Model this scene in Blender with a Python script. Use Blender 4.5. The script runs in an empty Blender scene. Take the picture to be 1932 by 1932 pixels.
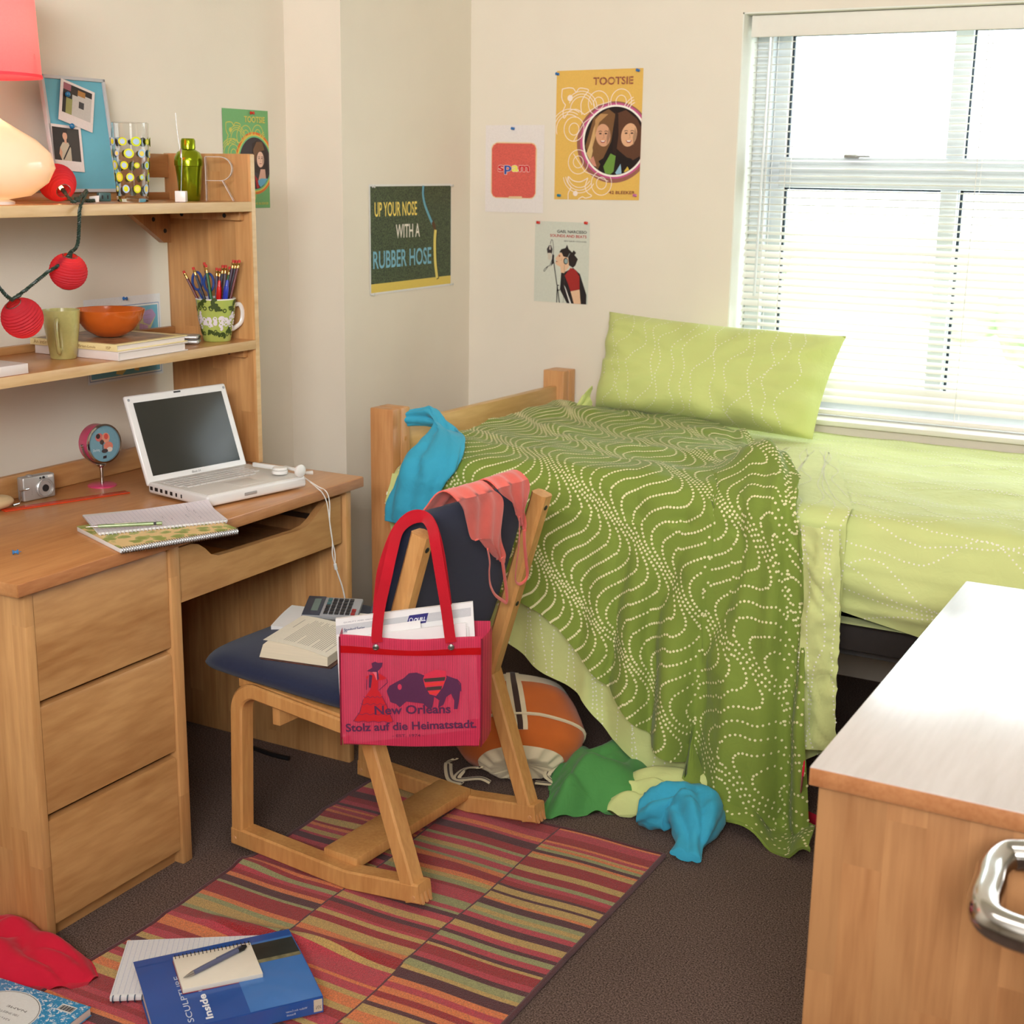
import bpy, bmesh, math, random
import numpy as np
from mathutils import Vector, Matrix, noise

random.seed(7)
S = bpy.context.scene
COL = S.collection
PI = math.pi

# ---------------------------------------------------------------- camera
F_PX, YAW, PITCH, ROLL, CAM_Z = 2622.5, 0.5011, 0.2397, -0.0147, 1.508
_cy, _sy, _cp, _sp = math.cos(YAW), math.sin(YAW), math.cos(PITCH), math.sin(PITCH)
_fwd = np.array([-_sy*_cp, _cy*_cp, -_sp])
_rt = np.array([_cy, _sy, 0.0])
_dn = np.cross(_fwd, _rt)
RT = math.cos(ROLL)*_rt + math.sin(ROLL)*_dn
DN = -math.sin(ROLL)*_rt + math.cos(ROLL)*_dn
CAM = np.array([0.0, 0.0, CAM_Z])
cam = bpy.data.objects.new('camera', bpy.data.cameras.new('camera'))
COL.objects.link(cam)
cam.matrix_world = Matrix(((RT[0], -DN[0], -_fwd[0], CAM[0]), (RT[1], -DN[1], -_fwd[1], CAM[1]),
                           (RT[2], -DN[2], -_fwd[2], CAM[2]), (0, 0, 0, 1)))
cam.data.sensor_width = 36.0
cam.data.lens = 36.0*F_PX/1932.0
cam.data.clip_start = 0.02
cam.data.dof.use_dof = True
cam.data.dof.focus_distance = 2.95
cam.data.dof.aperture_fstop = 7.0
S.camera = cam

# ---------------------------------------------------------------- world, lights, exposure
W = bpy.data.worlds.new('sky'); S.world = W
W.use_nodes = True
nt = W.node_tree; nt.nodes.clear()
o_ = nt.nodes.new('ShaderNodeOutputWorld'); b_ = nt.nodes.new('ShaderNodeBackground')
b_.inputs[0].default_value = (0.86, 0.94, 1.0, 1); b_.inputs[1].default_value = 7.0
nt.links.new(b_.outputs[0], o_.inputs[0])

def area(name, loc, target, sx, sy, power, color=(1, 1, 1), portal=False):
    l = bpy.data.lights.new(name, 'AREA'); l.shape = 'RECTANGLE'; l.size = sx; l.size_y = sy
    l.energy = power; l.color = color
    o = bpy.data.objects.new(name, l); COL.objects.link(o); o.location = loc
    o.rotation_euler = (Vector(target)-Vector(loc)).to_track_quat('-Z', 'Z').to_euler()
    if portal: l.cycles.is_portal = True
    return o
area('window_portal', (-0.42, 4.36, 1.37), (-0.42, 0, 1.37), 2.1, 1.2, 1, portal=True)
# the photographer's bounced flash, up by the ceiling behind the camera
area('bounce_flash', (0.25, -1.2, 2.40), (-1.5, 3.6, 2.75), 1.5, 1.1, 104, (1.0, 0.985, 0.975)).data.spread = math.radians(108)
area('ceiling_fill', (-0.5, 1.3, 2.57), (-0.5, 1.3, 0), 1.2, 0.6, 9, (1.0, 0.95, 0.88))  # added fill lamp just under the ceiling, no real fixture
S.view_settings.view_transform = 'Standard'
S.view_settings.look = 'None'
S.view_settings.gamma = 1.0
S.view_settings.exposure = 0.0
S.view_settings.use_curve_mapping = False
S.cycles.use_denoising = True
S.cycles.max_bounces = 8
S.cycles.transparent_max_bounces = 12
S.cycles.caustics_reflective = False
S.cycles.caustics_refractive = False
S.cycles.sample_clamp_indirect = 6.0

# ---------------------------------------------------------------- helpers
def ray(px, py): return RT*((px-966)/F_PX) + DN*((py-966)/F_PX) + _fwd
def onz(px, py, z): d = ray(px, py); return CAM + d*((z-CAM[2])/d[2])
def onx(px, py, x): d = ray(px, py); return CAM + d*(x/d[0])
def ony(px, py, y): d = ray(px, py); return CAM + d*(y/d[1])
def onpl(px, py, q, n):
    d = ray(px, py); return CAM + d*(np.dot(np.array(q)-CAM, n)/np.dot(d, n))
def lin(c):
    r = []
    for v in c[:3]:
        v = v/255.0
        r.append(v/12.92 if v <= 0.04045 else ((v+0.055)/1.055)**2.4)
    return (r[0], r[1], r[2], 1)

MATS = {}
def new_mat(name):
    m = bpy.data.materials.new(name); m.use_nodes = True
    t = m.node_tree; t.nodes.clear()
    out = t.nodes.new('ShaderNodeOutputMaterial'); p = t.nodes.new('ShaderNodeBsdfPrincipled')
    t.links.new(p.outputs[0], out.inputs[0])
    return m, t, p, out
def nd(t, kind, **kw):
    n = t.nodes.new(kind)
    for k, v in kw.items(): setattr(n, k, v)
    return n
def mat(name, c, rough=0.6, metal=0.0, spec=0.5, var=0.06, vscale=40.0, bump=0.0, bscale=300.0, emit=0, alpha=1.0, trans=0.0, sheen=0.0, coat=0.0, stretch=(1, 1, 1)):
    """plain procedural surface: base colour with faint noise variation and optional noise bump"""
    if name in MATS: return MATS[name]
    m, t, p, out = new_mat(name)
    tc = nd(t, 'ShaderNodeTexCoord'); mp = nd(t, 'ShaderNodeMapping'); mp.inputs['Scale'].default_value = stretch
    t.links.new(tc.outputs['Object'], mp.inputs[0])
    if var:
        n = nd(t, 'ShaderNodeTexNoise'); n.inputs['Scale'].default_value = vscale; n.inputs['Detail'].default_value = 4
        t.links.new(mp.outputs[0], n.inputs['Vector'])
        r = nd(t, 'ShaderNodeValToRGB'); L = lin(c)
        r.color_ramp.elements[0].position = 0.3; r.color_ramp.elements[1].position = 0.7
        r.color_ramp.elements[0].color = tuple(v*(1-var) for v in L[:3])+(1,)
        r.color_ramp.elements[1].color = tuple(min(1, v*(1+var)) for v in L[:3])+(1,)
        t.links.new(n.outputs[0], r.inputs[0]); t.links.new(r.outputs[0], p.inputs['Base Color'])
    else: p.inputs['Base Color'].default_value = lin(c)
    p.inputs['Roughness'].default_value = rough; p.inputs['Metallic'].default_value = metal
    p.inputs['Specular IOR Level'].default_value = spec
    p.inputs['Alpha'].default_value = alpha; p.inputs['Transmission Weight'].default_value = trans
    p.inputs['Sheen Weight'].default_value = sheen; p.inputs['Coat Weight'].default_value = coat
    if emit:
        p.inputs['Emission Color'].default_value = lin(c); p.inputs['Emission Strength'].default_value = emit
    if bump:
        n2 = nd(t, 'ShaderNodeTexNoise'); n2.inputs['Scale'].default_value = bscale; n2.inputs['Detail'].default_value = 3
        t.links.new(mp.outputs[0], n2.inputs['Vector'])
        bp = nd(t, 'ShaderNodeBump'); bp.inputs['Strength'].default_value = bump; bp.inputs['Distance'].default_value = 0.004
        t.links.new(n2.outputs[0], bp.inputs['Height']); t.links.new(bp.outputs[0], p.inputs['Normal'])
    MATS[name] = m; return m
def art(c):
    return mat('print_%d_%d_%d' % tuple(c[:3]), c, rough=0.55, var=0.03, vscale=200, spec=0.3)
def wood(name, c1, c2, axis=0, across=None, stave=0.0, rough=0.38, scale=9.0, stretch=14.0, svar=0.16, coat=0.15, length=0.5, crough=0.25):
    """grain stretched along axis; optional glued staves of differing tone across another axis"""
    if name in MATS: return MATS[name]
    m, t, p, out = new_mat(name)
    tc = nd(t, 'ShaderNodeTexCoord'); mp = nd(t, 'ShaderNodeMapping')
    sc = [1, 1, 1]; sc[axis] = 1.0/stretch; mp.inputs['Scale'].default_value = sc
    t.links.new(tc.outputs['Object'], mp.inputs[0])
    vec = mp.outputs[0]; shade = None
    if stave:
        sep = nd(t, 'ShaderNodeSeparateXYZ'); t.links.new(tc.outputs['Object'], sep.inputs[0])
        dv = nd(t, 'ShaderNodeMath', operation='DIVIDE'); dv.inputs[1].default_value = stave
        t.links.new(sep.outputs[across], dv.inputs[0])
        fl = nd(t, 'ShaderNodeMath', operation='FLOOR'); t.links.new(dv.outputs[0], fl.inputs[0])
        w1 = nd(t, 'ShaderNodeTexWhiteNoise', noise_dimensions='1D'); t.links.new(fl.outputs[0], w1.inputs['W'])
        ad = nd(t, 'ShaderNodeMath', operation='MULTIPLY_ADD'); ad.inputs[1].default_value = 1.0/length
        t.links.new(sep.outputs[axis], ad.inputs[0]); t.links.new(w1.outputs[0], ad.inputs[2])
        f2 = nd(t, 'ShaderNodeMath', operation='FLOOR'); t.links.new(ad.outputs[0], f2.inputs[0])
        cb = nd(t, 'ShaderNodeCombineXYZ'); t.links.new(fl.outputs[0], cb.inputs[0]); t.links.new(f2.outputs[0], cb.inputs[1])
        w2 = nd(t, 'ShaderNodeTexWhiteNoise', noise_dimensions='3D'); t.links.new(cb.outputs[0], w2.inputs[0])
        shade = w2.outputs[0]
        off = nd(t, 'ShaderNodeVectorMath', operation='MULTIPLY_ADD'); off.inputs[1].default_value = (7, 7, 7)
        t.links.new(w2.outputs['Color'], off.inputs[0]); t.links.new(vec, off.inputs[2]); vec = off.outputs[0]
    n = nd(t, 'ShaderNodeTexNoise'); n.inputs['Scale'].default_value = scale; n.inputs['Detail'].default_value = 5
    n.inputs['Distortion'].default_value = 0.9; t.links.new(vec, n.inputs['Vector'])
    n3 = nd(t, 'ShaderNodeTexNoise'); n3.inputs['Scale'].default_value = scale*11; n3.inputs['Detail'].default_value = 3
    t.links.new(vec, n3.inputs['Vector'])
    mx = nd(t, 'ShaderNodeMath', operation='MULTIPLY_ADD'); mx.inputs[1].default_value = 0.45
    t.links.new(n3.outputs[0], mx.inputs[0]); 
    m2 = nd(t, 'ShaderNodeMath', operation='MULTIPLY'); m2.inputs[1].default_value = 0.62; t.links.new(n.outputs[0], m2.inputs[0])
    t.links.new(m2.outputs[0], mx.inputs[2])
    r = nd(t, 'ShaderNodeValToRGB'); r.color_ramp.elements[0].position = 0.36; r.color_ramp.elements[1].position = 0.66
    r.color_ramp.elements[0].color = lin(c2); r.color_ramp.elements[1].color = lin(c1)
    t.links.new(mx.outputs[0], r.inputs[0]); colr = r.outputs[0]
    if shade is not None:
        ms = nd(t, 'ShaderNodeMath', operation='MULTIPLY_ADD'); ms.inputs[1].default_value = svar*2; ms.inputs[2].default_value = 1-svar
        t.links.new(shade, ms.inputs[0])
        mm = nd(t, 'ShaderNodeVectorMath', operation='MULTIPLY'); t.links.new(colr, mm.inputs[0]); t.links.new(ms.outputs[0], mm.inputs[1])
        colr = mm.outputs[0]
    t.links.new(colr, p.inputs['Base Color'])
    p.inputs['Roughness'].default_value = rough; p.inputs['Coat Weight'].default_value = coat; p.inputs['Coat Roughness'].default_value = crough
    MATS[name] = m; return m
def fabric(name, c, var=0.10, vscale=18, rough=0.9, bump=0.25, bscale=900, sheen=0.25):
    return mat(name, c, rough=rough, var=var, vscale=vscale, bump=bump, bscale=bscale, sheen=sheen, spec=0.2)

def V3(p): return np.array(p, float)
def unit(v): v = np.array(v, float); return v/(np.linalg.norm(v)+1e-12)

class MB:
    """collects faces for ONE mesh"""
    def __init__(s): s.v = []; s.f = []; s.m = []; s.s = []
    def add(s, verts, faces, mi=0, smooth=False):
        o = len(s.v); s.v.extend([tuple(map(float, p)) for p in verts])
        for f in faces: s.f.append([o+i for i in f]); s.m.append(mi); s.s.append(smooth)
        return s
    def obox(s, c, ax, h, bev=0.0, mi=0, seg=2):
        c = V3(c); ax = [unit(a) for a in ax]
        if bev:
            bm = bmesh.new(); bmesh.ops.create_cube(bm, size=2)
            for q in bm.verts: q.co = Vector((q.co.x*h[0], q.co.y*h[1], q.co.z*h[2]))
            bmesh.ops.bevel(bm, geom=bm.edges[:], offset=min(bev, min(h)*0.98), segments=seg, profile=0.5, affect='EDGES')
            bm.verts.ensure_lookup_table(); bm.verts.index_update()
            vs = [c+ax[0]*q.co.x+ax[1]*q.co.y+ax[2]*q.co.z for q in bm.verts]
            fs = [[q.index for q in f.verts] for f in bm.faces]; bm.free()
            return s.add(vs, fs, mi, True)
        vs = [c+ax[0]*h[0]*i+ax[1]*h[1]*j+ax[2]*h[2]*k for i in (-1, 1) for j in (-1, 1) for k in (-1, 1)]
        return s.add(vs, [(0, 1, 3, 2), (4, 6, 7, 5), (0, 4, 5, 1), (2, 3, 7, 6), (0, 2, 6, 4), (1, 5, 7, 3)], mi)
    def box(s, x0, x1, y0, y1, z0, z1, bev=0.0, mi=0, seg=2):
        return s.obox(((x0+x1)/2, (y0+y1)/2, (z0+z1)/2), ((1, 0, 0), (0, 1, 0), (0, 0, 1)), (abs(x1-x0)/2, abs(y1-y0)/2, abs(z1-z0)/2), bev, mi, seg)
    def tube(s, pts, r, n=10, mi=0, closed=False, caps=True, flat=1.0, up=None):
        P = [V3(p) for p in pts]; m = len(P); rings = []
        R_ = r if hasattr(r, '__len__') else [r]*m
        ref = unit(up) if up is not None else None; prev = None
        for i in range(m):
            a = P[(i-1) % m] if (closed or i > 0) else P[i]; b = P[(i+1) % m] if (closed or i < m-1) else P[i]
            d = unit(b-a)
            if ref is not None: u = ref-d*np.dot(ref, d)
            elif prev is not None: u = prev-d*np.dot(prev, d)
            else: u = np.cross(d, (0, 0, 1)) if abs(d[2]) < 0.9 else np.cross(d, (1, 0, 0))
            u = unit(u); w = np.cross(d, u); prev = u
            rings.append([P[i]+R_[i]*(math.cos(2*PI*k/n)*u*flat+math.sin(2*PI*k/n)*w) for k in range(n)])
        vs = [q for g in rings for q in g]; fs = []
        for i in range(m if closed else m-1):
            j = (i+1) % m
            for k in range(n): l = (k+1) % n; fs.append((i*n+k, i*n+l, j*n+l, j*n+k))
        if caps and not closed: fs.append(tuple(range(n-1, -1, -1))); fs.append(tuple((m-1)*n+k for k in range(n)))
        return s.add(vs, fs, mi, True)
    def lathe(s, prof, o=(0, 0, 0), ax=None, n=32, mi=0, capb=True, capt=True):
        X, Y, Z = [unit(a) for a in (ax or ((1, 0, 0), (0, 1, 0), (0, 0, 1)))]; o = V3(o)
        vs = []; fs = []; m = len(prof)
        for (r, z) in prof:
            for k in range(n): a = 2*PI*k/n; vs.append(o+X*r*math.cos(a)+Y*r*math.sin(a)+Z*z)
        for i in range(m-1):
            for k in range(n): l = (k+1) % n; fs.append((i*n+k, i*n+l, (i+1)*n+l, (i+1)*n+k))
        if capb: fs.append(tuple(range(n-1, -1, -1)))
        if capt: fs.append(tuple((m-1)*n+k for k in range(n)))
        return s.add(vs, fs, mi, True)
    def sphere(s, c, r, n=16, mi=0, sc=(1, 1, 1)):
        c = V3(c); m = n//2; prof = []
        vs = []; fs = []
        for i in range(1, m):
            th = PI*i/m
            for k in range(n):
                a = 2*PI*k/n; vs.append(c+np.array([math.sin(th)*math.cos(a)*sc[0], math.sin(th)*math.sin(a)*sc[1], math.cos(th)*sc[2]])*r)
        vs.append(c+np.array([0, 0, r*sc[2]])); vs.append(c-np.array([0, 0, r*sc[2]])); T = len(vs)-2
        for i in range(m-2):
            for k in range(n): l = (k+1) % n; fs.append((i*n+k, (i+1)*n+k, (i+1)*n+l, i*n+l))
        for k in range(n): l = (k+1) % n; fs.append((T, k, l)); fs.append((T+1, (m-2)*n+l, (m-2)*n+k))
        return s.add(vs, fs, mi, True)
    def grid(s, A, mi=0, cu=False, cv=False, thick=0.0, smooth=True):
        A = np.array(A, float); a, b = A.shape[:2]
        if thick:
            N = gnormal(A); B = A-N*thick
            s.grid(A, mi, cu, cv, 0, smooth); s.grid(B[:, ::-1], mi, cu, cv, 0, smooth)
            if not cv:
                for j in (0, b-1): s.grid(np.stack([A[:, j], B[:, j]], 1) if j else np.stack([B[:, j], A[:, j]], 1), mi, cu, False, 0, smooth)
            if not cu:
                for i in (0, a-1): s.grid(np.stack([A[i], B[i]], 0) if i == 0 else np.stack([B[i], A[i]], 0), mi, False, cv, 0, smooth)
            return s
        fs = []
        for i in range(a if cu else a-1):
            for j in range(b if cv else b-1):
                i2 = (i+1) % a; j2 = (j+1) % b; fs.append((i*b+j, i2*b+j, i2*b+j2, i*b+j2))
        return s.add(A.reshape(-1, 3), fs, mi, smooth)
    def prism(s, pts, vec, mi=0, smooth=False, mi_side=None):
        n = len(pts); P = [V3(p) for p in pts]; vec = V3(vec)
        s.add(P+[p+vec for p in P], [tuple(range(n-1, -1, -1)), tuple(range(n, 2*n))], mi, False)
        return s.add(P+[p+vec for p in P], [(i, (i+1) % n, n+(i+1) % n, n+i) for i in range(n)], mi if mi_side is None else mi_side, smooth)
    def mesh(s, name, mats, sharp=40, weld=True):
        me = bpy.data.meshes.new(name); me.from_pydata(s.v, [], s.f)
        for m in (mats if isinstance(mats, (list, tuple)) else [mats]): me.materials.append(m)
        me.polygons.foreach_set('material_index', s.m); me.polygons.foreach_set('use_smooth', s.s)
        bm = bmesh.new(); bm.from_mesh(me)
        if weld: bmesh.ops.remove_doubles(bm, verts=bm.verts[:], dist=1e-6)
        bmesh.ops.recalc_face_normals(bm, faces=bm.faces[:]) if weld else None
        bm.to_mesh(me); bm.free()
        me.set_sharp_from_angle(angle=math.radians(sharp)); me.update()
        return me
    def build(s, name, mats, parent=None, sharp=40, weld=True, label=None):
        o = bpy.data.objects.new(name, s.mesh(name, mats, sharp, weld)); COL.objects.link(o)
        if parent is not None: o.parent = parent
        if label: o['label'] = label
        return o
def gnormal(A):
    A = np.array(A, float); du = np.gradient(A, axis=0); dv = np.gradient(A, axis=1)
    N = np.cross(du, dv); return N/(np.linalg.norm(N, axis=2, keepdims=True)+1e-12)

def tag(o, label, cat, group=None, kind=None):
    o['label'] = label; o['category'] = cat
    if group: o['group'] = group
    if kind: o['kind'] = kind
    return o
def thing(name, label, cat, group=None):
    return tag(_empty(name), label, cat, group)
def _empty(name):
    o = bpy.data.objects.new(name, None); COL.objects.link(o); o.empty_display_size = 0.05; return o
def struct(o): o['kind'] = 'structure'; return o
def smooth_path(pts, n=8):
    """Catmull-Rom through the points"""
    P = [V3(p) for p in pts]; out = []
    for i in range(len(P)-1):
        p0, p1, p2, p3 = P[max(i-1, 0)], P[i], P[i+1], P[min(i+2, len(P)-1)]
        for k in range(n):
            t = k/n; out.append(0.5*((2*p1)+(p2-p0)*t+(2*p0-5*p1+4*p2-p3)*t*t+(3*p1-p0-3*p2+p3)*t**3))
    out.append(P[-1]); return out
def interp(x, xs, ys): return np.interp(x, xs, ys)
def fbm(p, o=3):
    return noise.fractal(Vector(p), 1.0, 2.0, o)
def ridge(p):
    return 1-abs(noise.noise(Vector(p)))*2

_TXT = {}
def text_geo(s, bold=0.0):
    """outline of a line of text, height 1 per em: (verts2d, faces, width)"""
    k = (s, bold)
    if k in _TXT: return _TXT[k]
    c = bpy.data.curves.new('t', 'FONT'); c.body = s; c.size = 1.0; c.resolution_u = 3; c.offset = bold
    o = bpy.data.objects.new('t', c); COL.objects.link(o)
    dg = bpy.context.evaluated_depsgraph_get(); ev = o.evaluated_get(dg); me = ev.to_mesh()
    vs = [(q.co.x, q.co.y) for q in me.vertices]; fs = [tuple(p.vertices) for p in me.polygons]
    ev.to_mesh_clear(); bpy.data.objects.remove(o); bpy.data.curves.remove(c)
    xs = [q[0] for q in vs] or [0]; x0 = min(xs)
    r = ([(a-x0, b) for a, b in vs], fs, max(xs)-x0); _TXT[k] = r; return r
def clip_rect(pts, w, h):
    for ax, lim, sg in ((0, 0, 1), (0, w, -1), (1, 0, 1), (1, h, -1)):
        out = []
        for i in range(len(pts)):
            p, q = pts[i-1], pts[i]; dp, dq = (p[ax]-lim)*sg, (q[ax]-lim)*sg
            if (dp >= 0) != (dq >= 0):
                t = dp/(dp-dq); out.append((p[0]+(q[0]-p[0])*t, p[1]+(q[1]-p[1])*t))
            if dq >= 0: out.append(tuple(q))
        pts = out
        if len(pts) < 3: return []
    return pts
class Art:
    """flat printed shapes laid on a sheet: frame origin O, unit axes U (right), Wv (up), N out of the sheet"""
    def __init__(s, O, U, Wv, N, step=0.00006, warp=None, clip=None):
        s.O, s.U, s.W, s.N, s.step, s.warp = V3(O), unit(U), unit(Wv), unit(N), step, warp
        s.mb = MB(); s.mats = []; s.idx = {}; s.layer = 1; s.clip = clip
    def mi(s, c):
        m = c if not isinstance(c, tuple) else art(c)
        if m.name not in s.idx: s.idx[m.name] = len(s.mats); s.mats.append(m)
        return s.idx[m.name]
    def P(s, a, b, h=None):
        h = s.layer*s.step if h is None else h
        p = s.O+s.U*a+s.W*b+s.N*h
        return s.warp(a, b, h) if s.warp else p
    def sheet(s, w, h, c, t=0.0006, n=1):
        i = s.mi(c); s.layer = 0
        a = [[s.P(w*x/n, h*y/n, 0) for y in range(n+1)] for x in range(n+1)]
        s.mb.grid(a, i)
        if t: s.mb.grid([[s.P(w*x/n, h*y/n, -t) for y in range(n, -1, -1)] for x in range(n+1)], i)
        s.layer = 1; return s
    def poly(s, pts, c):
        if s.clip: pts = clip_rect(pts, *s.clip)
        n = len(pts)
        if n > 2: s.mb.add([s.P(a, b) for a, b in pts], [tuple(range(n))], s.mi(c))
        s.layer += 1; return s
    def rect(s, a0, b0, a1, b1, c): return s.poly([(a0, b0), (a1, b0), (a1, b1), (a0, b1)], c)
    def ell(s, a, b, ra, rb, c, n=40, rot=0.0):
        return s.poly([(a+ra*math.cos(2*PI*k/n)*math.cos(rot)-rb*math.sin(2*PI*k/n)*math.sin(rot), b+ra*math.cos(2*PI*k/n)*math.sin(rot)+rb*math.sin(2*PI*k/n)*math.cos(rot)) for k in range(n)], c)
    def line(s, pts, w, c, closed=False):
        P = [np.array(p, float) for p in pts]; m = len(P); L = []
        for i in range(m):
            a = P[i-1] if (i > 0 or closed) else P[i]; b = P[(i+1) % m] if (i < m-1 or closed) else P[i]
            d = b-a; d = d/(np.linalg.norm(d)+1e-9); q = np.array([-d[1], d[0]])*w/2; L.append((P[i]+q, P[i]-q))
        if s.clip:
            for i in range(m if closed else m-1):
                j = (i+1) % m; q = clip_rect([L[i][0], L[i][1], L[j][1], L[j][0]], *s.clip)
                if len(q) > 2: s.mb.add([s.P(a, b) for a, b in q], [tuple(range(len(q)))], s.mi(c))
            s.layer += 0.25; return s
        vs = []
        for a, b in L: vs += [s.P(*a), s.P(*b)]
        fs = [(2*i, 2*i+1, 2*((i+1) % m)+1, 2*((i+1) % m)) for i in range(m if closed else m-1)]
        s.mb.add(vs, fs, s.mi(c)); s.layer += 0.25; return s
    def ring(s, a, b, ra, rb, w, c, n=36): return s.line([(a+ra*math.cos(2*PI*k/n), b+rb*math.sin(2*PI*k/n)) for k in range(n)], w, c, True)
    def text(s, t, a, b, h, c, width=None, bold=0.0, align='l', rot=0.0, skew=0.0):
        vs, fs, w = text_geo(t, bold)
        k = h/0.72; kx = (width/w) if width else k
        ww = w*kx; a0 = a-(ww if align == 'r' else ww/2 if align == 'c' else 0)
        out = []
        for x, y in vs:
            X, Y = a0-a+x*kx+y*k*skew, y*k
            out.append(s.P(a+X*math.cos(rot)-Y*math.sin(rot), b+X*math.sin(rot)+Y*math.cos(rot)))
        s.mb.add(out, fs, s.mi(c)); s.layer += 0.5; return s
    def build(s, name, parent=None): return s.mb.build(name, s.mats, parent, weld=False)
# ---------------------------------------------------------------- materials
M_wall = mat('wall_paint', (229, 220, 204), rough=0.85, var=0.015, vscale=6, bump=0.06, bscale=260, spec=0.25)
M_ceil = mat('ceiling_paint', (238, 234, 226), rough=0.9, var=0.01)
M_reveal = mat('reveal_paint', (232, 232, 222), rough=0.7, var=0.01)
M_white = mat('white_plastic', (232, 230, 226), rough=0.35, var=0.01)
M_alu = mat('white_window_frame', (214, 220, 224), rough=0.4, var=0.015)
M_gask = mat('dark_gasket', (34, 48, 58), rough=0.6, var=0.05)
M_slat = mat('blind_headrail', (236, 232, 222), rough=0.45, var=0.01)
M_slats, t, p, out = new_mat('blind_slat'); p.inputs['Base Color'].default_value = lin((240, 238, 230)); p.inputs['Roughness'].default_value = .4
trl = nd(t, 'ShaderNodeBsdfTranslucent'); trl.inputs[0].default_value = lin((246, 244, 238)); mx = nd(t, 'ShaderNodeMixShader'); mx.inputs[0].default_value = .35
t.links.new(p.outputs[0], mx.inputs[1]); t.links.new(trl.outputs[0], mx.inputs[2]); t.links.new(mx.outputs[0], out.inputs[0])
M_black = mat('black_plastic', (24, 24, 26), rough=0.45, var=0.05)
M_chrome = mat('chrome', (205, 203, 200), rough=0.12, metal=1.0, var=0.02)
M_steel = mat('brushed_steel', (170, 168, 165), rough=0.32, metal=1.0, var=0.04, stretch=(1, 1, 12))
M_birch = wood('birch_fronts', (200, 152, 98), (166, 115, 66), axis=1, scale=6, stretch=6, rough=0.42)
M_birchv = wood('birch_panels', (194, 142, 92), (160, 108, 64), axis=2, across=1, stave=0.045, scale=8, stretch=12, rough=0.42, svar=0.13)
M_birchx = wood('birch_end_panels', (210, 160, 104), (180, 128, 76), axis=2, across=0, stave=0.045, scale=8, stretch=12, rough=0.42, svar=0.13)
M_dresx = wood('dresser_panels', (190, 138, 90), (160, 108, 66), axis=2, across=0, stave=0.052, scale=8, stretch=12, rough=0.42, svar=0.15, length=0.3)
M_pale = wood('birch_edges', (222, 190, 142), (199, 158, 108), axis=1, scale=8, stretch=10, rough=0.42)
M_oak = wood('oak_laminate', (204, 146, 92), (182, 122, 72), axis=1, scale=10, stretch=11, rough=0.33, coat=0.3)
M_oakedge = wood('oak_edge_band', (188, 130, 84), (164, 104, 62), axis=1, scale=14, stretch=6, rough=0.45)
M_chairw = wood('bent_beech', (214, 160, 98), (190, 132, 74), axis=2, scale=12, stretch=9, rough=0.35, coat=0.3)
M_bedw = wood('bed_beech', (212, 158, 104), (188, 130, 80), axis=2, scale=10, stretch=10, rough=0.4)
M_rail = wood('bed_rail_beech', (220, 182, 120), (198, 156, 94), axis=1, scale=7, stretch=9, rough=0.4)

# ---------------------------------------------------------------- room shell
XL, YW, XC, YC, XR, YB, ZC = -2.615, 4.088, -2.416, 3.366, 1.75, -2.3, 2.62
m, t, p, out = new_mat('carpet')
tc = nd(t, 'ShaderNodeTexCoord'); n = nd(t, 'ShaderNodeTexNoise'); n.inputs['Scale'].default_value = 300; n.inputs['Detail'].default_value = 4
t.links.new(tc.outputs['Object'], n.inputs['Vector']); r = nd(t, 'ShaderNodeValToRGB')
r.color_ramp.elements[0].position = 0.34; r.color_ramp.elements[0].color = lin((56, 44, 40)); r.color_ramp.elements[1].position = 0.70; r.color_ramp.elements[1].color = lin((140, 118, 108))
t.links.new(n.outputs[0], r.inputs[0]); n2 = nd(t, 'ShaderNodeTexNoise'); n2.inputs['Scale'].default_value = 3
t.links.new(tc.outputs['Object'], n2.inputs['Vector']); mx = nd(t, 'ShaderNodeMath', operation='MULTIPLY_ADD'); mx.inputs[1].default_value = 0.3; mx.inputs[2].default_value = 0.85
t.links.new(n2.outputs[0], mx.inputs[0]); mm = nd(t, 'ShaderNodeVectorMath', operation='MULTIPLY'); t.links.new(r.outputs[0], mm.inputs[0]); t.links.new(mx.outputs[0], mm.inputs[1])
t.links.new(mm.outputs[0], p.inputs['Base Color']); p.inputs['Roughness'].default_value = 0.97; p.inputs['Specular IOR Level'].default_value = 0.1
bp = nd(t, 'ShaderNodeBump'); bp.inputs['Strength'].default_value = 0.6; bp.inputs['Distance'].default_value = 0.004; t.links.new(n.outputs[0], bp.inputs['Height']); t.links.new(bp.outputs[0], p.inputs['Normal'])
M_carpet = m

struct(MB().box(XL-.1, XR+.1, YB-.1, YW+.3, -.06, 0).build('floor', M_carpet))
struct(MB().box(XL-.1, XR+.1, YB-.1, YW+.3, ZC, ZC+.06).build('ceiling', M_ceil))
struct(MB().box(XL-.1, XL, YB-.1, YW+.3, 0, ZC).build('wall_left', M_wall))
struct(MB().box(XR, XR+.1, YB-.1, YW+.3, 0, ZC).build('wall_right', M_wall))
struct(MB().box(XL, XR, YB-.1, YB, 0, ZC).build('wall_front', M_wall))
struct(MB().box(XL, XC, YC, YW, 0, ZC).build('wall_column', M_wall))
WX0, WX1, WZ0, WZ1, WD = -1.492, 0.66, 0.782, 1.972, 0.24
b = MB(); b.box(XL, WX0, YW, YW+WD, 0, ZC); b.box(WX1, XR, YW, YW+WD, 0, ZC)
b.box(WX0, WX1, YW, YW+WD, 0, WZ0); b.box(WX0, WX1, YW, YW+WD, WZ1, ZC)
struct(b.build('wall_back', M_wall))
b = MB()
b.box(WX0, WX0+.004, YW+.001, YW+.17, WZ0, WZ1); b.box(WX0, WX1, YW+.001, YW+.17, WZ1-.004, WZ1)
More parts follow.
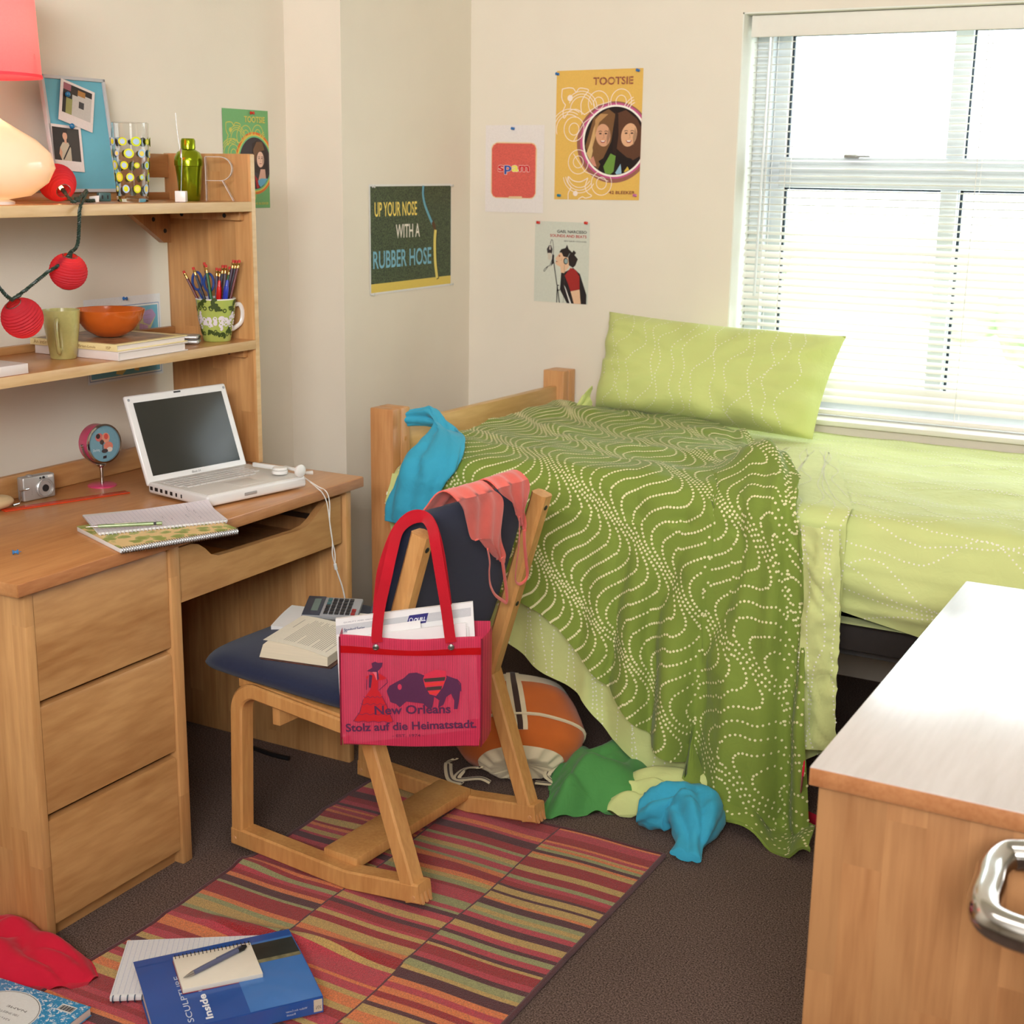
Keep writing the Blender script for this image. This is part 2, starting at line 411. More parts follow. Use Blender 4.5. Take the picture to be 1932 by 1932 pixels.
struct(b.build('trim_1', M_reveal))

# window: frame, mullions, panes, latch, sill
win = _empty('window_1'); struct(win)
YF = YW+.15
b = MB()
b.box(WX0+.004, WX0+.055, YF-.02, YF+.06, WZ0, WZ1-.004, .004); b.box(WX0+.055, WX0+.10, YF+.01, YF+.06, WZ0, WZ1, .004)
b.box(WX1-.06, WX1, YF, YF+.06, WZ0, WZ1, .004); b.box(WX0, WX1, YF, YF+.06, WZ1-.05, WZ1, .004); b.box(WX0, WX1, YF, YF+.06, WZ0, WZ0+.09, .004)
b.box(WX0+.09, WX1, YF-.012, YF+.045, 1.475, 1.565, .006)
b.box(WX0+.09, WX1, YF-.02, YF-.01, 1.53, 1.545, .003)
b.build('frame', M_alu, win)
for i, x in enumerate((-0.915, -0.18)):
    MB().box(x, x+.050, YF-.004, YF+.05, WZ0+.08, 1.48, .005).box(x+.004, x+.056, YF+.004, YF+.05, 1.56, WZ1-.04, .005).build('mullion', M_alu, win)
b = MB()
for (xa, xb) in ((WX0+.10, -.915), (-.862, -.18), (-.125, WX1-.06)):
    for (za, zb) in ((WZ0+.09, 1.475), (1.565, WZ1-.05)):
        b.box(xa, xa+.008, YF+.018, YF+.03, za, zb)
        b.box(xa, xb, YF+.018, YF+.03, zb-.006, zb)
b.build('gasket', M_gask, win)
gm, t, p, out = new_mat('window_glass'); p.inputs['Roughness'].default_value = 0.02; p.inputs['Base Color'].default_value = (.9, .95, 1, 1)
trn = nd(t, 'ShaderNodeBsdfTransparent'); trn.inputs[0].default_value = (.97, .99, .99, 1); mx = nd(t, 'ShaderNodeMixShader'); mx.inputs[0].default_value = .05
t.links.new(trn.outputs[0], mx.inputs[1]); t.links.new(p.outputs[0], mx.inputs[2]); t.links.new(mx.outputs[0], out.inputs[0])
for (xa, xb) in ((WX0+.10, -.915), (-.862, -.18), (-.125, WX1-.06)):
    for (za, zb) in ((WZ0+.09, 1.475), (1.565, WZ1-.05)):
        MB().add([(xa, YF+.035, za), (xb, YF+.035, za), (xb, YF+.035, zb), (xa, YF+.035, zb)], [(0, 1, 2, 3)]).build('pane', gm, win)
b = MB(); b.box(-1.20, -1.155, YF-.03, YF-.012, 1.563, 1.573, .003); b.box(-1.16, -1.12, YF-.034, YF-.02, 1.565, 1.571, .002); b.build('latch', M_steel, win)
b = MB(); b.box(-1.33, -1.26, YF-.03, YF, .905, .915, .003); b.box(-1.33, -1.26, YF-.02, YF, .872, .879, .003); b.build('latch', M_black, win)
M_sill = mat('sill_laminate', (226, 222, 212), rough=0.3, var=0.03, vscale=8)
MB().box(WX0-.0, WX1+.0, YW-.022, YF, WZ0, WZ0+.016, .003).build('sill', M_sill, win)

# venetian blind
bl = thing('venetian_blind', 'white slatted blind lowered over the window', 'blind')
BX0, BX1, BY = WX0+.018, WX1-.01, YW+.072
MB().box(BX0, BX1, BY-.03, BY+.02, 1.925, 1.966, .003).box(BX0-.004, BX1, BY-.036, BY-.028, 1.905, 1.967, .004).build('headrail', M_slat, bl)
b = MB(); z = 1.893; k = 0
while z > .835:
    tilt = math.radians(6 if z > 1.34 else 38 if z > 1.12 else 20 if z > .90 else 50); w = .0125
    if 1.30 < z <= 1.36: tilt = math.radians(18)
    cs = [(-w, 0), (-w*.4, .0016), (w*.4, .0016), (w, 0)]
    A = [[(x+.002*math.sin(k*1.7), BY+a*math.cos(tilt)-h*math.sin(tilt), z+a*math.sin(tilt)+h*math.cos(tilt)) for a, h in cs] for x in (BX0, -1.0, -.42, .2, BX1)]
    b.grid(A, thick=.0008); z -= .0213; k += 1
b.build('slats', M_slats, bl, label='thin white horizontal slats')
MB().box(BX0, BX1, BY-.014, BY+.012, .803, .818, .004).build('bottom_rail', M_slat, bl)
for x in (-1.415, -1.355, -.80, -.10):
    bb = MB().tube([(x, BY-.017, 1.91), (x, BY-.017, .81)], .0012, 6)
    bb.tube([(x+.006, BY+.017, 1.91), (x+.006, BY+.017, .81)], .0009, 6)
    bb.build('ladder_cord', M_white, bl)
MB().tube([(-1.418, BY-.03, 1.905), (-1.425, BY-.032, 1.15)], .004, 8).build('tilt_wand', mat('clear_wand', (225, 232, 235), rough=.15, var=0), bl)

# outdoors, seen blown out between the slats
M_lawn = mat('lawn', (206, 212, 190), rough=1, var=.35, vscale=.6)
struct(MB().box(-30, 30, YW+3, 60, -3.1, -3).build('lawn', M_lawn))
M_leaf = mat('tree_leaves', (184, 200, 160), rough=1, var=.35, vscale=2.5)
for i, (x, y, r0) in enumerate(((-9, 26, 3.2), (-3, 30, 3.6), (3.5, 25, 2.6))):
    b = MB(); rnd = random.Random(i)
    for k in range(26):
        a = rnd.uniform(0, 2*PI); q = rnd.uniform(0, .8)
        b.sphere((x+math.cos(a)*r0*q, y+math.sin(a)*r0*q, -1.2+rnd.uniform(-.5, .8)*r0*.45), r0*rnd.uniform(.22, .4), 8)
    tr = thing('tree', ('low leafy tree beyond the window, at its left end', 'broad leafy tree beyond the middle of the window', 'small leafy tree beyond the right end of the window')[i], 'tree')
    b.build('crown', M_leaf, tr); MB().tube([(x, y, -3), (x, y, -1)], .22, 8).build('trunk', M_bedw, tr)

# ---------------------------------------------------------------- pictures on the walls
def face(A, x, y, s, skin, hair, look=0, smile=True, dark=(40, 28, 26)):
    """a small plain printed portrait: head, hair, eyes, nose, mouth"""
    A.ell(x, y, .40*s, .54*s, skin, 28, look)
    sh = tuple(int(v*.78) for v in skin)
    A.poly([(x+.30*s, y+.35*s), (x+.42*s, y), (x+.22*s, y-.48*s), (x+.20*s, y-.1*s)], sh)
    for e in (-1, 1):
        A.ell(x+e*.15*s, y+.08*s, .075*s, .035*s, dark, 12); A.line([(x+e*.07*s, y+.17*s), (x+e*.15*s, y+.205*s), (x+e*.25*s, y+.17*s)], .03*s, dark)
    A.line([(x+.02*s, y+.08*s), (x+.06*s, y-.13*s), (x-.03*s, y-.15*s)], .025*s, sh)
    if smile:
        A.poly([(x-.16*s, y-.24*s), (x, y-.27*s), (x+.16*s, y-.24*s), (x+.08*s, y-.36*s), (x-.08*s, y-.36*s)], (150, 60, 58)); A.poly([(x-.12*s, y-.255*s), (x+.12*s, y-.255*s), (x+.06*s, y-.31*s), (x-.06*s, y-.31*s)], (240, 232, 224))
    else: A.line([(x-.12*s, y-.27*s), (x, y-.29*s), (x+.12*s, y-.27*s)], .04*s, (140, 62, 60))
def swirls(A, w, h, c, fl):
    """the line ornament of the two concert posters: spirals, arcs and a pointed flower at a corner"""
    lw = .0022
    def arc(cx, cy, r, a0, a1, n=22): return [(cx+r*math.cos(math.radians(a0+(a1-a0)*k/n)), cy+r*math.sin(math.radians(a0+(a1-a0)*k/n))) for k in range(n+1)]
    for (cx, cy) in ((.50, .735), (.22, .54), (.76, .745), (.28, .285), (.56, .12)):
        for r in (.125, .062):
            A.ring(cx*w, cy*h+.004, r*w*.95, r*w*1.0, lw, c)
    for k, dr in enumerate((0, .028, .056)):
        A.line(arc(.30*w, .70*h, (.13+dr)*w, 175-20*k, 20-8*k), lw, c); A.line(arc(.16*w, .55*h, (.15+dr)*w, 200, 55), lw, c)
        A.line(arc(.30*w, .20*h, (.14+dr)*w, 190, 330), lw, c); A.line(arc(.96*w, .66*h, (.12+dr)*w, 110, 200), lw, c)
    A.line([(.46*w, .66*h), (.34*w, .60*h), (.22*w, .46*h)], lw, c); A.line([(.22*w, .36*h), (.36*w, .22*h), (.64*w, .145*h)], lw, c)
    A.line([(.64*w, .755*h), (.50*w, .73*h), (.34*w, .66*h)], lw, c)
    P0 = [(.07, .86), (.14, .868), (.20, .862), (.235, .835), (.27, .862), (.33, .86), (.38, .845), (.33, .80), (.295, .74), (.31, .66)]
    A.line(smooth2(P0, w, h), lw*1.2, c); A.line(smooth2([(.07, .86), (.065, .80), (.085, .76), (.11, .735), (.085, .69), (.10, .635), (.16, .69), (.25, .70), (.34, .66)], w, h), lw*1.2, c)
    A.ell(.165*w, .79*h, .032*w, .032*w, c)
    P1 = [(.17, .0), (.17, .05), (.20, .095), (.165, .13), (.165, .18), (.22, .15), (.31, .14), (.40, .17)]
    A.line(smooth2(P1, w, h), lw*1.2, c); A.line(smooth2([(.29, .002), (.34, .022), (.38, .012), (.45, .03), (.40, .055), (.37, .10), (.40, .17)], w, h), lw*1.2, c)
    A.ell(.255*w, .048*h, .028*w, .028*w, c)
def smooth2(pts, w, h): return [(q[0]*w, q[1]*h) for q in smooth_path([(a, b_, 0) for a, b_ in pts], 5)]
def clip_ell(pts, cx, cy, ra, rb):
    o = []
    for a, b_ in pts:
        dx, dy = (a-cx)/ra, (b_-cy)/rb; q = math.hypot(dx, dy)
        o.append((a, b_) if q <= 1 else (cx+dx/q*ra, cy+dy/q*rb))
    return o

NB = (0, -1, 0); ZU = (0, 0, 1)
# yellow poster on the window wall
w, h = .297, .395
A = Art((-2.100, YW-.0015, 1.4255), (1, 0, .010), ZU, NB, clip=(w, h)); A.sheet(w, h, (226, 182, 92))
cx, cy = .70*w, .455*h; ra, rb = .36*w, .267*h
A.ell(cx-.003, cy-.004, ra*1.20, rb*1.17, (152, 96, 84), 60); A.ell(cx-.001, cy, ra*1.11, rb*1.09, (196, 88, 138), 60)
swirls(A, w, h, (244, 226, 214), None)
A.ell(cx, cy, ra*1.04, rb*1.035, (246, 236, 226), 60); A.ell(cx, cy, ra*.98, rb*.98, (34, 22, 20), 60)
def cp(pts): return clip_ell([(a*w, b_*h) for a, b_ in pts], cx, cy, ra*.97, rb*.97)
A.poly(cp([(.36, .42), (.44, .64), (.62, .70), (.70, .66), (.66, .45), (.50, .22), (.40, .30)]), (120, 84, 52))
A.poly(cp([(.40, .40), (.45, .55), (.50, .64), (.48, .50), (.42, .34)]), (206, 164, 110)); A.poly(cp([(.37, .36), (.43, .47), (.45, .38), (.40, .28)]), (214, 176, 120))
A.poly(cp([(.70, .66), (.82, .69), (.95, .62), (1.05, .50), (1.0, .34), (.90, .30), (.72, .40)]), (92, 58, 40))
face(A, .565*w, .50*h, .085*h*1.9, (214, 160, 126), (120, 84, 52), .15); face(A, .865*w, .50*h, .088*h*1.9, (222, 172, 134), (92, 58, 40), -.25)
A.poly(cp([(.70, .68), (.735, .66), (.745, .50), (.72, .34), (.68, .38), (.69, .52)]), (46, 28, 22)); A.poly(cp([(.47, .62), (.53, .665), (.62, .66), (.52, .60), (.47, .50)]), (186, 140, 90))
A.poly(cp([(.52, .30), (.66, .36), (.90, .32), (1.0, .25), (.85, .16), (.60, .19)]), (30, 20, 18))
A.poly(cp([(.58, .26), (.66, .36), (.72, .34), (.70, .22), (.66, .18), (.60, .20)]), (108, 146, 62)); A.poly(cp([(.72, .21), (.78, .28), (.80, .19), (.74, .18)]), (148, 186, 206)); A.poly(cp([(.82, .22), (.86, .26), (.90, .21), (.85, .18)]), (206, 176, 70)); A.poly(cp([(.40, .30), (.46, .34), (.50, .26), (.44, .24)]), (206, 140, 120))
A.text('TOOTSIE', .435*w, .885*h, .0225, (150, 84, 66), width=.46*w, bold=.022)
for q in (.475, .54, .607, .675, .735, .80, .855): A.rect(q*w, .883*h, q*w+.0012, .945*h, (226, 182, 92))
A.text('42 BLEEKER', .655*w, .047*h, .0095, (138, 76, 58), width=.30*w, bold=.02)
tag(A.build('poster'), 'yellow music poster with two smiling women on the window wall', 'poster')

# green poster behind the bookshelf end
w, h = .198, .27
A = Art((XL+.0015, 3.083, 1.398), (0, 1, 0), ZU, (1, 0, 0), clip=(w, h)); A.sheet(w, h, (116, 172, 112))
cx, cy = .68*w, .46*h; ra, rb = .36*w, .27*h
A.ell(cx, cy, ra*1.2, rb*1.18, (222, 116, 50), 60); 
swirls(A, w, h, (206, 196, 92), None)
A.ell(cx, cy, ra*1.1, rb*1.09, (224, 190, 84), 60); A.ell(cx, cy, ra*1.04, rb*1.04, (116, 186, 130), 60); A.ell(cx, cy, ra*.97, rb*.98, (64, 54, 56), 60)
def cp(pts): return clip_ell([(a*w, b_*h) for a, b_ in pts], cx, cy, ra*.96, rb*.96)
A.poly(cp([(.62, .66), (.74, .70), (.92, .62), (.98, .40), (.92, .32), (.62, .38)]), (58, 44, 40)); A.poly(cp([(.74, .28), (.80, .40), (.90, .40), (.94, .26), (.86, .22)]), (206, 160, 140))
face(A, .80*w, .50*h, .085*h*1.75, (226, 184, 162), (70, 50, 40), 0, False); A.poly(cp([(.64, .60), (.72, .68), (.84, .68), (.90, .60), (.80, .585), (.72, .56), (.68, .46)]), (112, 80, 56)); A.poly(cp([(.86, .67), (.97, .56), (.95, .36), (.91, .34), (.92, .54)]), (52, 42, 42))
A.poly(cp([(.70, .27), (.80, .305), (.98, .29), (.94, .2), (.8, .19)]), (104, 168, 196)); A.poly(cp([(.66, .34), (.72, .30), (.76, .20), (.70, .20)]), (168, 40, 46))
A.text('TOOTSIE', .46*w, .875*h, .0165, (212, 196, 96), width=.46*w, bold=.02); A.text('42 BLEEKER', .66*w, .035*h, .0065, (196, 190, 96), width=.30*w, bold=.02)
tag(A.build('poster'), 'green music poster half hidden behind the bookshelf end', 'poster')

# "spam" sheet
w, h = .2165, .276
A = Art((-2.357, YW-.0015, 1.380), (1, 0, .002), ZU, NB); A.sheet(w, h, (230, 222, 218))
def rr(x0, y0, x1, y1, r, c, wob=0, seed=0):
    pts = []; rnd = random.Random(seed)
    for (qx, qy, a0) in ((x1-r, y1-r, 0), (x0+r, y1-r, 90), (x0+r, y0+r, 180), (x1-r, y0+r, 270)):
        for k in range(7): a = math.radians(a0+15*k); pts.append((qx+r*math.cos(a)+rnd.uniform(-wob, wob), qy+r*math.sin(a)+rnd.uniform(-wob, wob)))
    A.poly(pts, c)
rr(.022, .044, .190, .222, .022, (232, 196, 150), .0012, 2)
m = mat('pink_toast', (214, 92, 80), rough=.6, var=.22, vscale=420); rr(.025, .047, .187, .219, .020, m, .001, 1); A.poly([(.085, .044), (.09, .051), (.138, .052), (.140, .044)], (230, 196, 150))
x = .0475
for ch, c, wd in (('s', (206, 42, 46), .0225), ('p', (42, 78, 160), .0260), ('a', (236, 224, 92), .0245), ('m', (206, 42, 46), .0385)):
    for dx, dy in ((-.0009, 0), (.0009, 0), (0, .0009), (0, -.0009)): A.text(ch, x+dx, .131+dy, .0275, (236, 214, 206), width=wd, bold=.035)
    A.text(ch, x, .131, .0275, c, width=wd, bold=.025); x += wd+.0018
tag(A.build('poster'), 'white sheet with a pink toast print reading spam', 'poster')

# singer poster
w, h = .197, .259
A = Art((-2.1675, YW-.0015, 1.0965), (1, 0, -.006), ZU, NB, clip=(w, h)); A.sheet(w, h, (206, 208, 194))
def pp(*q): return [(a/1395*w*1.235-.0165, (1-(b_-60)/1700.0)*h) for a, b_ in q]
K, RD, SK = (38, 32, 34), (160, 44, 40), (226, 186, 152)
A.poly(pp((660, 1110), (640, 1480), (800, 1775), (1195, 1790), (1195, 1560), (1050, 1130), (905, 1005), (760, 1090)), K)
A.poly(pp((720, 1370), (860, 1790), (895, 1790), (760, 1440)), (228, 224, 220)); A.poly(pp((735, 1180), (850, 1010), (960, 1050), (1040, 1180), (1050, 1450), (865, 1505), (800, 1330)), RD)
A.poly(pp((865, 1505), (1050, 1455), (1085, 1785), (945, 1785)), SK); A.poly(pp((640, 700), (600, 740), (530, 830), (560, 880), (530, 920), (560, 965), (640, 1000), (655, 1120), (720, 1130), (820, 990), (830, 780)), SK)
A.poly(pp((612, 700), (650, 630), (740, 600), (770, 530), (805, 620), (880, 690), (910, 640), (960, 690), (930, 740), (1000, 820), (950, 960), (900, 1005), (820, 960), (800, 800), (700, 780), (660, 700)), (44, 36, 34))
A.poly(pp((600, 745), (640, 770), (612, 800)), (150, 62, 50)); A.poly(pp((545, 880), (590, 895), (550, 905)), (150, 62, 50)); A.poly(pp((660, 860), (690, 800), (640, 880)), (190, 80, 60))
ex, ey = pp((750, 875))[0]; A.ell(ex, ey, .0082, .0105, K); A.ell(ex+.001, ey, .006, .0078, (150, 170, 168)); A.line(pp((790, 800), (830, 710)), .002, (150, 160, 160))
A.line(pp((725, 960), (730, 1370), (715, 1780)), .0008, (90, 76, 66)); A.line(pp((490, 760), (500, 900), (560, 1280), (600, 1500), (640, 1780)), .0032, K); A.line(pp((585, 1400), (580, 1775)), .003, K)
A.line(smooth2([(a/w, b_/h) for a, b_ in pp((420, 540), (445, 445), (475, 480), (490, 720), (430, 960), (370, 1010), (300, 1080), (310, 1115), (380, 1010))], w, h), .0016, K)
A.poly(pp((395, 560), (440, 560), (470, 640), (460, 740), (370, 750), (350, 640)), (60, 52, 52)); A.poly(pp((405, 570), (430, 570), (435, 650), (400, 650)), (196, 190, 180)); A.poly(pp((370, 720), (450, 720), (440, 860), (380, 860)), (206, 196, 178)); A.poly(pp((470, 740), (510, 760), (500, 930), (440, 1000), (460, 900)), K)
A.line(pp((575, 1400), (625, 1390)), .003, K); A.line(pp((580, 1500), (640, 1490)), .003, K)
A.text('GAEL NARCISSO', .187, .2245, .0088, (40, 36, 36), width=.106, bold=.012, align='r'); A.text('SOUNDS AND BEATS', .187, .2105, .0088, (188, 54, 46), width=.131, bold=.012, align='r'); A.text('NEW ALBUM + EXCLUSIVES', .187, .1965, .0045, (60, 56, 54), width=.080, align='r')
tag(A.build('poster'), 'pale poster of a singer in red at a microphone', 'poster')

# grass poster on the column
w, h = .468, .326
A = Art((XC+.0015, 3.497, 1.141), (0, 1, .004), ZU, (1, 0, 0)); A.sheet(w, h, (226, 224, 220))
mg, t, p, out = new_mat('grass_photo'); tc = nd(t, 'ShaderNodeTexCoord'); n = nd(t, 'ShaderNodeTexNoise'); n.inputs['Scale'].default_value = 260; n.inputs['Detail'].default_value = 8; t.links.new(tc.outputs['Object'], n.inputs['Vector'])
r = nd(t, 'ShaderNodeValToRGB'); r.color_ramp.elements[0].position = .38; r.color_ramp.elements[0].color = lin((24, 40, 26)); r.color_ramp.elements[1].position = .68; r.color_ramp.elements[1].color = lin((86, 104, 66)); t.links.new(n.outputs[0], r.inputs[0]); t.links.new(r.outputs[0], p.inputs['Base Color']); p.inputs['Roughness'].default_value = .5
A.rect(.006, .006, w-.002, h-.006, mg); A.rect(.006, .006, w-.002, .032, (222, 196, 96))
BLU, YEL = (104, 164, 186), (226, 208, 112)
hose = smooth2([(.64, .985), (.635, .9), (.66, .80), (.715, .69), (.755, .62)], w, h); A.line([(a+.003, b_-.002) for a, b_ in hose], .012, (16, 26, 18)); A.line(hose, .011, BLU)
A.line(smooth2([(.755, .64), (.775, .60), (.79, .545)], w, h), .015, (92, 62, 40))
hz = smooth2([(.795, .56), (.785, .47), (.785, .36), (.79, .26), (.80, .18), (.815, .085)], w, h); A.line([(a+.005, b_-.002) for a, b_ in hz], .014, (14, 24, 16)); A.line(hz, .015, YEL)
A.text('UP YOUR NOSE', .028, .232, .043, (240, 214, 110), width=.234, bold=.012); A.text('WITH A', .142, .165, .042, (232, 226, 214), width=.136, bold=.012); A.text('RUBBER HOSE', .018, .078, .053, (122, 178, 200), width=.328, bold=.012)
tag(A.build('poster'), 'dark grass poster with a garden hose on the column', 'poster')

# map behind the shelves
w, h = .272, .213
A = Art((XL+.0015, 2.536, .970), (0, 1, 0), ZU, (1, 0, 0)); A.sheet(w, h, (226, 226, 226))
A.rect(.006, .006, w-.006, h-.022, (120, 150, 190)); A.rect(.008, .008, w-.008, h-.024, (232, 232, 228)); A.rect(.012, .012, w-.012, h-.028, (112, 176, 200))
land = [(.05, .80), (.30, .84), (.62, .84), (.80, .80), (.88, .82), (.93, .74), (.86, .60), (.80, .52), (.84, .40), (.80, .32), (.76, .42), (.64, .40), (.56, .30), (.50, .36), (.40, .36), (.30, .46), (.12, .50), (.06, .64)]
A.poly([(a*w, b_*h) for a, b_ in land], (206, 200, 150))
for q, c in (([(.74, .80), (.88, .82), (.93, .74), (.84, .62), (.76, .66)], (176, 150, 190)), ([(.66, .52), (.80, .54), (.84, .40), (.78, .36), (.68, .42)], (176, 196, 92)), ([(.70, .66), (.82, .62), (.80, .52), (.70, .54)], (198, 160, 196)), ([(.10, .78), (.26, .80), (.26, .54), (.12, .52)], (214, 190, 130))): A.poly([(a*w, b_*h) for a, b_ in q], c)
A.poly([(.36*w, .08*h), (.44*w, .06*h), (.50*w, .12*h), (.44*w, .2*h), (.37*w, .16*h)], (216, 200, 140)); A.poly([(.60*w, .10*h), (.66*w, .08*h), (.68*w, .16*h), (.62*w, .17*h)], (216, 200, 140))
for k in range(7): A.line([(.08*w, (.86-.06*k)*h), (.86*w, (.86-.055*k)*h)], .0006, (150, 140, 110))
for k in range(8): A.line([((.12+.09*k)*w, .50*h), ((.14+.088*k)*w, .83*h)], .0006, (150, 140, 110))
tag(A.build('wall_map'), 'coloured map pinned to the wall behind the desk shelves', 'map')

# push pins
def pin(pos, nrm, c, label, group=None, s=1.0, name='push_pin', tilt=(0, 0, 0)):
    m = mat('pin_%d_%d_%d' % c, c, rough=.25, var=.02)
    n_ = unit(np.array(nrm, float)+np.array(tilt)); u = unit(np.cross(n_, (0.3, .2, 1))); v = np.cross(n_, u)
    b = MB().lathe([(.0005, -.004*s), (.0006*s, .001), (.0045*s, .0012), (.0048*s, .0028*s), (.0028*s, .0045*s), (.0026*s, .0085*s), (.0046*s, .0105*s), (.0046*s, .0118*s), (.002*s, .0125*s)], pos, (u, v, n_), 14)
    o = b.build(name, m); tag(o, label, 'push pin', group); return o
BLUE, RED, TEAL, PINK, CLEAR = (44, 108, 176), (206, 44, 34), (30, 120, 150), (196, 110, 160), (205, 205, 200)
for px, py, c, lb in ((1054, 140, BLUE, 'blue push pin at the top left corner of the yellow poster'), (1206, 133, BLUE, 'blue push pin at the top right corner of the yellow poster'),
                      (1057, 369, TEAL, 'teal push pin at the bottom left corner of the yellow poster'), (1200, 369, PINK, 'pink push pin at the bottom right corner of the yellow poster'),
                      (970, 243, BLUE, 'blue push pin holding the white spam sheet'), (1018, 420, RED, 'red push pin at the top left corner of the singer poster'), (1108, 421, RED, 'red push pin at the top right corner of the singer poster')):
    pin(ony(px, py, YW-.002), NB, c, lb, 'push pins on the window wall', tilt=(-.25, 0, .1))
pin(onx(472, 213, XL+.002), (1, 0, 0), RED, 'red push pin at the top of the green poster', tilt=(0, .2, 0)); pin(onx(232, 563, XL+.002), (1, 0, 0), BLUE, 'blue push pin at the top of the wall map', tilt=(0, .2, 0))
for px, py, lb in ((702, 352, 'top left'), (850, 350, 'top right'), (701, 556, 'bottom left'), (850, 536, 'bottom right')):
    pin(onx(px, py, XC+.002), (1, 0, 0), CLEAR, 'clear push pin at the %s corner of the grass poster' % lb, 'clear pins of the grass poster', s=.85)
# ---------------------------------------------------------------- desk
DT = .76; XF = -1.99
desk = thing('desk', 'light wood desk with three drawers and a shallow pencil drawer', 'desk')
b = MB(); b.box(-2.60, -1.968, 1.706, 2.814, .733, DT, .0025, 0); 
b.build('tabletop', M_oak, desk, label='orange brown oak laminate top')
MB().box(-1.9682, -1.9665, 1.708, 2.812, .735, .7585, .0008).build('edge_band', M_oakedge, desk)
MB().box(-2.59, -1.988, 1.737, 1.759, 0, .733, .002).build('side_panel', M_birchx, desk)
MB().box(-2.59, -1.984, 2.125, 2.156, 0, .733, .004).build('side_panel', M_birchx, desk)
MB().box(-2.59, -1.985, 2.760, 2.783, 0, .733, .003).build('side_panel', M_birchx, desk)
MB().box(-2.575, -2.555, 2.156, 2.760, .12, .733).build('back_panel', M_birchv, desk)
MB().box(-2.03, -2.01, 1.759, 2.125, 0, .05).build('kick_board', M_birch, desk)
b = MB(); b.box(-2.57, -2.02, 1.76, 2.124, .05, .062); b.box(-2.58, -2.57, 1.759, 2.125, .05, .73); b.build('carcass', M_birch, desk)
for z0, z1 in ((.510, .731), (.273, .498), (.036, .259)):
    d = MB()
    A = [(XF, z0), (XF, z1-.010), (XF-.004, z1-.003), (XF-.017, z1+.001), (XF-.02, z1-.012), (XF-.02, z0)]
    d.prism([(x, 1.7605, z) for x, z in A], (0, .3625, 0))
    f = d.build('drawer', M_birch, desk)
    MB().box(-2.52, -2.011, 1.768, 2.116, z0+.012, z0+.135).build('drawer_box', M_birchv, f)
for z0 in (.498, .260): MB().box(-2.035, -2.012, 1.759, 2.125, z0, z0+.0125).build('divider', M_birch, desk)
# pencil drawer with its scooped front
prof = [(2.1575, .600), (2.1575, .722), (2.200, .7215), (2.222, .716), (2.243, .702), (2.262, .684), (2.285, .676), (2.330, .674), (2.570, .670), (2.603, .673), (2.630, .684), (2.660, .703), (2.684, .716), (2.705, .720), (2.7455, .720), (2.7455, .600)]
pd = MB().prism([(XF-.019, y, z) for y, z in prof], (.019, 0, 0)).build('drawer', M_birch, desk)
MB().box(-2.55, XF-.02, 2.163, 2.74, .612, .618).box(-2.55, XF-.02, 2.163, 2.171, .618, .664).box(-2.55, XF-.02, 2.732, 2.74, .618, .664).box(-2.55, -2.542, 2.163, 2.74, .618, .664).build('tray', M_birchv, pd)
for y0 in (2.171, 2.724): MB().box(-2.55, XF-.03, y0, y0+.008, .655, .667).build('runner', M_steel, pd)
MB().box(-2.518, -2.502, 1.72, 2.80, DT, .815, .003).build('upstand', M_birch, desk)
tag(MB().box(-2.36, -2.08, 2.235, 2.47, .619, .628, .002).build('folder', mat('orange_folder', (190, 120, 50), rough=.6)), 'orange folder lying in the open pencil drawer', 'folder')

# ---------------------------------------------------------------- hutch (bookshelf standing on the desk)
hu = thing('desk_bookshelf', 'light wood two shelf hutch standing on the desk', 'bookshelf')
SX0, SX1 = -2.570, -2.286
for y0 in (1.700, 2.797):
    b = MB(); b.box(SX0, -2.2885, y0, y0+.0165, DT+.001, 1.543, .0015, 0); b.build('side_panel', M_birchx, hu)
    MB().box(-2.2883, -2.2865, y0+.001, y0+.0155, DT+.003, 1.541).build('edge_strip', M_pale, hu)
SHU, SHL = 1.4275, 1.0825
for zt, zb in ((SHU, 1.4035), (SHL, 1.0595)):
    sh = MB().box(SX0, -2.287, 1.7165, 2.7965, zb, zt, .0015).build('shelf', M_oak, hu)
    MB().box(-2.287, -2.2845, 1.7165, 2.7960, zb, zt, .0008).build('edge_strip', M_pale, sh)
    MB().box(SX0-.002, SX0+.016, 1.7165, 2.7965, zt, zt+.018, .001).build('back_strip', M_birch, sh)
MB().box(SX0-.002, SX0+.016, 1.7165, 2.7965, 1.482, 1.541, .0015).build('top_rail', M_birch, hu)
br = MB().prism([(SX0+.014, 2.640, 1.4030), (SX0+.014, 2.797, 1.4030), (SX0+.014, 2.797, 1.362), (SX0+.014, 2.745, 1.345)], (.0, 0, 0.001))
br = MB().prism([(SX0-.004, 2.640, 1.4030), (SX0-.004, 2.797, 1.4030), (SX0-.004, 2.797, 1.318), (SX0-.004, 2.772, 1.318)], (.018, 0, 0)).build('corner_brace', M_birchv, hu)
for y, z in ((2.735, 1.378), (2.776, 1.348)): MB().lathe([(.006, 0), (.005, .0015), (.0, .0015)], (SX0+.0142, y, z), ((0, 1, 0), (0, 0, 1), (1, 0, 0)), 12).build('screw', M_black, br)
for zt in (1.4030, 1.0590):
    cl = MB().box(SX0+.03, -2.312, 2.779, 2.7965, zt-.022, zt, .001).build('cleat', M_birchx, hu)
    for x in (-2.50, -2.36): MB().lathe([(.006, 0), (.005, .0015), (.0, .0015)], (x, 2.779, zt-.011), ((1, 0, 0), (0, 0, -1), (0, -1, 0)), 12).build('screw', M_black, cl)

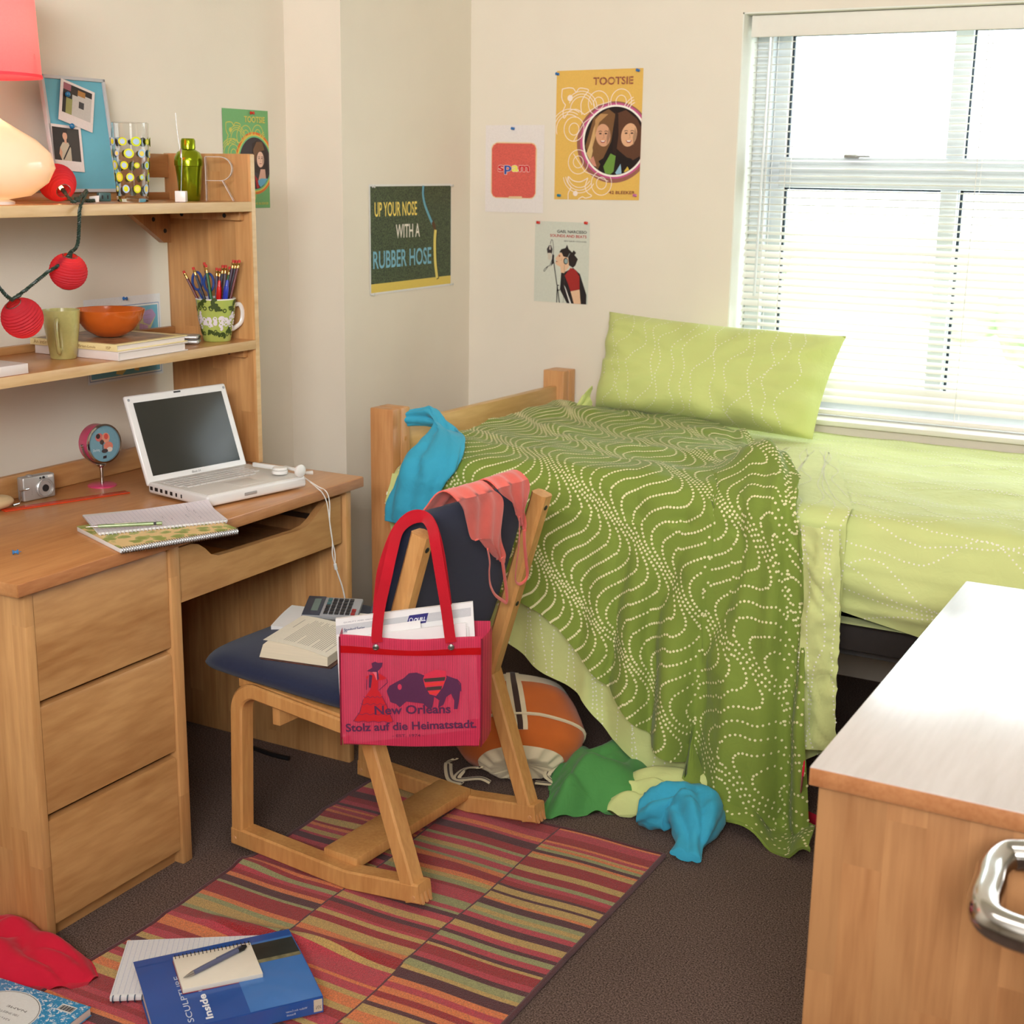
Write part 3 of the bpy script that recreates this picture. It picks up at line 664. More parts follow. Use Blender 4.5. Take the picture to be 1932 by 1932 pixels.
# ---------------------------------------------------------------- chair
TH = math.radians(4.2)
CL = np.array([math.sin(TH), math.cos(TH), 0]); CF = np.array([-math.cos(TH), math.sin(TH), 0]); CK = np.array([-1.5993, 2.2023, 0.0])
def cpt(s, l, z): return CK+CF*s+CL*l+np.array([0, 0, z])
def chpx(px, py, l): q = onpl(px, py, CK+CL*l, CL); return q
chair = thing('chair', 'wooden desk chair with navy cushions and angled runner legs', 'chair')
def sweep2(path, th, closed=False):
    """mitred band of thickness th along a 2-D path -> (outer, inner) offset points"""
    P = [np.array(p, float) for p in path]; n = len(P); O = []; I = []
    for i in range(n):
        a = P[i-1] if (i > 0 or closed) else None; c = P[(i+1) % n] if (i < n-1 or closed) else None
        d1 = unit(P[i]-a) if a is not None else unit(c-P[i]); d2 = unit(c-P[i]) if c is not None else d1
        n1 = np.array([-d1[1], d1[0]]); n2 = np.array([-d2[1], d2[0]]); mi = unit(n1+n2); k = th/2/max(.35, np.dot(mi, n1))
        O.append(P[i]+mi*k); I.append(P[i]-mi*k)
    return O, I
def band(mb, path, th, l0, l1, closed=False, bev=.004):
    O, I = sweep2(path, th, closed); n = len(O); rng = range(n if closed else n-1)
    # cross-section with small chamfers: 8 points round
    def ring(o, i):
        o3, i3 = np.array(o), np.array(i); e = unit(o3-i3); q = []
        for (pt, sg) in ((o3, -1), (i3, 1)):
            pass
        A = [(o3, l0+bev), (o3, l1-bev), (o3-e*bev, l1), (i3+e*bev, l1), (i3, l1-bev), (i3, l0+bev), (i3+e*bev, l0), (o3-e*bev, l0)]
        return [cpt(p[0], l, p[1]) for p, l in A]
    R_ = [ring(O[i], I[i]) for i in range(n)]
    vs = [q for r in R_ for q in r]; fs = []
    for i in rng:
        j = (i+1) % n
        for k in range(8): l = (k+1) % 8; fs.append((i*8+k, i*8+l, j*8+l, j*8+k))
    if not closed: fs.append(tuple(range(7, -1, -1))); fs.append(tuple((n-1)*8+k for k in range(8)))
    mb.add(vs, fs, 0, True)
bend = [(.304+.0*0, .33)]
arc = [(.252+.056*math.cos(math.radians(a)), .345+.056*math.sin(math.radians(a))) for a in range(0, 96, 12)]
leg_path = [(.318, .04)] + arc + [(.10, .388), (-.045, .376)]
base_path = [(.333, .042), (0.0, .0315), (-.196, .058)]
for l0, nm in ((0.0, 'near'), (.449, 'far')):
    l1 = l0+.042
    b = MB(); band(b, leg_path, .034, l0, l1); band(b, base_path, .044, l0-.0008, l1+.0008)
    band(b, [(-.175, .035), (-.050, .392)], .036, l0, l1)
    # far frame lies the other way round: its visible side is the inner face
    fr = b.build('side_frame', M_chairw, chair)
    for s_, z_ in ((.322, .038), (-.182, .048)):
        MB().lathe([(.0055, 0), (.0045, .0012), (0, .0012)], cpt(s_, l0-.0008, z_), (CF, (0, 0, 1), -CL), 12).build('screw', M_bedw, fr)
    for k in range(3):
        MB().obox(cpt(-.1975, l0+.008+.013*k, .050), (unit(CF*.35+np.array([0, 0, 1])*.9), CL, unit(CF*.9-np.array([0, 0, .35]))), (.015, .003, .0016), 0).build('joint_finger', M_bedw, fr)
    lu = l0+.006 if l0 == 0 else l0-.004
    b = MB(); band(b, [(-.052, .372), (-.188, .822)], .038, lu, lu+.040, bev=.007)
    up = b.build('upright', M_chairw, chair)
    for q in (.94, .42):
        s_, z_ = -.052-.136*q, .372+.45*q; dv = unit(CF*(-.136)+np.array([0, 0, .45])); nb_ = unit(np.cross(dv, CL)); nb_ = nb_ if np.dot(nb_, CF) < 0 else -nb_
        MB().lathe([(.0065, 0), (.0055, .0012), (0, .0012)], cpt(s_, lu+.02, z_)+nb_*.0188, (dv, CL, nb_), 14).build('bolt', M_black, up)
b = MB(); b.obox((cpt(.04, .021, .058)+cpt(.04, .470, .058))/2, (CF, CL, (0, 0, 1)), (.047, .215, .013), .004); b.build('crossbar', M_chairw, chair)
b = MB(); b.obox(cpt(.225, .245, .352), (CF, CL, (0, 0, 1)), (.011, .205, .033), .003); b.build('seat_rail', M_chairw, chair)
for l_ in (.03, .458): MB().obox(cpt(.135, l_, .402), (unit(CF+np.array([0, 0, .06])), CL, (0, 0, 1)), (.17, .02, .010), .003).build('seat_bearer', M_chairw, chair)
M_navy = fabric('navy_upholstery', (36, 43, 70), var=.12, vscale=400, bump=.35, bscale=1400, sheen=.15)
def cushion(nu, nv, fn):
    """closed pad: fn(a,b) -> (top point, bottom point), a,b in -1..1"""
    T = np.zeros((nu, nv, 3)); B = np.zeros((nu, nv, 3))
    for i in range(nu):
        for j in range(nv):
            A_ = math.sin(PI/2*(-1+2*i/(nu-1))); Q_ = math.sin(PI/2*(-1+2*j/(nv-1))); T[i, j], B[i, j] = fn(A_, Q_)
    b = MB(); b.grid(T); b.grid(B[:, ::-1]); return b
def seat_fn(a, q):
    s0, s1, L = -.075, .432, .252
    ed = (1-abs(a)**9)**.5*(1-abs(q)**9)**.5 if abs(a) < 1 and abs(q) < 1 else 0
    s = (s0+s1)/2+(s1-s0)/2*a*math.sqrt(1-.13*q**6); l = .245+L*q*math.sqrt(1-.20*a**6)
    zc = .440+.006*a - (.012*max(0, (a-.62)/.38)**2)
    up = .030*ed+.004*(1-q*q)*(1-a*a); return cpt(s, l, zc+up), cpt(s, l, zc-.030*ed)
cushion(28, 24, seat_fn).build('seat', M_navy, chair, sharp=80, label='navy upholstered seat')
def back_fn(a, q):
    ed = (1-abs(a)**8)**.5*(1-abs(q)**8)**.5 if abs(a) < 1 and abs(q) < 1 else 0
    z = .655+.185*a; s = -.052-.136*(z-.372)/.45+.050
    l = .243+.236*q*(1-.05*abs(a)**6); d = unit(CF*.957+np.array([0, 0, .29]))
    c = cpt(s+.012*(1-q*q), l, z); return c+d*.034*ed, c-d*.026*ed
cushion(30, 24, back_fn).build('backrest', M_navy, chair, sharp=80, label='navy padded backrest')

# ---------------------------------------------------------------- bed frame
bed = thing('bed_frame', 'beech bed frame with square posts against the window wall', 'bed')
BT = math.radians(-2.6)
BU = np.array([math.cos(BT), math.sin(BT), 0.0]); BV = np.array([-math.sin(BT), math.cos(BT), 0.0]); BO = np.array([-2.125, 3.072, 0.0])
def bpt(u, v, z): return BO+BU*u+BV*v+np.array([0, 0, z])
for (u, v) in ((0, 0), (0, .930)):
    b = MB()
    b.obox(bpt(u+.038, v+.018, .4425), (BU, BV, (0, 0, 1)), (.038, .018, .4425), .003)
    b.obox(bpt(u+.038, v+.0585, .4425), (BU, BV, (0, 0, 1)), (.038, .0205, .4425), .003)
    b.obox(bpt(u+.034, v+.037, .43), (BU, BV, (0, 0, 1)), (.033, .004, .43))
    po = b.build('post', M_bedw, bed)
    for z in (.80, .56): MB().lathe([(.007, 0), (.006, .001), (0, .001)], bpt(u+.076, v+.0585, z), (BV, (0, 0, 1), BU), 12).build('plug', M_chairw, po)
for (u, v) in ((2.08, 0), (2.08, .90)): MB().obox(bpt(u+.038, v+.038, .4425), (BU, BV, (0, 0, 1)), (.038, .038, .4425), .003).build('post', M_bedw, bed)
MB().obox(bpt(.038, .50, .695), (BU, BV, (0, 0, 1)), (.0125, .44, .14), .002).build('headboard', M_rail, bed)
MB().obox(bpt(2.118, .49, .695), (BU, BV, (0, 0, 1)), (.0125, .44, .14), .002).build('footboard', M_rail, bed)
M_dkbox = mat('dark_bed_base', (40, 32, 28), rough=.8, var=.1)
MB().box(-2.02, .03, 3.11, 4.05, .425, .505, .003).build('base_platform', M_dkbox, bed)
MB().box(-2.04, .03, 3.22, 3.245, .375, .410, .002).box(-2.04, .03, 3.95, 3.975, .375, .41, .002).build('steel_rail', mat('grey_rail', (120, 118, 118), rough=.5, metal=.6), bed)
# ---------------------------------------------------------------- bedding
def cloth_mat(name, c, c2=None, rough=.85, trans=.15):
    m, t, p, out = new_mat(name)
    tc = nd(t, 'ShaderNodeTexCoord'); n = nd(t, 'ShaderNodeTexNoise'); n.inputs['Scale'].default_value = 5; n.inputs['Detail'].default_value = 3
    t.links.new(tc.outputs['Object'], n.inputs['Vector']); r = nd(t, 'ShaderNodeValToRGB'); L = lin(c)
    r.color_ramp.elements[0].position = .3; r.color_ramp.elements[0].color = tuple(v*.94 for v in L[:3])+(1,)
    r.color_ramp.elements[1].position = .7; r.color_ramp.elements[1].color = tuple(v*1.05 for v in L[:3])+(1,)
    t.links.new(n.outputs[0], r.inputs[0]); t.links.new(r.outputs[0], p.inputs['Base Color'])
    p.inputs['Roughness'].default_value = rough; p.inputs['Specular IOR Level'].default_value = .2; p.inputs['Sheen Weight'].default_value = .12
    mp = nd(t, 'ShaderNodeMapping'); t.links.new(tc.outputs['Object'], mp.inputs[0])
    n2 = nd(t, 'ShaderNodeTexNoise'); n2.inputs['Scale'].default_value = 26; n2.inputs['Detail'].default_value = 5; n2.inputs['Distortion'].default_value = .8
    t.links.new(mp.outputs[0], n2.inputs['Vector'])
    bp = nd(t, 'ShaderNodeBump'); bp.inputs['Strength'].default_value = .22; bp.inputs['Distance'].default_value = .012
    t.links.new(n2.outputs[0], bp.inputs['Height']); t.links.new(bp.outputs[0], p.inputs['Normal'])
    MATS[name] = m; return m
M_olive = cloth_mat('olive_cotton', (128, 148, 62)); M_lime = cloth_mat('lime_cotton', (206, 214, 142)); M_lime2 = cloth_mat('lime_pillow_cotton', (204, 214, 134))
M_dot = mat('cream_dots', (232, 226, 176), rough=.8, var=0, spec=.2); M_dotw = mat('white_dots', (236, 234, 214), rough=.8, var=0, spec=.2)

class Surf:
    """a grid surface with lengths in metres along both directions, onto which printed dots are laid"""
    def __init__(s, A, flip=1):
        s.A = np.array(A, float); s.N = gnormal(s.A)*flip
        s.n, s.m = s.A.shape[:2]
        du = np.linalg.norm(np.diff(s.A, axis=0), axis=2); s.W = float(np.median(du.sum(0)))
        dv = np.linalg.norm(np.diff(s.A, axis=1), axis=2)
        s.cv = np.concatenate([np.zeros((s.n, 1)), np.cumsum(dv, 1)], 1); s.H = float(s.cv.max())
    def at(s, u, v):
        i = u/s.W*(s.n-1)
        if i < 0 or i > s.n-1.001: return None
        a = int(i); fi = i-a
        row = s.cv[a] if fi < .5 else s.cv[a+1]
        if v < 0 or v >= row[-1]: return None
        j = int(np.searchsorted(row, v, 'right'))-1; j = min(j, s.m-2); fj = (v-row[j])/(row[j+1]-row[j]+1e-9)
        A, N = s.A, s.N
        p = (A[a, j]*(1-fi)*(1-fj)+A[a+1, j]*fi*(1-fj)+A[a, j+1]*(1-fi)*fj+A[a+1, j+1]*fi*fj)
        n = N[a, j]*(1-fi)*(1-fj)+N[a+1, j]*fi*(1-fj)+N[a, j+1]*(1-fi)*fj+N[a+1, j+1]*fi*fj
        return p, unit(n), A[a+1, j]-A[a, j]
    def dots(s, mb, curves, pitch, r, mi, lift=.0011, n=7, squash=1.0):
        for cu in curves:
            C = np.array(cu); d = np.concatenate([[0], np.cumsum(np.linalg.norm(np.diff(C, axis=0), axis=1))])
            for q in np.arange(0, d[-1], pitch):
                u = float(np.interp(q, d, C[:, 0])); v = float(np.interp(q, d, C[:, 1]))
                h = s.at(u, v)
                if h is None: continue
                p, N, T = h; T = unit(T-N*np.dot(T, N)); B = np.cross(N, T); c = p+N*lift
                mb.add([c+r*(math.cos(2*PI*k/n)*T+math.sin(2*PI*k/n)*B) for k in range(n)], [tuple(range(n))], mi)
def wave_family(W, H, theta, dx, dy, A, lam, c0, c1, wob=0.0):
    ct, st = math.cos(theta), math.sin(theta); out = []
    for c in range(c0, c1):
        t = np.arange(-2.2, 2.4, .006); ph = .12*math.sin(c*.13)
        p = c*dx+A*np.sin(2*PI*t/lam+ph)+wob*np.sin(2*PI*t/(lam*2.3)+c*.05); q = t+c*dy
        u = p*ct-q*st; v = p*st+q*ct
        k = (u > -.02) & (u < W+.02) & (v > -.02) & (v < H+.02)
        if k.sum() < 4: continue
        idx = np.where(k)[0]; br_ = np.where(np.diff(idx) > 1)[0]
        for seg in np.split(idx, br_+1):
            if len(seg) > 3: out.append(np.stack([u[seg], v[seg]], 1))
    return out
def loose_lines(W, H, gap, seed, amp=.05, lam=.32, horiz=False, cross=.4):
    """dotted lines that wander, meet and part, as on the light bed linen"""
    rnd = random.Random(seed); out = []; n = int((W if not horiz else H)/gap)+2
    for i in range(n):
        a = i*gap+rnd.uniform(-.3, .3)*gap; ph = rnd.uniform(0, 6.28); sl = rnd.uniform(-cross, cross)*.3; l2 = lam*rnd.uniform(.8, 1.5); am = amp*rnd.uniform(.4, 1.1)
        t = np.arange(0, (H if not horiz else W)+.01, .01)
        s_ = a+am*np.sin(2*PI*t/l2+ph)+sl*(t-t.mean())+am*.5*np.sin(2*PI*t/(l2*.6)+ph*2)
        out.append(np.stack([s_, t], 1) if not horiz else np.stack([t, s_], 1))
    return out

# mattress under its fitted sheet: profile swept along the bed, gathered on the front face
def mattress():
    xs = np.linspace(-2.045, .035, 150); A = []
    for x in xs:
        row = []
        zb = .497+.045*np.clip((-.62-x)/.2, 0, 1)*1.0+.006*math.sin(x*9)
        ends = .03*max(0, (abs(x+1.005)-.98)/.06)**2
        def P(y, z, w=1.0):
            f = 0
            if w:
                f = w*(.020*fbm((x*1.6, z*9+y*2, 1.3))+.019*ridge((x*1.1+3, z*19+x*.8, .4)))
            return f
        for k in range(26):
            z = zb+(.715-zb)*k/25; q = k/25
            row.append((x, 3.058-.022*math.sin(PI*q)-P(0, z, math.sin(PI*min(1, q*1.15+.04))), z))
        for k in range(1, 9):
            a = PI/2*k/9; row.append((x, 3.058+.045*(1-math.cos(a)), .715+.045*math.sin(a)-ends))
        for k in range(0, 40):
            y = 3.105+.94*k/39
            z = .760+.011*fbm((x*3, y*5, 7.7))+.007*ridge((x*1.5-y*1.2, y*3.5+x, 2.2))*(1-abs(2*k/39-1)**3)-ends
            row.append((x, y, z))
        row += [(x, 4.068, .74), (x, 4.072, .60), (x, 4.072, .50)]
        A.append(row)
    return np.array(A)
MA = mattress()
mt = thing('mattress', 'mattress under a pale lime dotted fitted sheet', 'mattress')
b = MB(); b.grid(MA)
for i in (0, -1):
    r_ = MA[i]; b.add(list(r_), [tuple(range(len(r_)))], 0)
b.add([(-2.04, 3.06, .505), (.03, 3.06, .505), (.03, 4.07, .505), (-2.04, 4.07, .505)], [(0, 3, 2, 1)])
sf = Surf(MA[:, :], 1)
probe = sf.N[60, 40]; sf.N *= 1 if probe[2] > 0 else -1
sf.dots(b, [c for c in loose_lines(sf.W, sf.H, .042, 5, .035, .42, True)], .0112, .0024, 1)
b.build('fitted_sheet', [M_lime, M_dotw], mt, sharp=75, weld=False)

# dark olive comforter: top path, rounded fold over the bed edge, hanging part, hem pooling on the floor
CX = np.array([0, .10, .2, .3, .4, .5, .6, .7, .8, .88, .94, 1.0])          # across the comforter
xback = [-1.985, -1.95, -1.91, -1.86, -1.79, -1.70, -1.60, -1.50, -1.40, -1.32, -1.24, -1.17]
yback = [3.93, 3.94, 3.93, 3.90, 3.88, 3.86, 3.85, 3.84, 3.80, 3.74, 3.66, 3.55]
xfront = [-1.955, -1.86, -1.755, -1.65, -1.545, -1.435, -1.33, -1.215, -1.10, -1.015, -.945, -.895]
xhem = [-1.80, -1.72, -1.64, -1.56, -1.49, -1.40, -1.31, -1.235, -1.13, -1.02, -.90, -.80]
zhem = [.43, .47, .46, .435, .40, .315, .235, .160, .115, .03, .006, .006]
ext = [0, 0, 0, 0, 0, 0, 0, 0, .0, .04, .10, .13]                           # run-out along the floor
def comforter(n=150, m=150):
    A = np.zeros((n, m, 3))
    for i in range(n):
        u = i/(n-1); xb, yb, xf, xh, zh, ex = (float(np.interp(u, CX, q)) for q in (xback, yback, xfront, xhem, zhem, ext))
        ztop = .792; yf = 3.015; zc = .74
        # 2-D path in (forward distance, height)
        pts = [];
        for k in range(30): pts.append((xb+(xf-xb)*(k/29)**1.3*.9, yb+(3.075-yb)*k/29, ztop, 0))
        for k in range(1, 8):
            a = PI/2*k/8; pts.append((xb+(xf-xb)*.9+(xf-xb)*.1*k/8, 3.075-.072*math.sin(a), ztop-.06*(1-math.cos(a)), 0))
        L = .732-zh
        for k in range(46):
            q = k/45; x = xf+(xh-xf)*q**.9; flare = .035*u+.02; pts.append((x, 3.002-flare*q, .732-(.732-zh)*q, q))
        if ex:
            x0, y0, z0, _ = pts[-1]
            for k in range(1, 14):
                q = k/13; pts.append((x0+.03*q, y0-ex*q, max(.006, z0*(1-q)+.012*math.sin(q*PI)), 1))
        P = np.array(pts); d = np.concatenate([[0], np.cumsum(np.linalg.norm(np.diff(P[:, :3], axis=0), axis=1))])
        s_ = np.linspace(0, d[-1], m)
        A[i] = np.stack([np.interp(s_, d, P[:, k]) for k in range(3)], 1)
    N = gnormal(A)
    if N[n//2, m//5][2] < 0: N = -N
    D = np.zeros((n, m))
    for i in range(n):
        u = i/(n-1)
        for j in range(m):
            x, y, z = A[i, j]; hang = np.clip((.78-z)/.5, 0, 1); top = 1-np.clip((.79-z)/.05, 0, 1)
            # vertical folds deepen downwards and to the right, wrinkles run across the top
            s1 = 1.7*abs(math.sin(PI*(u*8.0+.5*hang+.35*fbm((u*3, hang*1.5, .2)))))**.8-1.0
            f = hang**.7*(.006+.052*np.clip((u-.48)/.25, 0, 1))*s1
            f += hang*.012*ridge((u*5+hang*1.4, hang*1.2-u, 4.4))*(.4+.6*u)
            f += top*(.019*ridge((x*2.4+y*1.0, y*5.5-x*1.2, 1.7))+.010*fbm((x*6, y*6, 3.1)))
            f += .004*fbm((x*11, y*11+z*11, 8.2))
            # the rucked-up lump at the front right corner and the gathered right edge
            g = math.exp(-(((u-.93)/.09)**2+((y-3.16)/.15)**2+((z-.78)/.12)**2)); f += .085*g
            g2 = np.clip((u-.84)/.16, 0, 1); f += g2*.022*math.sin(2*PI*(u*17+y*.9-z*.6))*np.clip(.35+hang, 0, 1)*(1 if z > .02 else .2)
            D[i, j] = f
    # nothing may sink into mattress or floor
    A2 = A+N*D[:, :, None]; A2[:, :, 2] = np.maximum(A2[:, :, 2], .004+.004*np.abs(np.sin(np.arange(n)*.6))[:, None])
    hg = (A[:, :, 2] < .70); A2[:, :, 1] = np.where(hg, np.minimum(A2[:, :, 1], 2.990), A2[:, :, 1])
    onbed = A2[:, :, 1] > 3.09; A2[:, :, 2] = np.where(onbed, np.maximum(A2[:, :, 2], .779), A2[:, :, 2])
    return A2
CA = comforter()
co = thing('comforter', 'olive green comforter with cream dotted waves, hanging off the bed', 'comforter')
b = MB(); b.grid(CA, 0); Nn = gnormal(CA); sg = 1 if Nn[75, 30][2] > 0 else -1
sf = Surf(CA, sg); TT = .006
b.grid((CA-Nn*sg*TT)[:, ::-1], 0)
for e in ((CA[0], (CA-Nn*sg*TT)[0]), (CA[-1], (CA-Nn*sg*TT)[-1]), (CA[:, -1], (CA-Nn*sg*TT)[:, -1])): b.grid(np.stack(e, 0), 0)
sf.dots(b, wave_family(sf.W, sf.H, math.radians(9), .0350, .0120, .060, .280, -90, 120, .0), .0098, .0034, 1)
b.build('cover', [M_olive, M_dot], co, sharp=80, weld=False)

# the paler flat sheet below it shows at the hem and along the right
SU = np.array([0, .12, .25, .38, .5, .6, .7, .8, .86, .93, 1.0])
sxf = [-1.93, -1.80, -1.66, -1.52, -1.40, -1.28, -1.16, -1.02, -.955, -.875, -.80]
sxh = [-1.80, -1.71, -1.585, -1.45, -1.36, -1.25, -1.12, -.98, -.905, -.845, -.79]
szh = [.37, .345, .27, .215, .115, .055, .07, .10, .125, .165, .215]
def flat_sheet(n=110, m=90):
    A = np.zeros((n, m, 3))
    for i in range(n):
        u = i/(n-1); xf, xh, zh = (float(np.interp(u, SU, q)) for q in (sxf, sxh, szh)); pts = []
        xb = xf-.22*np.clip((u-.6)/.4, 0, 1); 
        for k in range(18): pts.append((xb+(xf-xb)*k/17, 3.70+(3.075-3.70)*k/17, .7745))
        for k in range(1, 8): a = PI/2*k/8; pts.append((xf, 3.075-.048*math.sin(a), .7745-.045*(1-math.cos(a))))
        for k in range(40): q = k/39; pts.append((xf+(xh-xf)*q, 3.034-.018*q, .728-(.728-zh)*q))
        P = np.array(pts); d = np.concatenate([[0], np.cumsum(np.linalg.norm(np.diff(P, axis=0), axis=1))]); s_ = np.linspace(0, d[-1], m)
        A[i] = np.stack([np.interp(s_, d, P[:, k]) for k in range(3)], 1)
        for j in range(m):
            x, y, z = A[i, j]; h = np.clip((.74-z)/.5, 0, 1)
            A[i, j, 1] -= h*(.010*math.sin(2*PI*u*7+2*h)+.010*fbm((u*8, z*4, 2))) if y < 3.05 else 0
            if u > .84 and y < 3.06: A[i, j, 1] += .018*math.sin(PI*(u-.84)/.16)*h
    return A
SA = flat_sheet(); fs_ = thing('flat_sheet', 'pale lime dotted flat sheet showing below the olive comforter hem', 'bed sheet')
b = MB(); b.grid(SA, 0); sf = Surf(SA, 1); sf.N *= -1 if sf.N[50, 70][1] > 0 else 1
sf.dots(b, loose_lines(sf.W, sf.H, .034, 9, .02, .40), .0112, .0024, 1)
b.grid((SA-sf.N*.0015)[:, ::-1], 0)
b.build('sheet_body', [M_lime, M_dotw], fs_, sharp=80, weld=False)
# turned-back hem strip hanging at the right end, folded double
HA = np.zeros((16, 60, 3))
for i in range(16):
    u = i/15
    for j in range(60):
        q = j/59; xl = np.interp(q, [0, .35, 1], [-.888, -.865, -.872]); xr_ = np.interp(q, [0, .3, 1], [-.800, -.785, -.773])
        HA[i, j] = (xl+(xr_-xl)*u, 2.955+.018*q-.012*math.sin(PI*u)+.006*math.sin(q*9+u*4)+.008*fbm((u*2, q*9, 3.3))+.006*ridge((u*1.5+q*3, q*13-u*3, 1.1))+.02*(1-q)**3, .745-(.745-(.222+.006*u))*q)
sf2 = Surf(HA, 1); sf2.N *= -1 if sf2.N[8, 30][1] > 0 else 1
b = MB(); b.grid(HA, thick=.003); sf2.dots(b, loose_lines(.11, sf2.H, .026, 4, .012, .3), .0112, .0024, 1, lift=.0045); b.build('turned_hem', [M_lime, M_dotw], fs_, sharp=80, weld=False)

# pillow leaning on the window wall
pil = thing('pillow', 'plump pale green pillow leaning against the window wall', 'pillow')
pBL, pTL, pTR, pBR = ony(1122, 770, 3.90), ony(1150, 588, 3.985), ony(1597, 634, 3.985), ony(1532, 842, 3.86)
pBL[2] = max(pBL[2], .782); pBR[2] = max(pBR[2], .775)
n_, m_ = 56, 40; Fq = np.zeros((n_, m_, 3)); Bq = np.zeros((n_, m_, 3))
pn = unit(np.cross(pTR-pTL, pBL-pTL)); pn = pn if pn[1] < 0 else -pn
for i in range(n_):
    for j in range(m_):
        a, q = i/(n_-1), j/(m_-1); A_, Q_ = 2*a-1, 2*q-1
        # pinched sides between the four corners
        aa = a+.016*A_*-(1-Q_*Q_)*1.0; qq = q-.030*Q_*(1-A_*A_)*(1 if Q_ > 0 else .2)
        c = pBL*(1-aa)*(1-qq)+pBR*aa*(1-qq)+pTL*(1-aa)*qq+pTR*aa*qq
        t_ = ((1-A_**4)*(1-Q_**4))**.55 if abs(A_) < 1 and abs(Q_) < 1 else 0
        t_ = max(0, t_); wr = .020*ridge((a*3+q*2, q*3.4-a*2.4, 5.5))*(abs(A_)**3+abs(Q_)**3)*.8+.006*fbm((a*6, q*5, 2))
        rad = .010*math.sin(9*math.atan2(Q_, A_)*1.3)*min(1, (A_*A_+Q_*Q_))*t_**.4
        th_ = (.112*(1-.20*Q_))*t_+wr*t_**.3+rad
        Fq[i, j] = c+pn*th_; Bq[i, j] = c-pn*(.05*t_)
Fq[:, :, 2] = np.maximum(Fq[:, :, 2], .772)
b = MB(); b.grid(Fq); b.grid(Bq[:, ::-1]); sf = Surf(Fq, 1); sf.N *= 1 if np.dot(sf.N[28, 20], pn) > 0 else -1
rnd = random.Random(3); cs = []
for i in range(15):
    a = .02+i*.050+rnd.uniform(-.012, .012); ph = rnd.uniform(0, 6.3); t = np.arange(0, sf.H, .008)
    cs.append(np.stack([a+.020*np.sin(2*PI*t/.26+ph)+.10*(t-sf.H/2)*rnd.uniform(-.6, .9)+.012*np.sin(2*PI*t/.13+ph*2), t], 1))
sf.dots(b, cs, .0112, .0022, 1)
b.build('pillowcase', [M_lime2, M_dotw], pil, sharp=80, weld=False)
fl = MB()
for k in range(6):
    q = .25+.1*k; c0 = pBL*(1-q)+pTL*q
    pass
c0 = pBL; A = [[c0+np.array([-.030*k/5-.004, -.03*k/5-.02, -.002*k+.003])+np.array([.0, 0, .07*j/7])*(1-.6*k/5)+np.array([0, .008*math.sin(j*1.3+k), 0]) for j in range(8)] for k in range(6)]
fl.grid(A, thick=.003); fl.build('open_end', M_lime2, pil, sharp=80)

# ---------------------------------------------------------------- clothes and cloths
def loft(mb, secs, n=18, mi=0, fold=.0, freq=5, seed=0, flatmin=.15, caps=True, tw=.25):
    """soft sleeve of cloth: sections (centre, half-width vector, half-depth vector), rippled"""
    C = np.array([s_[0] for s_ in secs], float); Wd = np.array([s_[1] for s_ in secs], float); Dp = np.array([s_[2] for s_ in secs], float)
    k = 7; c2 = np.array(smooth_path(C, k)); w2 = np.array(smooth_path(Wd, k)); d2 = np.array(smooth_path(Dp, k)); A = []
    for i in range(len(c2)):
        row = []
        for j in range(n):
            a = 2*PI*j/n; ca, sa = math.cos(a), math.sin(a)
            f = 1+fold*(1.6*abs(math.sin(freq*.5*a+i*tw*.5+seed))-1)+fold*.8*noise.noise(Vector((i*.13+seed, ca*1.5, sa*1.5)))+fold*.35*noise.noise(Vector((i*.4+seed, ca*4, sa*4)))
            row.append(c2[i]+w2[i]*ca*(1+.25*(f-1))+d2[i]*sa*f)
        A.append(row)
    mb.grid(np.array(A), mi, cv=True)
    if caps: mb.add(A[0], [tuple(range(n-1, -1, -1))], mi, True); mb.add(A[-1], [tuple(range(n))], mi, True)
    return A
def crumple(c, rx, ry, h, rot, seed, n=150, m=54, fr=3.0, lobes=4, ridgeamp=.5, lip=.006, fine=.10):
    """heap of cloth lying on a surface: radial grid with ridged folds, closed below"""
    c = V3(c); A = []; cr, sr = math.cos(rot), math.sin(rot)
    for i in range(n):
        a = 2*PI*i/n; row = []
        ro = 1+.20*noise.noise(Vector((math.cos(a)*1.3, math.sin(a)*1.3, seed)))+.10*math.sin(lobes*a+seed)
        for j in range(m):
            q = j/(m-1); x = math.cos(a)*q*ro*rx; y = math.sin(a)*q*ro*ry
            prof = (1-q**2.6)**.75 if q < 1 else 0
            w = noise.noise(Vector((x*7, y*7, seed*1.7)))*.5
            f = 2.2*abs(noise.noise(Vector((x*fr*3.0/rx*.18+w, y*fr*7.0/ry*.18-w, seed+.5)))); g = 2.2*abs(noise.noise(Vector((x*fr*9/rx*.18-y*2, y*fr*4/ry*.18+w, seed+3.5))))+fine*abs(noise.noise(Vector((x*45, y*45+w, seed))))
            z = h*prof*(.42+ridgeamp*.50*f+ridgeamp*.34*g)+lip*(1-q)
            z = max(z, .003+.003*q); z += .008*math.sin(a*13+seed)*q**6 if q > .8 else 0
            row.append((c[0]+x*cr-y*sr, c[1]+x*sr+y*cr, c[2]+max(z, .0025)))
        A.append(row)
    b = MB(); b.grid(A, cu=True); b.add([r_[-1] for r_ in A], [tuple(range(n))]); return b

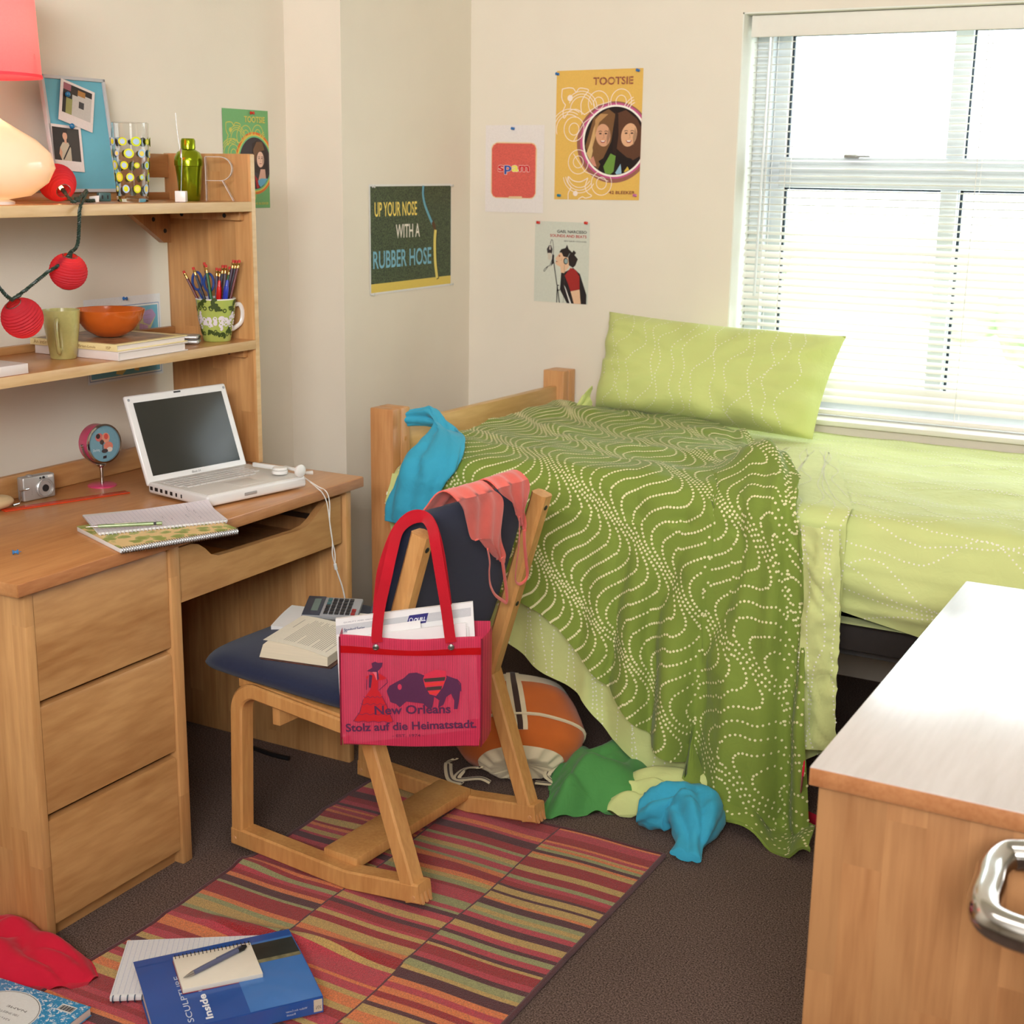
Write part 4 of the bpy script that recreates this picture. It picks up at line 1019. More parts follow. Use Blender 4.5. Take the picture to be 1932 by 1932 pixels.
# aqua top slung over the bed post and headboard
M_aqua = cloth_mat('aqua_jersey', (60, 164, 196))
b = MB()
Q = lambda px, py, y: ony(px, py, y)
secs = []
for (cx_, cy_, wx, wy, y, d) in ((772, 789, -1, 15, 3.10, .014), (797, 786, -1, 17, 3.11, .018), (826, 789, 10, 20, 3.11, .022), (846, 812, 24, 10, 3.08, .026), (834, 842, 36, 12, 3.02, .030),
                                 (815, 870, 46, 16, 2.985, .030), (797, 900, 42, 12, 2.965, .026), (783, 932, 42, 7, 2.96, .022), (769, 962, 38, 6, 2.955, .018), (757, 988, 30, 6, 2.955, .010)):
    c = Q(cx_, cy_, y); e = Q(cx_+wx, cy_+wy, y)-c
    secs.append((c, e, np.array([-.25, -.95, .15])*d))
loft(b, secs, 48, 0, .34, 6, 1.1, tw=.16)
tp = b.build('knit_top', M_aqua, None, sharp=80); tag(tp, 'aqua blue knit top slung over the bed post and headboard', 'top')

# coral camisole draped over the chair back
M_coral = fabric('coral_jersey', (226, 104, 92), var=.10, vscale=14, bump=.15)
def bkp(px, py, off=.0):
    q0 = cpt(-.188+.012-.03-off, .243, .822); d = unit(cpt(-.188, .243, .822)-cpt(-.052, .243, .372)); nb_ = unit(np.cross(d, CL)); nb_ = nb_ if np.dot(nb_, CF) < 0 else -nb_
    return onpl(px, py, q0, nb_)
cm = thing('camisole', 'coral camisole draped over the navy chair back', 'camisole')
def sheet_between(Lp, Rp, off, n=14, bulge=.010, seed=0, over=None):
    """cloth between a left and a right boundary given down the chair back"""
    Lc = smooth_path([bkp(a, b_, off) for a, b_ in Lp], 6); Rc = smooth_path([bkp(a, b_, off) for a, b_ in Rp], 6); m = min(len(Lc), len(Rc)); A = []
    nb_ = -CF*.95+np.array([0, 0, .2])
    for i in range(m):
        row = []
        for k in range(n):
            t = k/(n-1); p_ = Lc[i]*(1-t)+Rc[i]*t
            p_ = p_+nb_*(bulge*math.sin(PI*t)*(.5+.5*math.sin(i*.22+t*5+seed))+.004*math.sin(t*17+i*.3+seed)); row.append(p_)
        A.append(row)
    return np.array(A)
b = MB()
L1 = [(866, 950), (876, 963), (884, 985), (890, 1018), (908, 1052), (923, 1075), (926, 1100)]; R1 = [(930, 922), (944, 932), (946, 965), (946, 1000), (950, 1040), (952, 1075), (953, 1100)]
A1 = sheet_between([(862, 945)]+L1[1:4]+[(902, 1016), (924, 1040), (936, 1052)], [(935, 925), (946, 940), (948, 970), (948, 1005), (949, 1030), (952, 1050), (950, 1064)], .012, seed=1)
A2 = sheet_between([(938, 922), (946, 930), (958, 940), (967, 952), (974, 968), (982, 985)], [(996, 904), (997, 925), (995, 945), (992, 965), (991, 985), (990, 1004)], .012, seed=2)
for A_ in (A1, A2): b.grid(A_, thick=.003)
# part thrown over the top, lying on the crest
for (A_, e) in ((A1, 0), (A2, 1)):
    top = []
    for k in range(10):
        t = k/9; row = []
        for q in A_[0]:
            row.append(q+CF*(.085*t)+np.array([0, 0, 1])*(.022*math.sin(PI*min(1, t*1.05))-.03*t*t))
        top.append(row)
    b.grid(np.array(top)[::-1], thick=.003)
b.build('body', M_coral, cm, sharp=80)
def strap_path(pts, off=.016): return smooth_path([bkp(a, b_, off) for a, b_ in pts], 7)
MB().tube(strap_path([(920, 1036), (924, 1060), (923, 1080), (925, 1103), (934, 1122), (950, 1134), (956, 1136), (956, 1118), (953, 1095), (950, 1072), (947, 1052)]), .0042, 8, flat=.4).build('strap', M_coral, cm)
MB().tube(strap_path([(980, 975), (980, 1000), (979, 1030), (976, 1055), (973, 1080), (973, 1096), (980, 1102), (990, 1096), (995, 1084), (993, 1060), (990, 1030), (989, 1000)]), .0036, 8, flat=.4).build('strap', M_coral, cm)

# heaps on the carpet
M_green = cloth_mat('green_jersey', (78, 142, 74)); M_red = cloth_mat('red_jersey', (196, 24, 52))
o = crumple((-1.335, 2.975, .002), .225, .13, .135, math.radians(78), 2.0, fr=1.3, ridgeamp=.75, fine=.05).build('shirt', M_green, sharp=80); tag(o, 'crumpled green jersey shirt on the carpet beside the backpack', 'shirt')
b = MB()
secs = [((-1.19, 2.835, .035), (-.01, .05, .0), (0, 0, .03)), ((-1.15, 2.84, .05), (0, .06, 0), (0, 0, .045)), ((-1.10, 2.85, .055), (.02, .058, .01), (0, 0, .048)), ((-1.055, 2.84, .06), (.06, .04, .0), (0, 0, .055)), ((-1.045, 2.80, .055), (.06, .005, 0), (0, 0, .05)), ((-1.04, 2.77, .045), (.05, -.005, 0), (0, 0, .04)), ((-1.03, 2.745, .026), (.033, 0, 0), (0, 0, .024)), ((-1.02, 2.70, .018), (.038, 0, 0), (0, 0, .014))]
loft(b, secs, 40, 0, .34, 5, 3.0); o = b.build('cloth', M_aqua, sharp=80); tag(o, 'twisted aqua cloth on the carpet below the comforter', 'cloth')
o = crumple((-2.03, 1.655, .002), .20, .105, .085, math.radians(6), 7.3, fr=1.6, ridgeamp=.5).build('garment', M_red, sharp=80); tag(o, 'red garment on the carpet at the foot of the desk', 'garment')
# lime pillowcase crumpled on the floor against the comforter hem
b = MB()
pa = [onz(1168, 1500, .012), onz(1185, 1488, .05), onz(1225, 1478, .07), onz(1270, 1480, .075), onz(1320, 1492, .075), onz(1352, 1488, .06)]
secs = [(q+np.array([0, .02, 0]), (.0, .022, .030), (.01, -.014, .006)) for q in pa]; loft(b, secs, 16, 0, .3, 3, .4)
pa2 = []
_x = [onz(1235, 1470, .06), onz(1262, 1440, .12), onz(1290, 1415, .15), onz(1318, 1430, .16), onz(1345, 1462, .13), onz(1352, 1490, .07)]
secs = [(q-np.array([0, .01, 0]), (.004, .02, .032), (.008, -.012, .004)) for q in pa2]; 
hb = crumple((-1.195, 2.895, .002), .150, .058, .095, math.radians(12), 4.2, fr=.9, ridgeamp=.8, fine=0.0)
b.add(hb.v, hb.f, 0, True)
pc = thing('pillowcase', 'crumpled pale lime dotted pillowcase on the carpet', 'pillowcase')
b.build('case_body', M_lime, pc, sharp=80)
MB().tube(smooth_path([onz(1516, 1450, .25), onz(1512, 1490, .12), onz(1516, 1520, .03), (-.86, 3.05, .012), (-.80, 3.02, .01)], 5), .020, 8, flat=.12, up=(1, .2, 0)).build('strap_tmp', M_red)
o = bpy.data.objects['strap_tmp']; o.name = 'webbing_strap'; tag(o, 'red webbing strap hanging down behind the comforter hem', 'strap')

# drawstring backpack
bp_ = thing('backpack', 'orange and cream drawstring backpack lying under the chair', 'backpack')
M_or = fabric('orange_canvas', (196, 100, 40), var=.08, vscale=10, bump=.3, bscale=1200); M_cr = fabric('cream_canvas', (222, 206, 172), var=.06, bump=.3, bscale=1200); M_br = fabric('brown_webbing', (66, 48, 42), var=.05)
bc = np.array([-1.60, 2.985, 0.0])
def bpk(a, q):  # a: around, q: 0 top .. 1 opening at the floor front
    ax = np.array([.35, -.62, -.0]); ax = unit(ax)
    w = np.array([ax[1], -ax[0], 0])*-1; c3 = np.array([np.interp(q, [0, .3, .7, 1], k) for k in ([-1.675, -1.635, -1.565, -1.535], [3.065, 3.005, 2.915, 2.868], [.185, .150, .085, .045])]); n3 = unit((-.30, .42, .85))*-1; n3 = unit(np.cross(w, unit((.14, -.20, -.14))))
    n3 = n3 if n3[2] > 0 else -n3
    r = np.interp(q, [0, .06, .15, .35, .6, .8, .92, 1.0], [.02, .09, .135, .165, .165, .145, .10, .075]); 
    cz = np.interp(q, [0, .3, .7, 1], [.150, .135, .110, .075]); cc = bc+ax*(-.16+.34*q)+np.array([0, 0, cz])
    f = 1+.05*noise.noise(Vector((math.cos(a)*2, math.sin(a)*2, q*4)))+(.07*math.sin(13*a) if q > .9 else 0)
    p_ = c3+w*math.cos(a)*r*1.02*f+n3*math.sin(a)*r*.62*f
    p_[2] = max(p_[2], .004); return p_
def bgrid(q0, q1, n=40, m=14, a0=0, a1=2*PI, closed=True): return [[bpk(a0+(a1-a0)*i/(n if closed else n-1), q0+(q1-q0)*j/(m-1)) for j in range(m)] for i in range(n)]
MB().grid(bgrid(.28, .90), cu=True).build('body', M_or, bp_, sharp=80)
MB().grid(bgrid(.0, .28), cu=True).build('cap', M_cr, bp_, sharp=80)
rf = bgrid(.90, 1.0, 80, 8); rc_ = np.mean([g[-1] for g in rf], 0)
MB().grid(rf, cu=True).grid([[g[-1], g[-1]*.4+rc_*.6+np.array([0, .02, 0]), rc_+np.array([0, .03, 0])] for g in rf], cu=True).build('ruffle', M_cr, bp_, sharp=80, label='gathered cream drawstring collar')
def up_(A, h):
    A = np.array(A); N = gnormal(A); c = A.mean((0, 1)); 
    s_ = 1 if np.dot(N[len(A)//2, 2], A[len(A)//2, 2]-(bc+np.array([0, 0, .1]))) > 0 else -1
    return A+N*s_*h
for k, (da, w_, mm, h) in enumerate(((0, .20, M_cr, .003), (0, .075, M_br, .0045))):
    a = PI*.50; MB().grid(up_(bgrid(.10, .78, 5, 20, a-w_/2*1.2, a+w_/2*1.2, False), h)).build('stripe', mm, bp_, sharp=80)
MB().tube([bpk(2*PI*k/40, .63)+np.array([0, 0, .003]) for k in range(40)], .0045, 6, closed=True).build('piping', M_cr, bp_)
for pts, nm in (([(1052, 1375, .12), (1062, 1400, .10), (1055, 1432, .06), (1032, 1462, .03), (1045, 1478, .012), (1010, 1476, .012)], 0), ([(905, 1448, .06), (880, 1450, .03), (862, 1470, .012), (905, 1468, .02), (925, 1476, .012)], 0), ([(858, 1432, .05), (846, 1440, .02), (850, 1470, .012), (872, 1478, .012)], 0)):
    P_ = smooth_path([onz(*q) for q in pts], 7)
    st = MB().tube(P_, .011, 8, flat=.22, up=(0, 0, 1)).build('strap', M_cr, bp_, label='cream strap with brown stripe')
    MB().tube([q+np.array([0, 0, .0012]) for q in P_], .0035, 6, flat=.5, up=(0, 0, 1)).build('stripe', M_br, st)
# ---------------------------------------------------------------- tote bag and what is in it
BGR = np.array([math.cos(.50), math.sin(.50), 0.0]); BGN = np.array([BGR[1], -BGR[0], 0.0]); UP = np.array([0, 0, 1.0])
BG0 = CAM + ray(775, 1203)*2.665                        # middle of the rim of the front panel
def bgp(px, py, off=0.0): return onpl(px, py, BG0-BGN*off, BGN)
tote = thing('tote_bag', 'translucent red mesh tote bag hanging from the chair back', 'bag')
def mesh_mat(name, c, alpha):
    m, t, p, out = new_mat(name)
    tc = nd(t, 'ShaderNodeTexCoord'); dp = nd(t, 'ShaderNodeVectorMath', operation='DOT_PRODUCT'); dp.inputs[1].default_value = tuple(BGR*1400)
    t.links.new(tc.outputs['Object'], dp.inputs[0]); sn = nd(t, 'ShaderNodeMath', operation='SINE'); t.links.new(dp.outputs['Value'], sn.inputs[0])
    ma = nd(t, 'ShaderNodeMath', operation='MULTIPLY_ADD'); ma.inputs[1].default_value = .10; ma.inputs[2].default_value = alpha; t.links.new(sn.outputs[0], ma.inputs[0])
    n = nd(t, 'ShaderNodeTexNoise'); n.inputs['Scale'].default_value = 30; mp = nd(t, 'ShaderNodeMapping'); mp.inputs['Scale'].default_value = (6, 6, .3); t.links.new(tc.outputs['Object'], mp.inputs[0]); t.links.new(mp.outputs[0], n.inputs['Vector'])
    r = nd(t, 'ShaderNodeValToRGB'); L = lin(c); r.color_ramp.elements[0].color = tuple(v*.8 for v in L[:3])+(1,); r.color_ramp.elements[1].color = tuple(min(1, v*1.2) for v in L[:3])+(1,); t.links.new(n.outputs[0], r.inputs[0]); t.links.new(r.outputs[0], p.inputs['Base Color'])
    p.inputs['Roughness'].default_value = .5; p.inputs['Specular IOR Level'].default_value = .3
    tr = nd(t, 'ShaderNodeBsdfTransparent'); tr.inputs[0].default_value = (1, .62, .68, 1)
    mx = nd(t, 'ShaderNodeMixShader'); t.links.new(ma.outputs[0], mx.inputs[0]); t.links.new(tr.outputs[0], mx.inputs[1]); t.links.new(p.outputs[0], mx.inputs[2]); t.links.new(mx.outputs[0], out.inputs[0])
    return m
M_mesh = mesh_mat('red_mesh_vinyl', (206, 52, 86), .72); M_band = mat('red_vinyl_band', (176, 8, 18), rough=.22, var=.08, vscale=30, coat=.4); M_web = fabric('red_webbing', (178, 16, 34), var=.06, bump=.3)
HW, HT, DP = .1365, .222, .085
def bag(a, z, d): return BG0+BGR*a+UP*z-BGN*d          # a across, z below the rim, d depth away from the viewer
def frontd(a, z): # slight bulge
    return 0.0
def fgrid(z0, z1, n=26, m=14, off=0.0):
    A = []
    for i in range(n):
        u = -1+2*i/(n-1); row = []
        for j in range(m):
            z = z0+(z1-z0)*j/(m-1); w = HW*(1-.03*max(0, (-z-HT*.85)/(HT*.15)))
            sag = (-.004*math.cos(u*PI*1.0)*(1 if z > -.03 else .5)+.010*u*0)
            row.append(bag(u*w, z+sag-.0, frontd(u*w, z)-off))
        A.append(row)
    return A
MB().grid(fgrid(0, -HT)).build('front_panel', M_mesh, tote, sharp=80)
MB().grid([[bag(u*HW*1.02+.012, .008+(-HT-.006)*v, DP-.004*math.sin(PI*v)) for v in np.linspace(0, 1, 10)] for u in np.linspace(-1, 1, 14)]).build('rear_panel', M_mesh, tote, sharp=80)
for sg, nm in ((-1, 0), (1, 1)):
    MB().grid([[bag(sg*HW+(.012+.006*sg)*d/DP*(1 if sg > 0 else .4)+sg*.003*math.sin(PI*d/DP), z, d) for z in np.linspace(0, -HT, 10)] for d in np.linspace(0, DP, 5)]).build('side_panel', M_mesh, tote, sharp=80)
MB().grid([[bag(u*HW*.97, -HT-.014*math.sin(PI*k/6)*(1-.7*abs(u)**6), DP*k/6) for k in range(7)] for u in np.linspace(-1, 1, 18)]).build('base', M_mesh, tote, sharp=80)
MB().grid(fgrid(-.022, -.0345, 26, 3, .0012)).build('trim_band', M_band, tote)
MB().grid(fgrid(.001, -.020, 26, 3, .0008)).build('rim', M_mesh, tote)
M_pipe = mat('dark_piping', (120, 20, 44), rough=.4)
MB().tube([bag(-HW, -HT*k/10, -.001) for k in range(11)], .0016, 6).tube([bag(HW, -HT*k/10, -.001) for k in range(11)], .0016, 6).build('piping', M_pipe, tote)
# print on the front: a lady in a flounced dress, a bison with a barrel, lettering
A = Art(bag(-HW, -HT, -.0125), BGR, UP, BGN, step=.00003, warp=lambda a, b_, h: bag(a-HW, b_-HT, -.0008-h))
PU, RD2 = (84, 36, 70), (190, 26, 36)
kx = 2*HW/1510.0; ky = HT/1260.0
def tp_(*q): return [((a-195)*kx, HT-(b_-610)*ky) for a, b_ in q]
A.poly(tp_((870, 1080), (930, 1020), (1010, 1010), (1090, 1040), (1200, 1070), (1330, 1040), (1440, 1080), (1480, 1160), (1470, 1300), (1450, 1430), (1410, 1430), (1415, 1330), (1380, 1250), (1330, 1290), (1300, 1380), (1240, 1420), (1255, 1330), (1200, 1290), (1180, 1420), (1130, 1420), (1080, 1370), (900, 1350), (830, 1420), (790, 1380), (730, 1360), (690, 1230), (720, 1170), (800, 1120)), PU)
A.line(tp_((1440, 1080), (1480, 1130), (1485, 1220)), .0022, PU)
A.poly(tp_((1080, 1080), (1100, 1030), (1210, 975), (1320, 985), (1330, 1060), (1290, 1180), (1220, 1280), (1150, 1260), (1100, 1170)), (206, 44, 70))
for q in ((1085, 1080, 1320, 1055), (1110, 1180, 1285, 1160)): A.poly(tp_((q[0], q[1]), (q[2], q[3]), (q[2]-10, q[3]+45), (q[0]+15, q[1]+40)), (70, 50, 50))
for q in ((1095, 1135, 1310, 1115), (1140, 1235, 1260, 1215)): A.poly(tp_((q[0], q[1]), (q[2], q[3]), (q[2]-12, q[3]+28), (q[0]+14, q[1]+28)), (214, 52, 44))
A.ell(*tp_((830, 1180))[0], .004, .006, (200, 50, 84))
A.poly(tp_((520, 1210), (590, 1210), (640, 1290), (690, 1400), (760, 1590), (330, 1590), (400, 1480), (440, 1330)), RD2); A.poly(tp_((520, 1210), (535, 1110), (500, 1060), (480, 1100), (470, 1070), (520, 1035), (620, 1030), (690, 1080), (650, 1100), (600, 1110), (595, 1210)), RD2)
for y_, a0, a1 in ((1300, 440, 640), (1385, 410, 690), (1500, 380, 730), (1590, 330, 760)):
    A.line(smooth2([(((a0+(a1-a0)*k/8)-195)*kx/.1, (HT-(y_+(12 if k % 2 else -6)-610)*ky)/.1) for k in range(9)], .1, .1), .0009, PU)
A.poly(tp_((540, 1010), (570, 960), (610, 980), (600, 1060), (585, 1110), (560, 1040)), (216, 96, 110)); A.poly(tp_((480, 1000), (540, 960), (530, 910), (570, 890), (600, 905), (650, 900), (640, 950), (600, 1000), (610, 1090), (590, 1110), (585, 1010), (520, 1010)), PU); A.poly(tp_((505, 1040), (540, 1050), (520, 1200), (500, 1190)), PU)
A.line(tp_((480, 1100), (475, 1220)), .0012, PU); A.line(tp_((690, 1090), (700, 1130), (610, 1220)), .0012, PU); A.line(tp_((440, 1330), (400, 1480), (330, 1590)), .0010, PU); A.line(tp_((640, 1290), (690, 1400), (760, 1590)), .0010, PU)
A.text('New Orleans', .0660, .0640, .0180, PU, width=.148, bold=.025, rot=.04)
A.text('Stolz auf die Heimatstadt.', .0095, .0275, .0165, PU, width=.255, bold=.025, rot=.05); A.text('- EST. 1974 -', .100, .0175, .006, (110, 24, 60), width=.062, bold=.015, rot=.03)
A.build('print', tote)
# handles and snaps
TOPc = cpt(-.150, .02, .852)
def handle(pts, w, name):
    P_ = smooth_path(pts, 8); b = MB(); n_ = len(P_); A_ = []
    for i, q in enumerate(P_):
        d = unit(P_[min(i+1, n_-1)]-P_[max(i-1, 0)]); v = CAM-q; s_ = unit(np.cross(d, v)); A_.append([q+s_*w*(-.5+k/3)+unit(v)*.0015*math.sin(PI*k/3) for k in range(4)])
    b.grid(A_, thick=.0022); return b.build(name, M_web, tote, sharp=60)
def hp(px, py, d): return CAM+ray(px, py)*d
handle([bgp(712, 1212, -.004), bgp(711, 1196, -.002), hp(716, 1150, 2.655), hp(729, 1090, 2.645), hp(740, 1040, 2.66), hp(752, 1000, 2.685), hp(775, 980, 2.70), hp(800, 977, 2.70), hp(815, 995, 2.675), hp(822, 1030, 2.65), hp(832, 1090, 2.645), hp(842, 1150, 2.652), hp(848, 1195, 2.66), bgp(851, 1212, -.004)], .020, 'handle')
handle([hp(712, 1170, 2.74), hp(716, 1120, 2.74), hp(722, 1075, 2.72), hp(740, 1020, 2.715), hp(757, 990, 2.72), hp(778, 973, 2.725), hp(800, 974, 2.725), hp(815, 992, 2.70), hp(828, 1040, 2.68), hp(840, 1120, 2.70), hp(848, 1190, 2.74)], .020, 'handle')
for px in (709, 851):
    MB().lathe([(.0062, 0), (.0060, .0018), (.0040, .0030), (.0034, .0022), (.0018, .0026), (0, .0026)], bgp(px, 1221, -.006), (BGR, UP, BGN), 18).build('snap', M_steel, tote)

M_paper = mat('white_paper', (232, 230, 228), rough=.7, var=.01); M_page = mat('cream_pages', (228, 216, 190), rough=.8, var=.05, vscale=8, stretch=(1, 1, 60))
def upright_sheet(name, pts, off, th, lab, cat, m=None, group=None, art_fn=None):
    P_ = [bgp(a, c, off) for a, c in pts]; b = MB().prism(P_, -BGN*th)
    if art_fn is None: return tag(b.build(name, m or M_paper), lab, cat, group)
    t_ = thing(name, lab, cat, group); b.build('sheet', m or M_paper, t_); O = P_[0]; U = unit(P_[1]-P_[0]); Wv = unit(P_[3]-P_[0])
    A = Art(O, U, Wv, BGN, step=.0002); art_fn(A, np.linalg.norm(P_[1]-P_[0])); A.build('printing', t_); return t_
def quill(A, w):
    A.layer = 2; k = w/.285
    hgt = .1
    A.O = A.O+A.W*.081; A.poly([(0, .137*k), (w*.96, .137*k), (w*.96, .155*k), (0, .155*k)], (196, 196, 198))
    A.text('Standard Series', .016*k, .1405*k, .0068*k, (44, 46, 96), width=.042*k, bold=.02); A.text('QUALITY AND VALUE', .016*k, .1585*k, .0028*k, (120, 120, 130), width=.062*k)
    A.poly([(.142*k, .136*k), (.182*k, .136*k), (.188*k, .156*k), (.149*k, .156*k)], (48, 44, 112)); A.text('QUILL', .1575*k, .1408*k, .0082*k, (235, 235, 240), width=.024*k, bold=.03, skew=.2); A.ring(.1525*k, .1455*k, .0035*k, .0045*k, .0013*k, (235, 235, 240), 16)
upright_sheet('paper_pad', [(645, 1390), (905, 1355), (892, 1136), (633, 1168)], .055, .008, 'white paper pad with blue logo, tallest sheet in the red tote', 'paper pad', art_fn=lambda A, w: quill(A, w))
def lines(A, w):
    for k in range(46):
        x = .012+k*(w-.03)/46; rnd = random.Random(k); A.line([(x, .03), (x+.001, .195-.010*rnd.random())], .0009, (150, 140, 138))
upright_sheet('printed_page', [(675, 1402), (885, 1377), (879, 1175), (667, 1202)], .034, .004, 'closely printed page standing in the red tote', 'paper', art_fn=lines)
def ll(A, w):
    A.line([(.004, .115), (.004, .215)], .001, (220, 150, 150))
    for k in range(9): A.ring(.012+.009*k, .212, .0045, .0045, .0006, (150, 160, 200), 14)
upright_sheet('lined_sheet', [(662, 1400), (800, 1385), (793, 1170), (655, 1190)], .041, .001, 'lined sheet with scribbled loops in the red tote', 'paper', art_fn=ll)
upright_sheet('page_stack', [(852, 1340), (884, 1335), (884, 1185), (852, 1180)], .044, .012, 'white page stack with a cut corner, right side of the red tote', 'paper')
upright_sheet('brown_book', [(868, 1350), (880, 1348), (881, 1180), (868, 1182)], .057, .016, 'narrow dark brown book edge in the red tote', 'book', mat('dark_brown_cover', (70, 40, 40), rough=.5))
upright_sheet('pink_edged_pad', [(880, 1340), (891, 1338), (893, 1174), (880, 1176)], .060, .014, 'slim white pad with pink rules in the red tote', 'paper pad')
upright_sheet('yellow_folder', [(835, 1330), (884, 1325), (888, 1166), (880, 1158), (872, 1156), (862, 1160), (852, 1160), (835, 1164)], .078, .003, 'yellow folder tab sticking up in the red tote', 'folder', mat('yellow_folder', (226, 196, 70), rough=.6))

# ---------------------------------------------------------------- on the chair seat: book, paper, calculator
SZ = .470
def seatp(px, py, z): return onz(px, py, z)
bk = thing('open_book', 'thick open novel with cream pages on the navy seat', 'book')
f0, f1, f2, f3 = seatp(497, 1243, SZ), seatp(632, 1262, SZ), seatp(700, 1200, SZ), seatp(520, 1168, SZ)
U_ = unit(f1-f0); V_ = unit(np.cross(UP, U_)); Wb, Hb = .155, .185
if np.dot(V_, f3-f0) < 0: V_ = -V_
def bkq(a, v, z): return f0+U_*a+V_*v+UP*(z)
MB().grid([[bkq(a, v, .002) for v in (-.004, Hb+.004)] for a in np.linspace(-.006, Wb+.01, 6)], thick=.002).build('cover', mat('brown_printed_cover', (86, 52, 44), rough=.4, var=.5, vscale=60), bk)
prof_ = [(a, .004+.040*(1-((a-.02)/.3)**2*1.2)*min(1, (.35+(a+.002)/.02))) for a in np.linspace(0, Wb, 12)]
def ptop(a): return .003+.040*(1-.5*(a/Wb)**2)
A_ = [[bkq(a, v, ptop(a)-(.0 if a > .004 else .01)) for v in np.linspace(0, Hb, 6)] for a in np.linspace(.0, Wb, 14)]
b = MB(); b.grid(A_); B_ = [[bkq(a-.010*(1-a/Wb), v, .003) for v in np.linspace(0, Hb, 6)] for a in np.linspace(.0, Wb, 14)]; b.grid(np.array(B_)[:, ::-1])
for e in (0, -1):
    b.grid(np.stack([np.array(A_)[:, e], np.array(B_)[:, e]], 0), 0)
b.grid(np.stack([np.array(A_)[0], np.array(B_)[0]], 0), 0); b.grid(np.stack([np.array(A_)[-1], np.array(B_)[-1]], 0), 0)
b.build('page_block', M_page, bk, sharp=50)
A = Art(bkq(0, 0, 0), U_, V_, UP, warp=lambda a, b__, h: bkq(a, b__, ptop(a)+.0006+h*.2))
A.sheet(Wb, Hb, (234, 228, 212), 0, 12)
for k in range(22):
    rnd = random.Random(k); L0 = .022; v0 = .150-.0; a = .040+k*.0048
    if a > Wb-.012: break
    A.line([(a, .02+.05*(1 if k % 7 == 6 else 0)), (a, .165-.03*rnd.random()*(k % 3 == 0))], .0011, (120, 112, 104))
A.line([(.020, .10), (.020, .16)], .0012, (110, 104, 98)); A.build('page', bk)
op = thing('paperback', 'white paperback lying open under the calculator', 'book')
g0, g1, g3 = seatp(520, 1168, SZ+.030), seatp(700, 1185, SZ+.030), seatp(556, 1120, SZ+.030)
U2 = unit(g1-g0); V2 = unit(np.cross(UP, U2)); V2 = V2 if np.dot(V2, g3-g0) > 0 else -V2; O2 = g0*1.0; O2[2] = SZ
A_ = [[O2+U2*a+V2*v+UP*(.013-.005*(a/.21)+.012*math.sin(PI*v/.15)*.3+.010*(v/.13)) for v in np.linspace(0, .125, 6)] for a in np.linspace(-.012, .20, 10)]
B_ = [[O2+U2*a+V2*v+UP*.002 for v in np.linspace(0, .125, 6)] for a in np.linspace(-.012, .20, 10)]
b = MB(); b.grid(A_); b.grid(np.array(B_)[:, ::-1])
for e in (0, -1): b.grid(np.stack([np.array(A_)[:, e], np.array(B_)[:, e]], 0)); b.grid(np.stack([np.array(A_)[e], np.array(B_)[e]], 0))
b.build('page_block', M_paper, op, sharp=50)
ca = thing('calculator', 'grey pocket calculator with black keys on the open books', 'calculator')
c0, c1, c2 = seatp(568, 1168, SZ+.030), seatp(690, 1174, SZ+.030), seatp(555, 1128, SZ+.044)
UC = unit(c1-c0); VC = unit((c2-c0)-UC*np.dot(c2-c0, UC)); VC = unit(VC+UP*.18); NC = unit(np.cross(UC, VC)); NC = NC if NC[2] > 0 else -NC
CC = c0+UC*.066+VC*.038+UP*.006
def cl(a, v, n=0): return CC+UC*a+VC*v+NC*n
M_grey = mat('grey_plastic', (150, 152, 156), rough=.4, var=.02); M_dkg = mat('dark_grey_plastic', (60, 64, 76), rough=.35, var=.02)
MB().obox(CC, (UC, VC, NC), (.066, .039, .006), .004).build('body', M_grey, ca)
MB().obox(cl(-.043, 0, .0063), (UC, VC, NC), (.021, .037, .002), .0015).build('display_bezel', M_dkg, ca); MB().obox(cl(-.038, .001, .0086), (UC, VC, NC), (.008, .024, .0006), 0).build('display', mat('lcd', (112, 126, 120), rough=.2), ca)
for i in range(6):
    for j in range(5):
        if i == 5 and j > 1: continue
        c = mat('key_red', (150, 40, 40), rough=.4) if (i == 5) else mat('key_teal', (74, 110, 112), rough=.4) if (i == 0 and j > 2) else mat('key_black', (42, 42, 46), rough=.4)
        MB().obox(cl(-.010+.0128*i, -.027+.0132*j, .0072), (UC, VC, NC), (.0050, .0050, .0016), .001).build('key', c, ca)

# ---------------------------------------------------------------- laptop
lap = thing('laptop', 'open white laptop with a dark screen on the desk', 'laptop')
Lq = np.array([-2.060, 2.336, DT]); LU = unit((.052, .286, 0)); LV = np.array([-LU[1], LU[0], 0])     # LU along the front, LV to the back
LW, LD, LH = .300, .219, .027
def lp(a, v, n=0): return Lq+LU*a+LV*v+UP*n
M_ib = mat('white_polycarbonate', (226, 224, 222), rough=.3, var=.01, coat=.3); M_pal = mat('grey_white_palmrest', (214, 210, 204), rough=.4, var=.01); M_key = mat('translucent_white_keys', (204, 200, 196), rough=.35, var=.02)
MB().obox(lp(LW/2, LD/2, .004+LH/2), (LU, LV, UP), (LW/2, LD/2, LH/2), .007, 0, 3).build('base', M_ib, lap)
MB().obox(lp(LW/2, LD/2-.003, .004+LH), (LU, LV, UP), (LW/2-.006, LD/2-.008, .0008), .0004).build('deck', M_pal, lap)
for r_ in range(5):
    for k in range(13 if r_ else 11):
        if r_ == 0 and 3 < k < 8: continue
        MB().obox(lp(.022+.0187*k+(.0 if r_ else .01), .108+.0185*r_, .005+LH+.001), (LU, LV, UP), (.0083, .0080, .0014), .0012).build('key', M_key, lap)
MB().obox(lp(.022+.0187*5.5+.01, .108, .005+LH+.001), (LU, LV, UP), (.037, .0080, .0014), .0012).build('space_bar', M_key, lap)
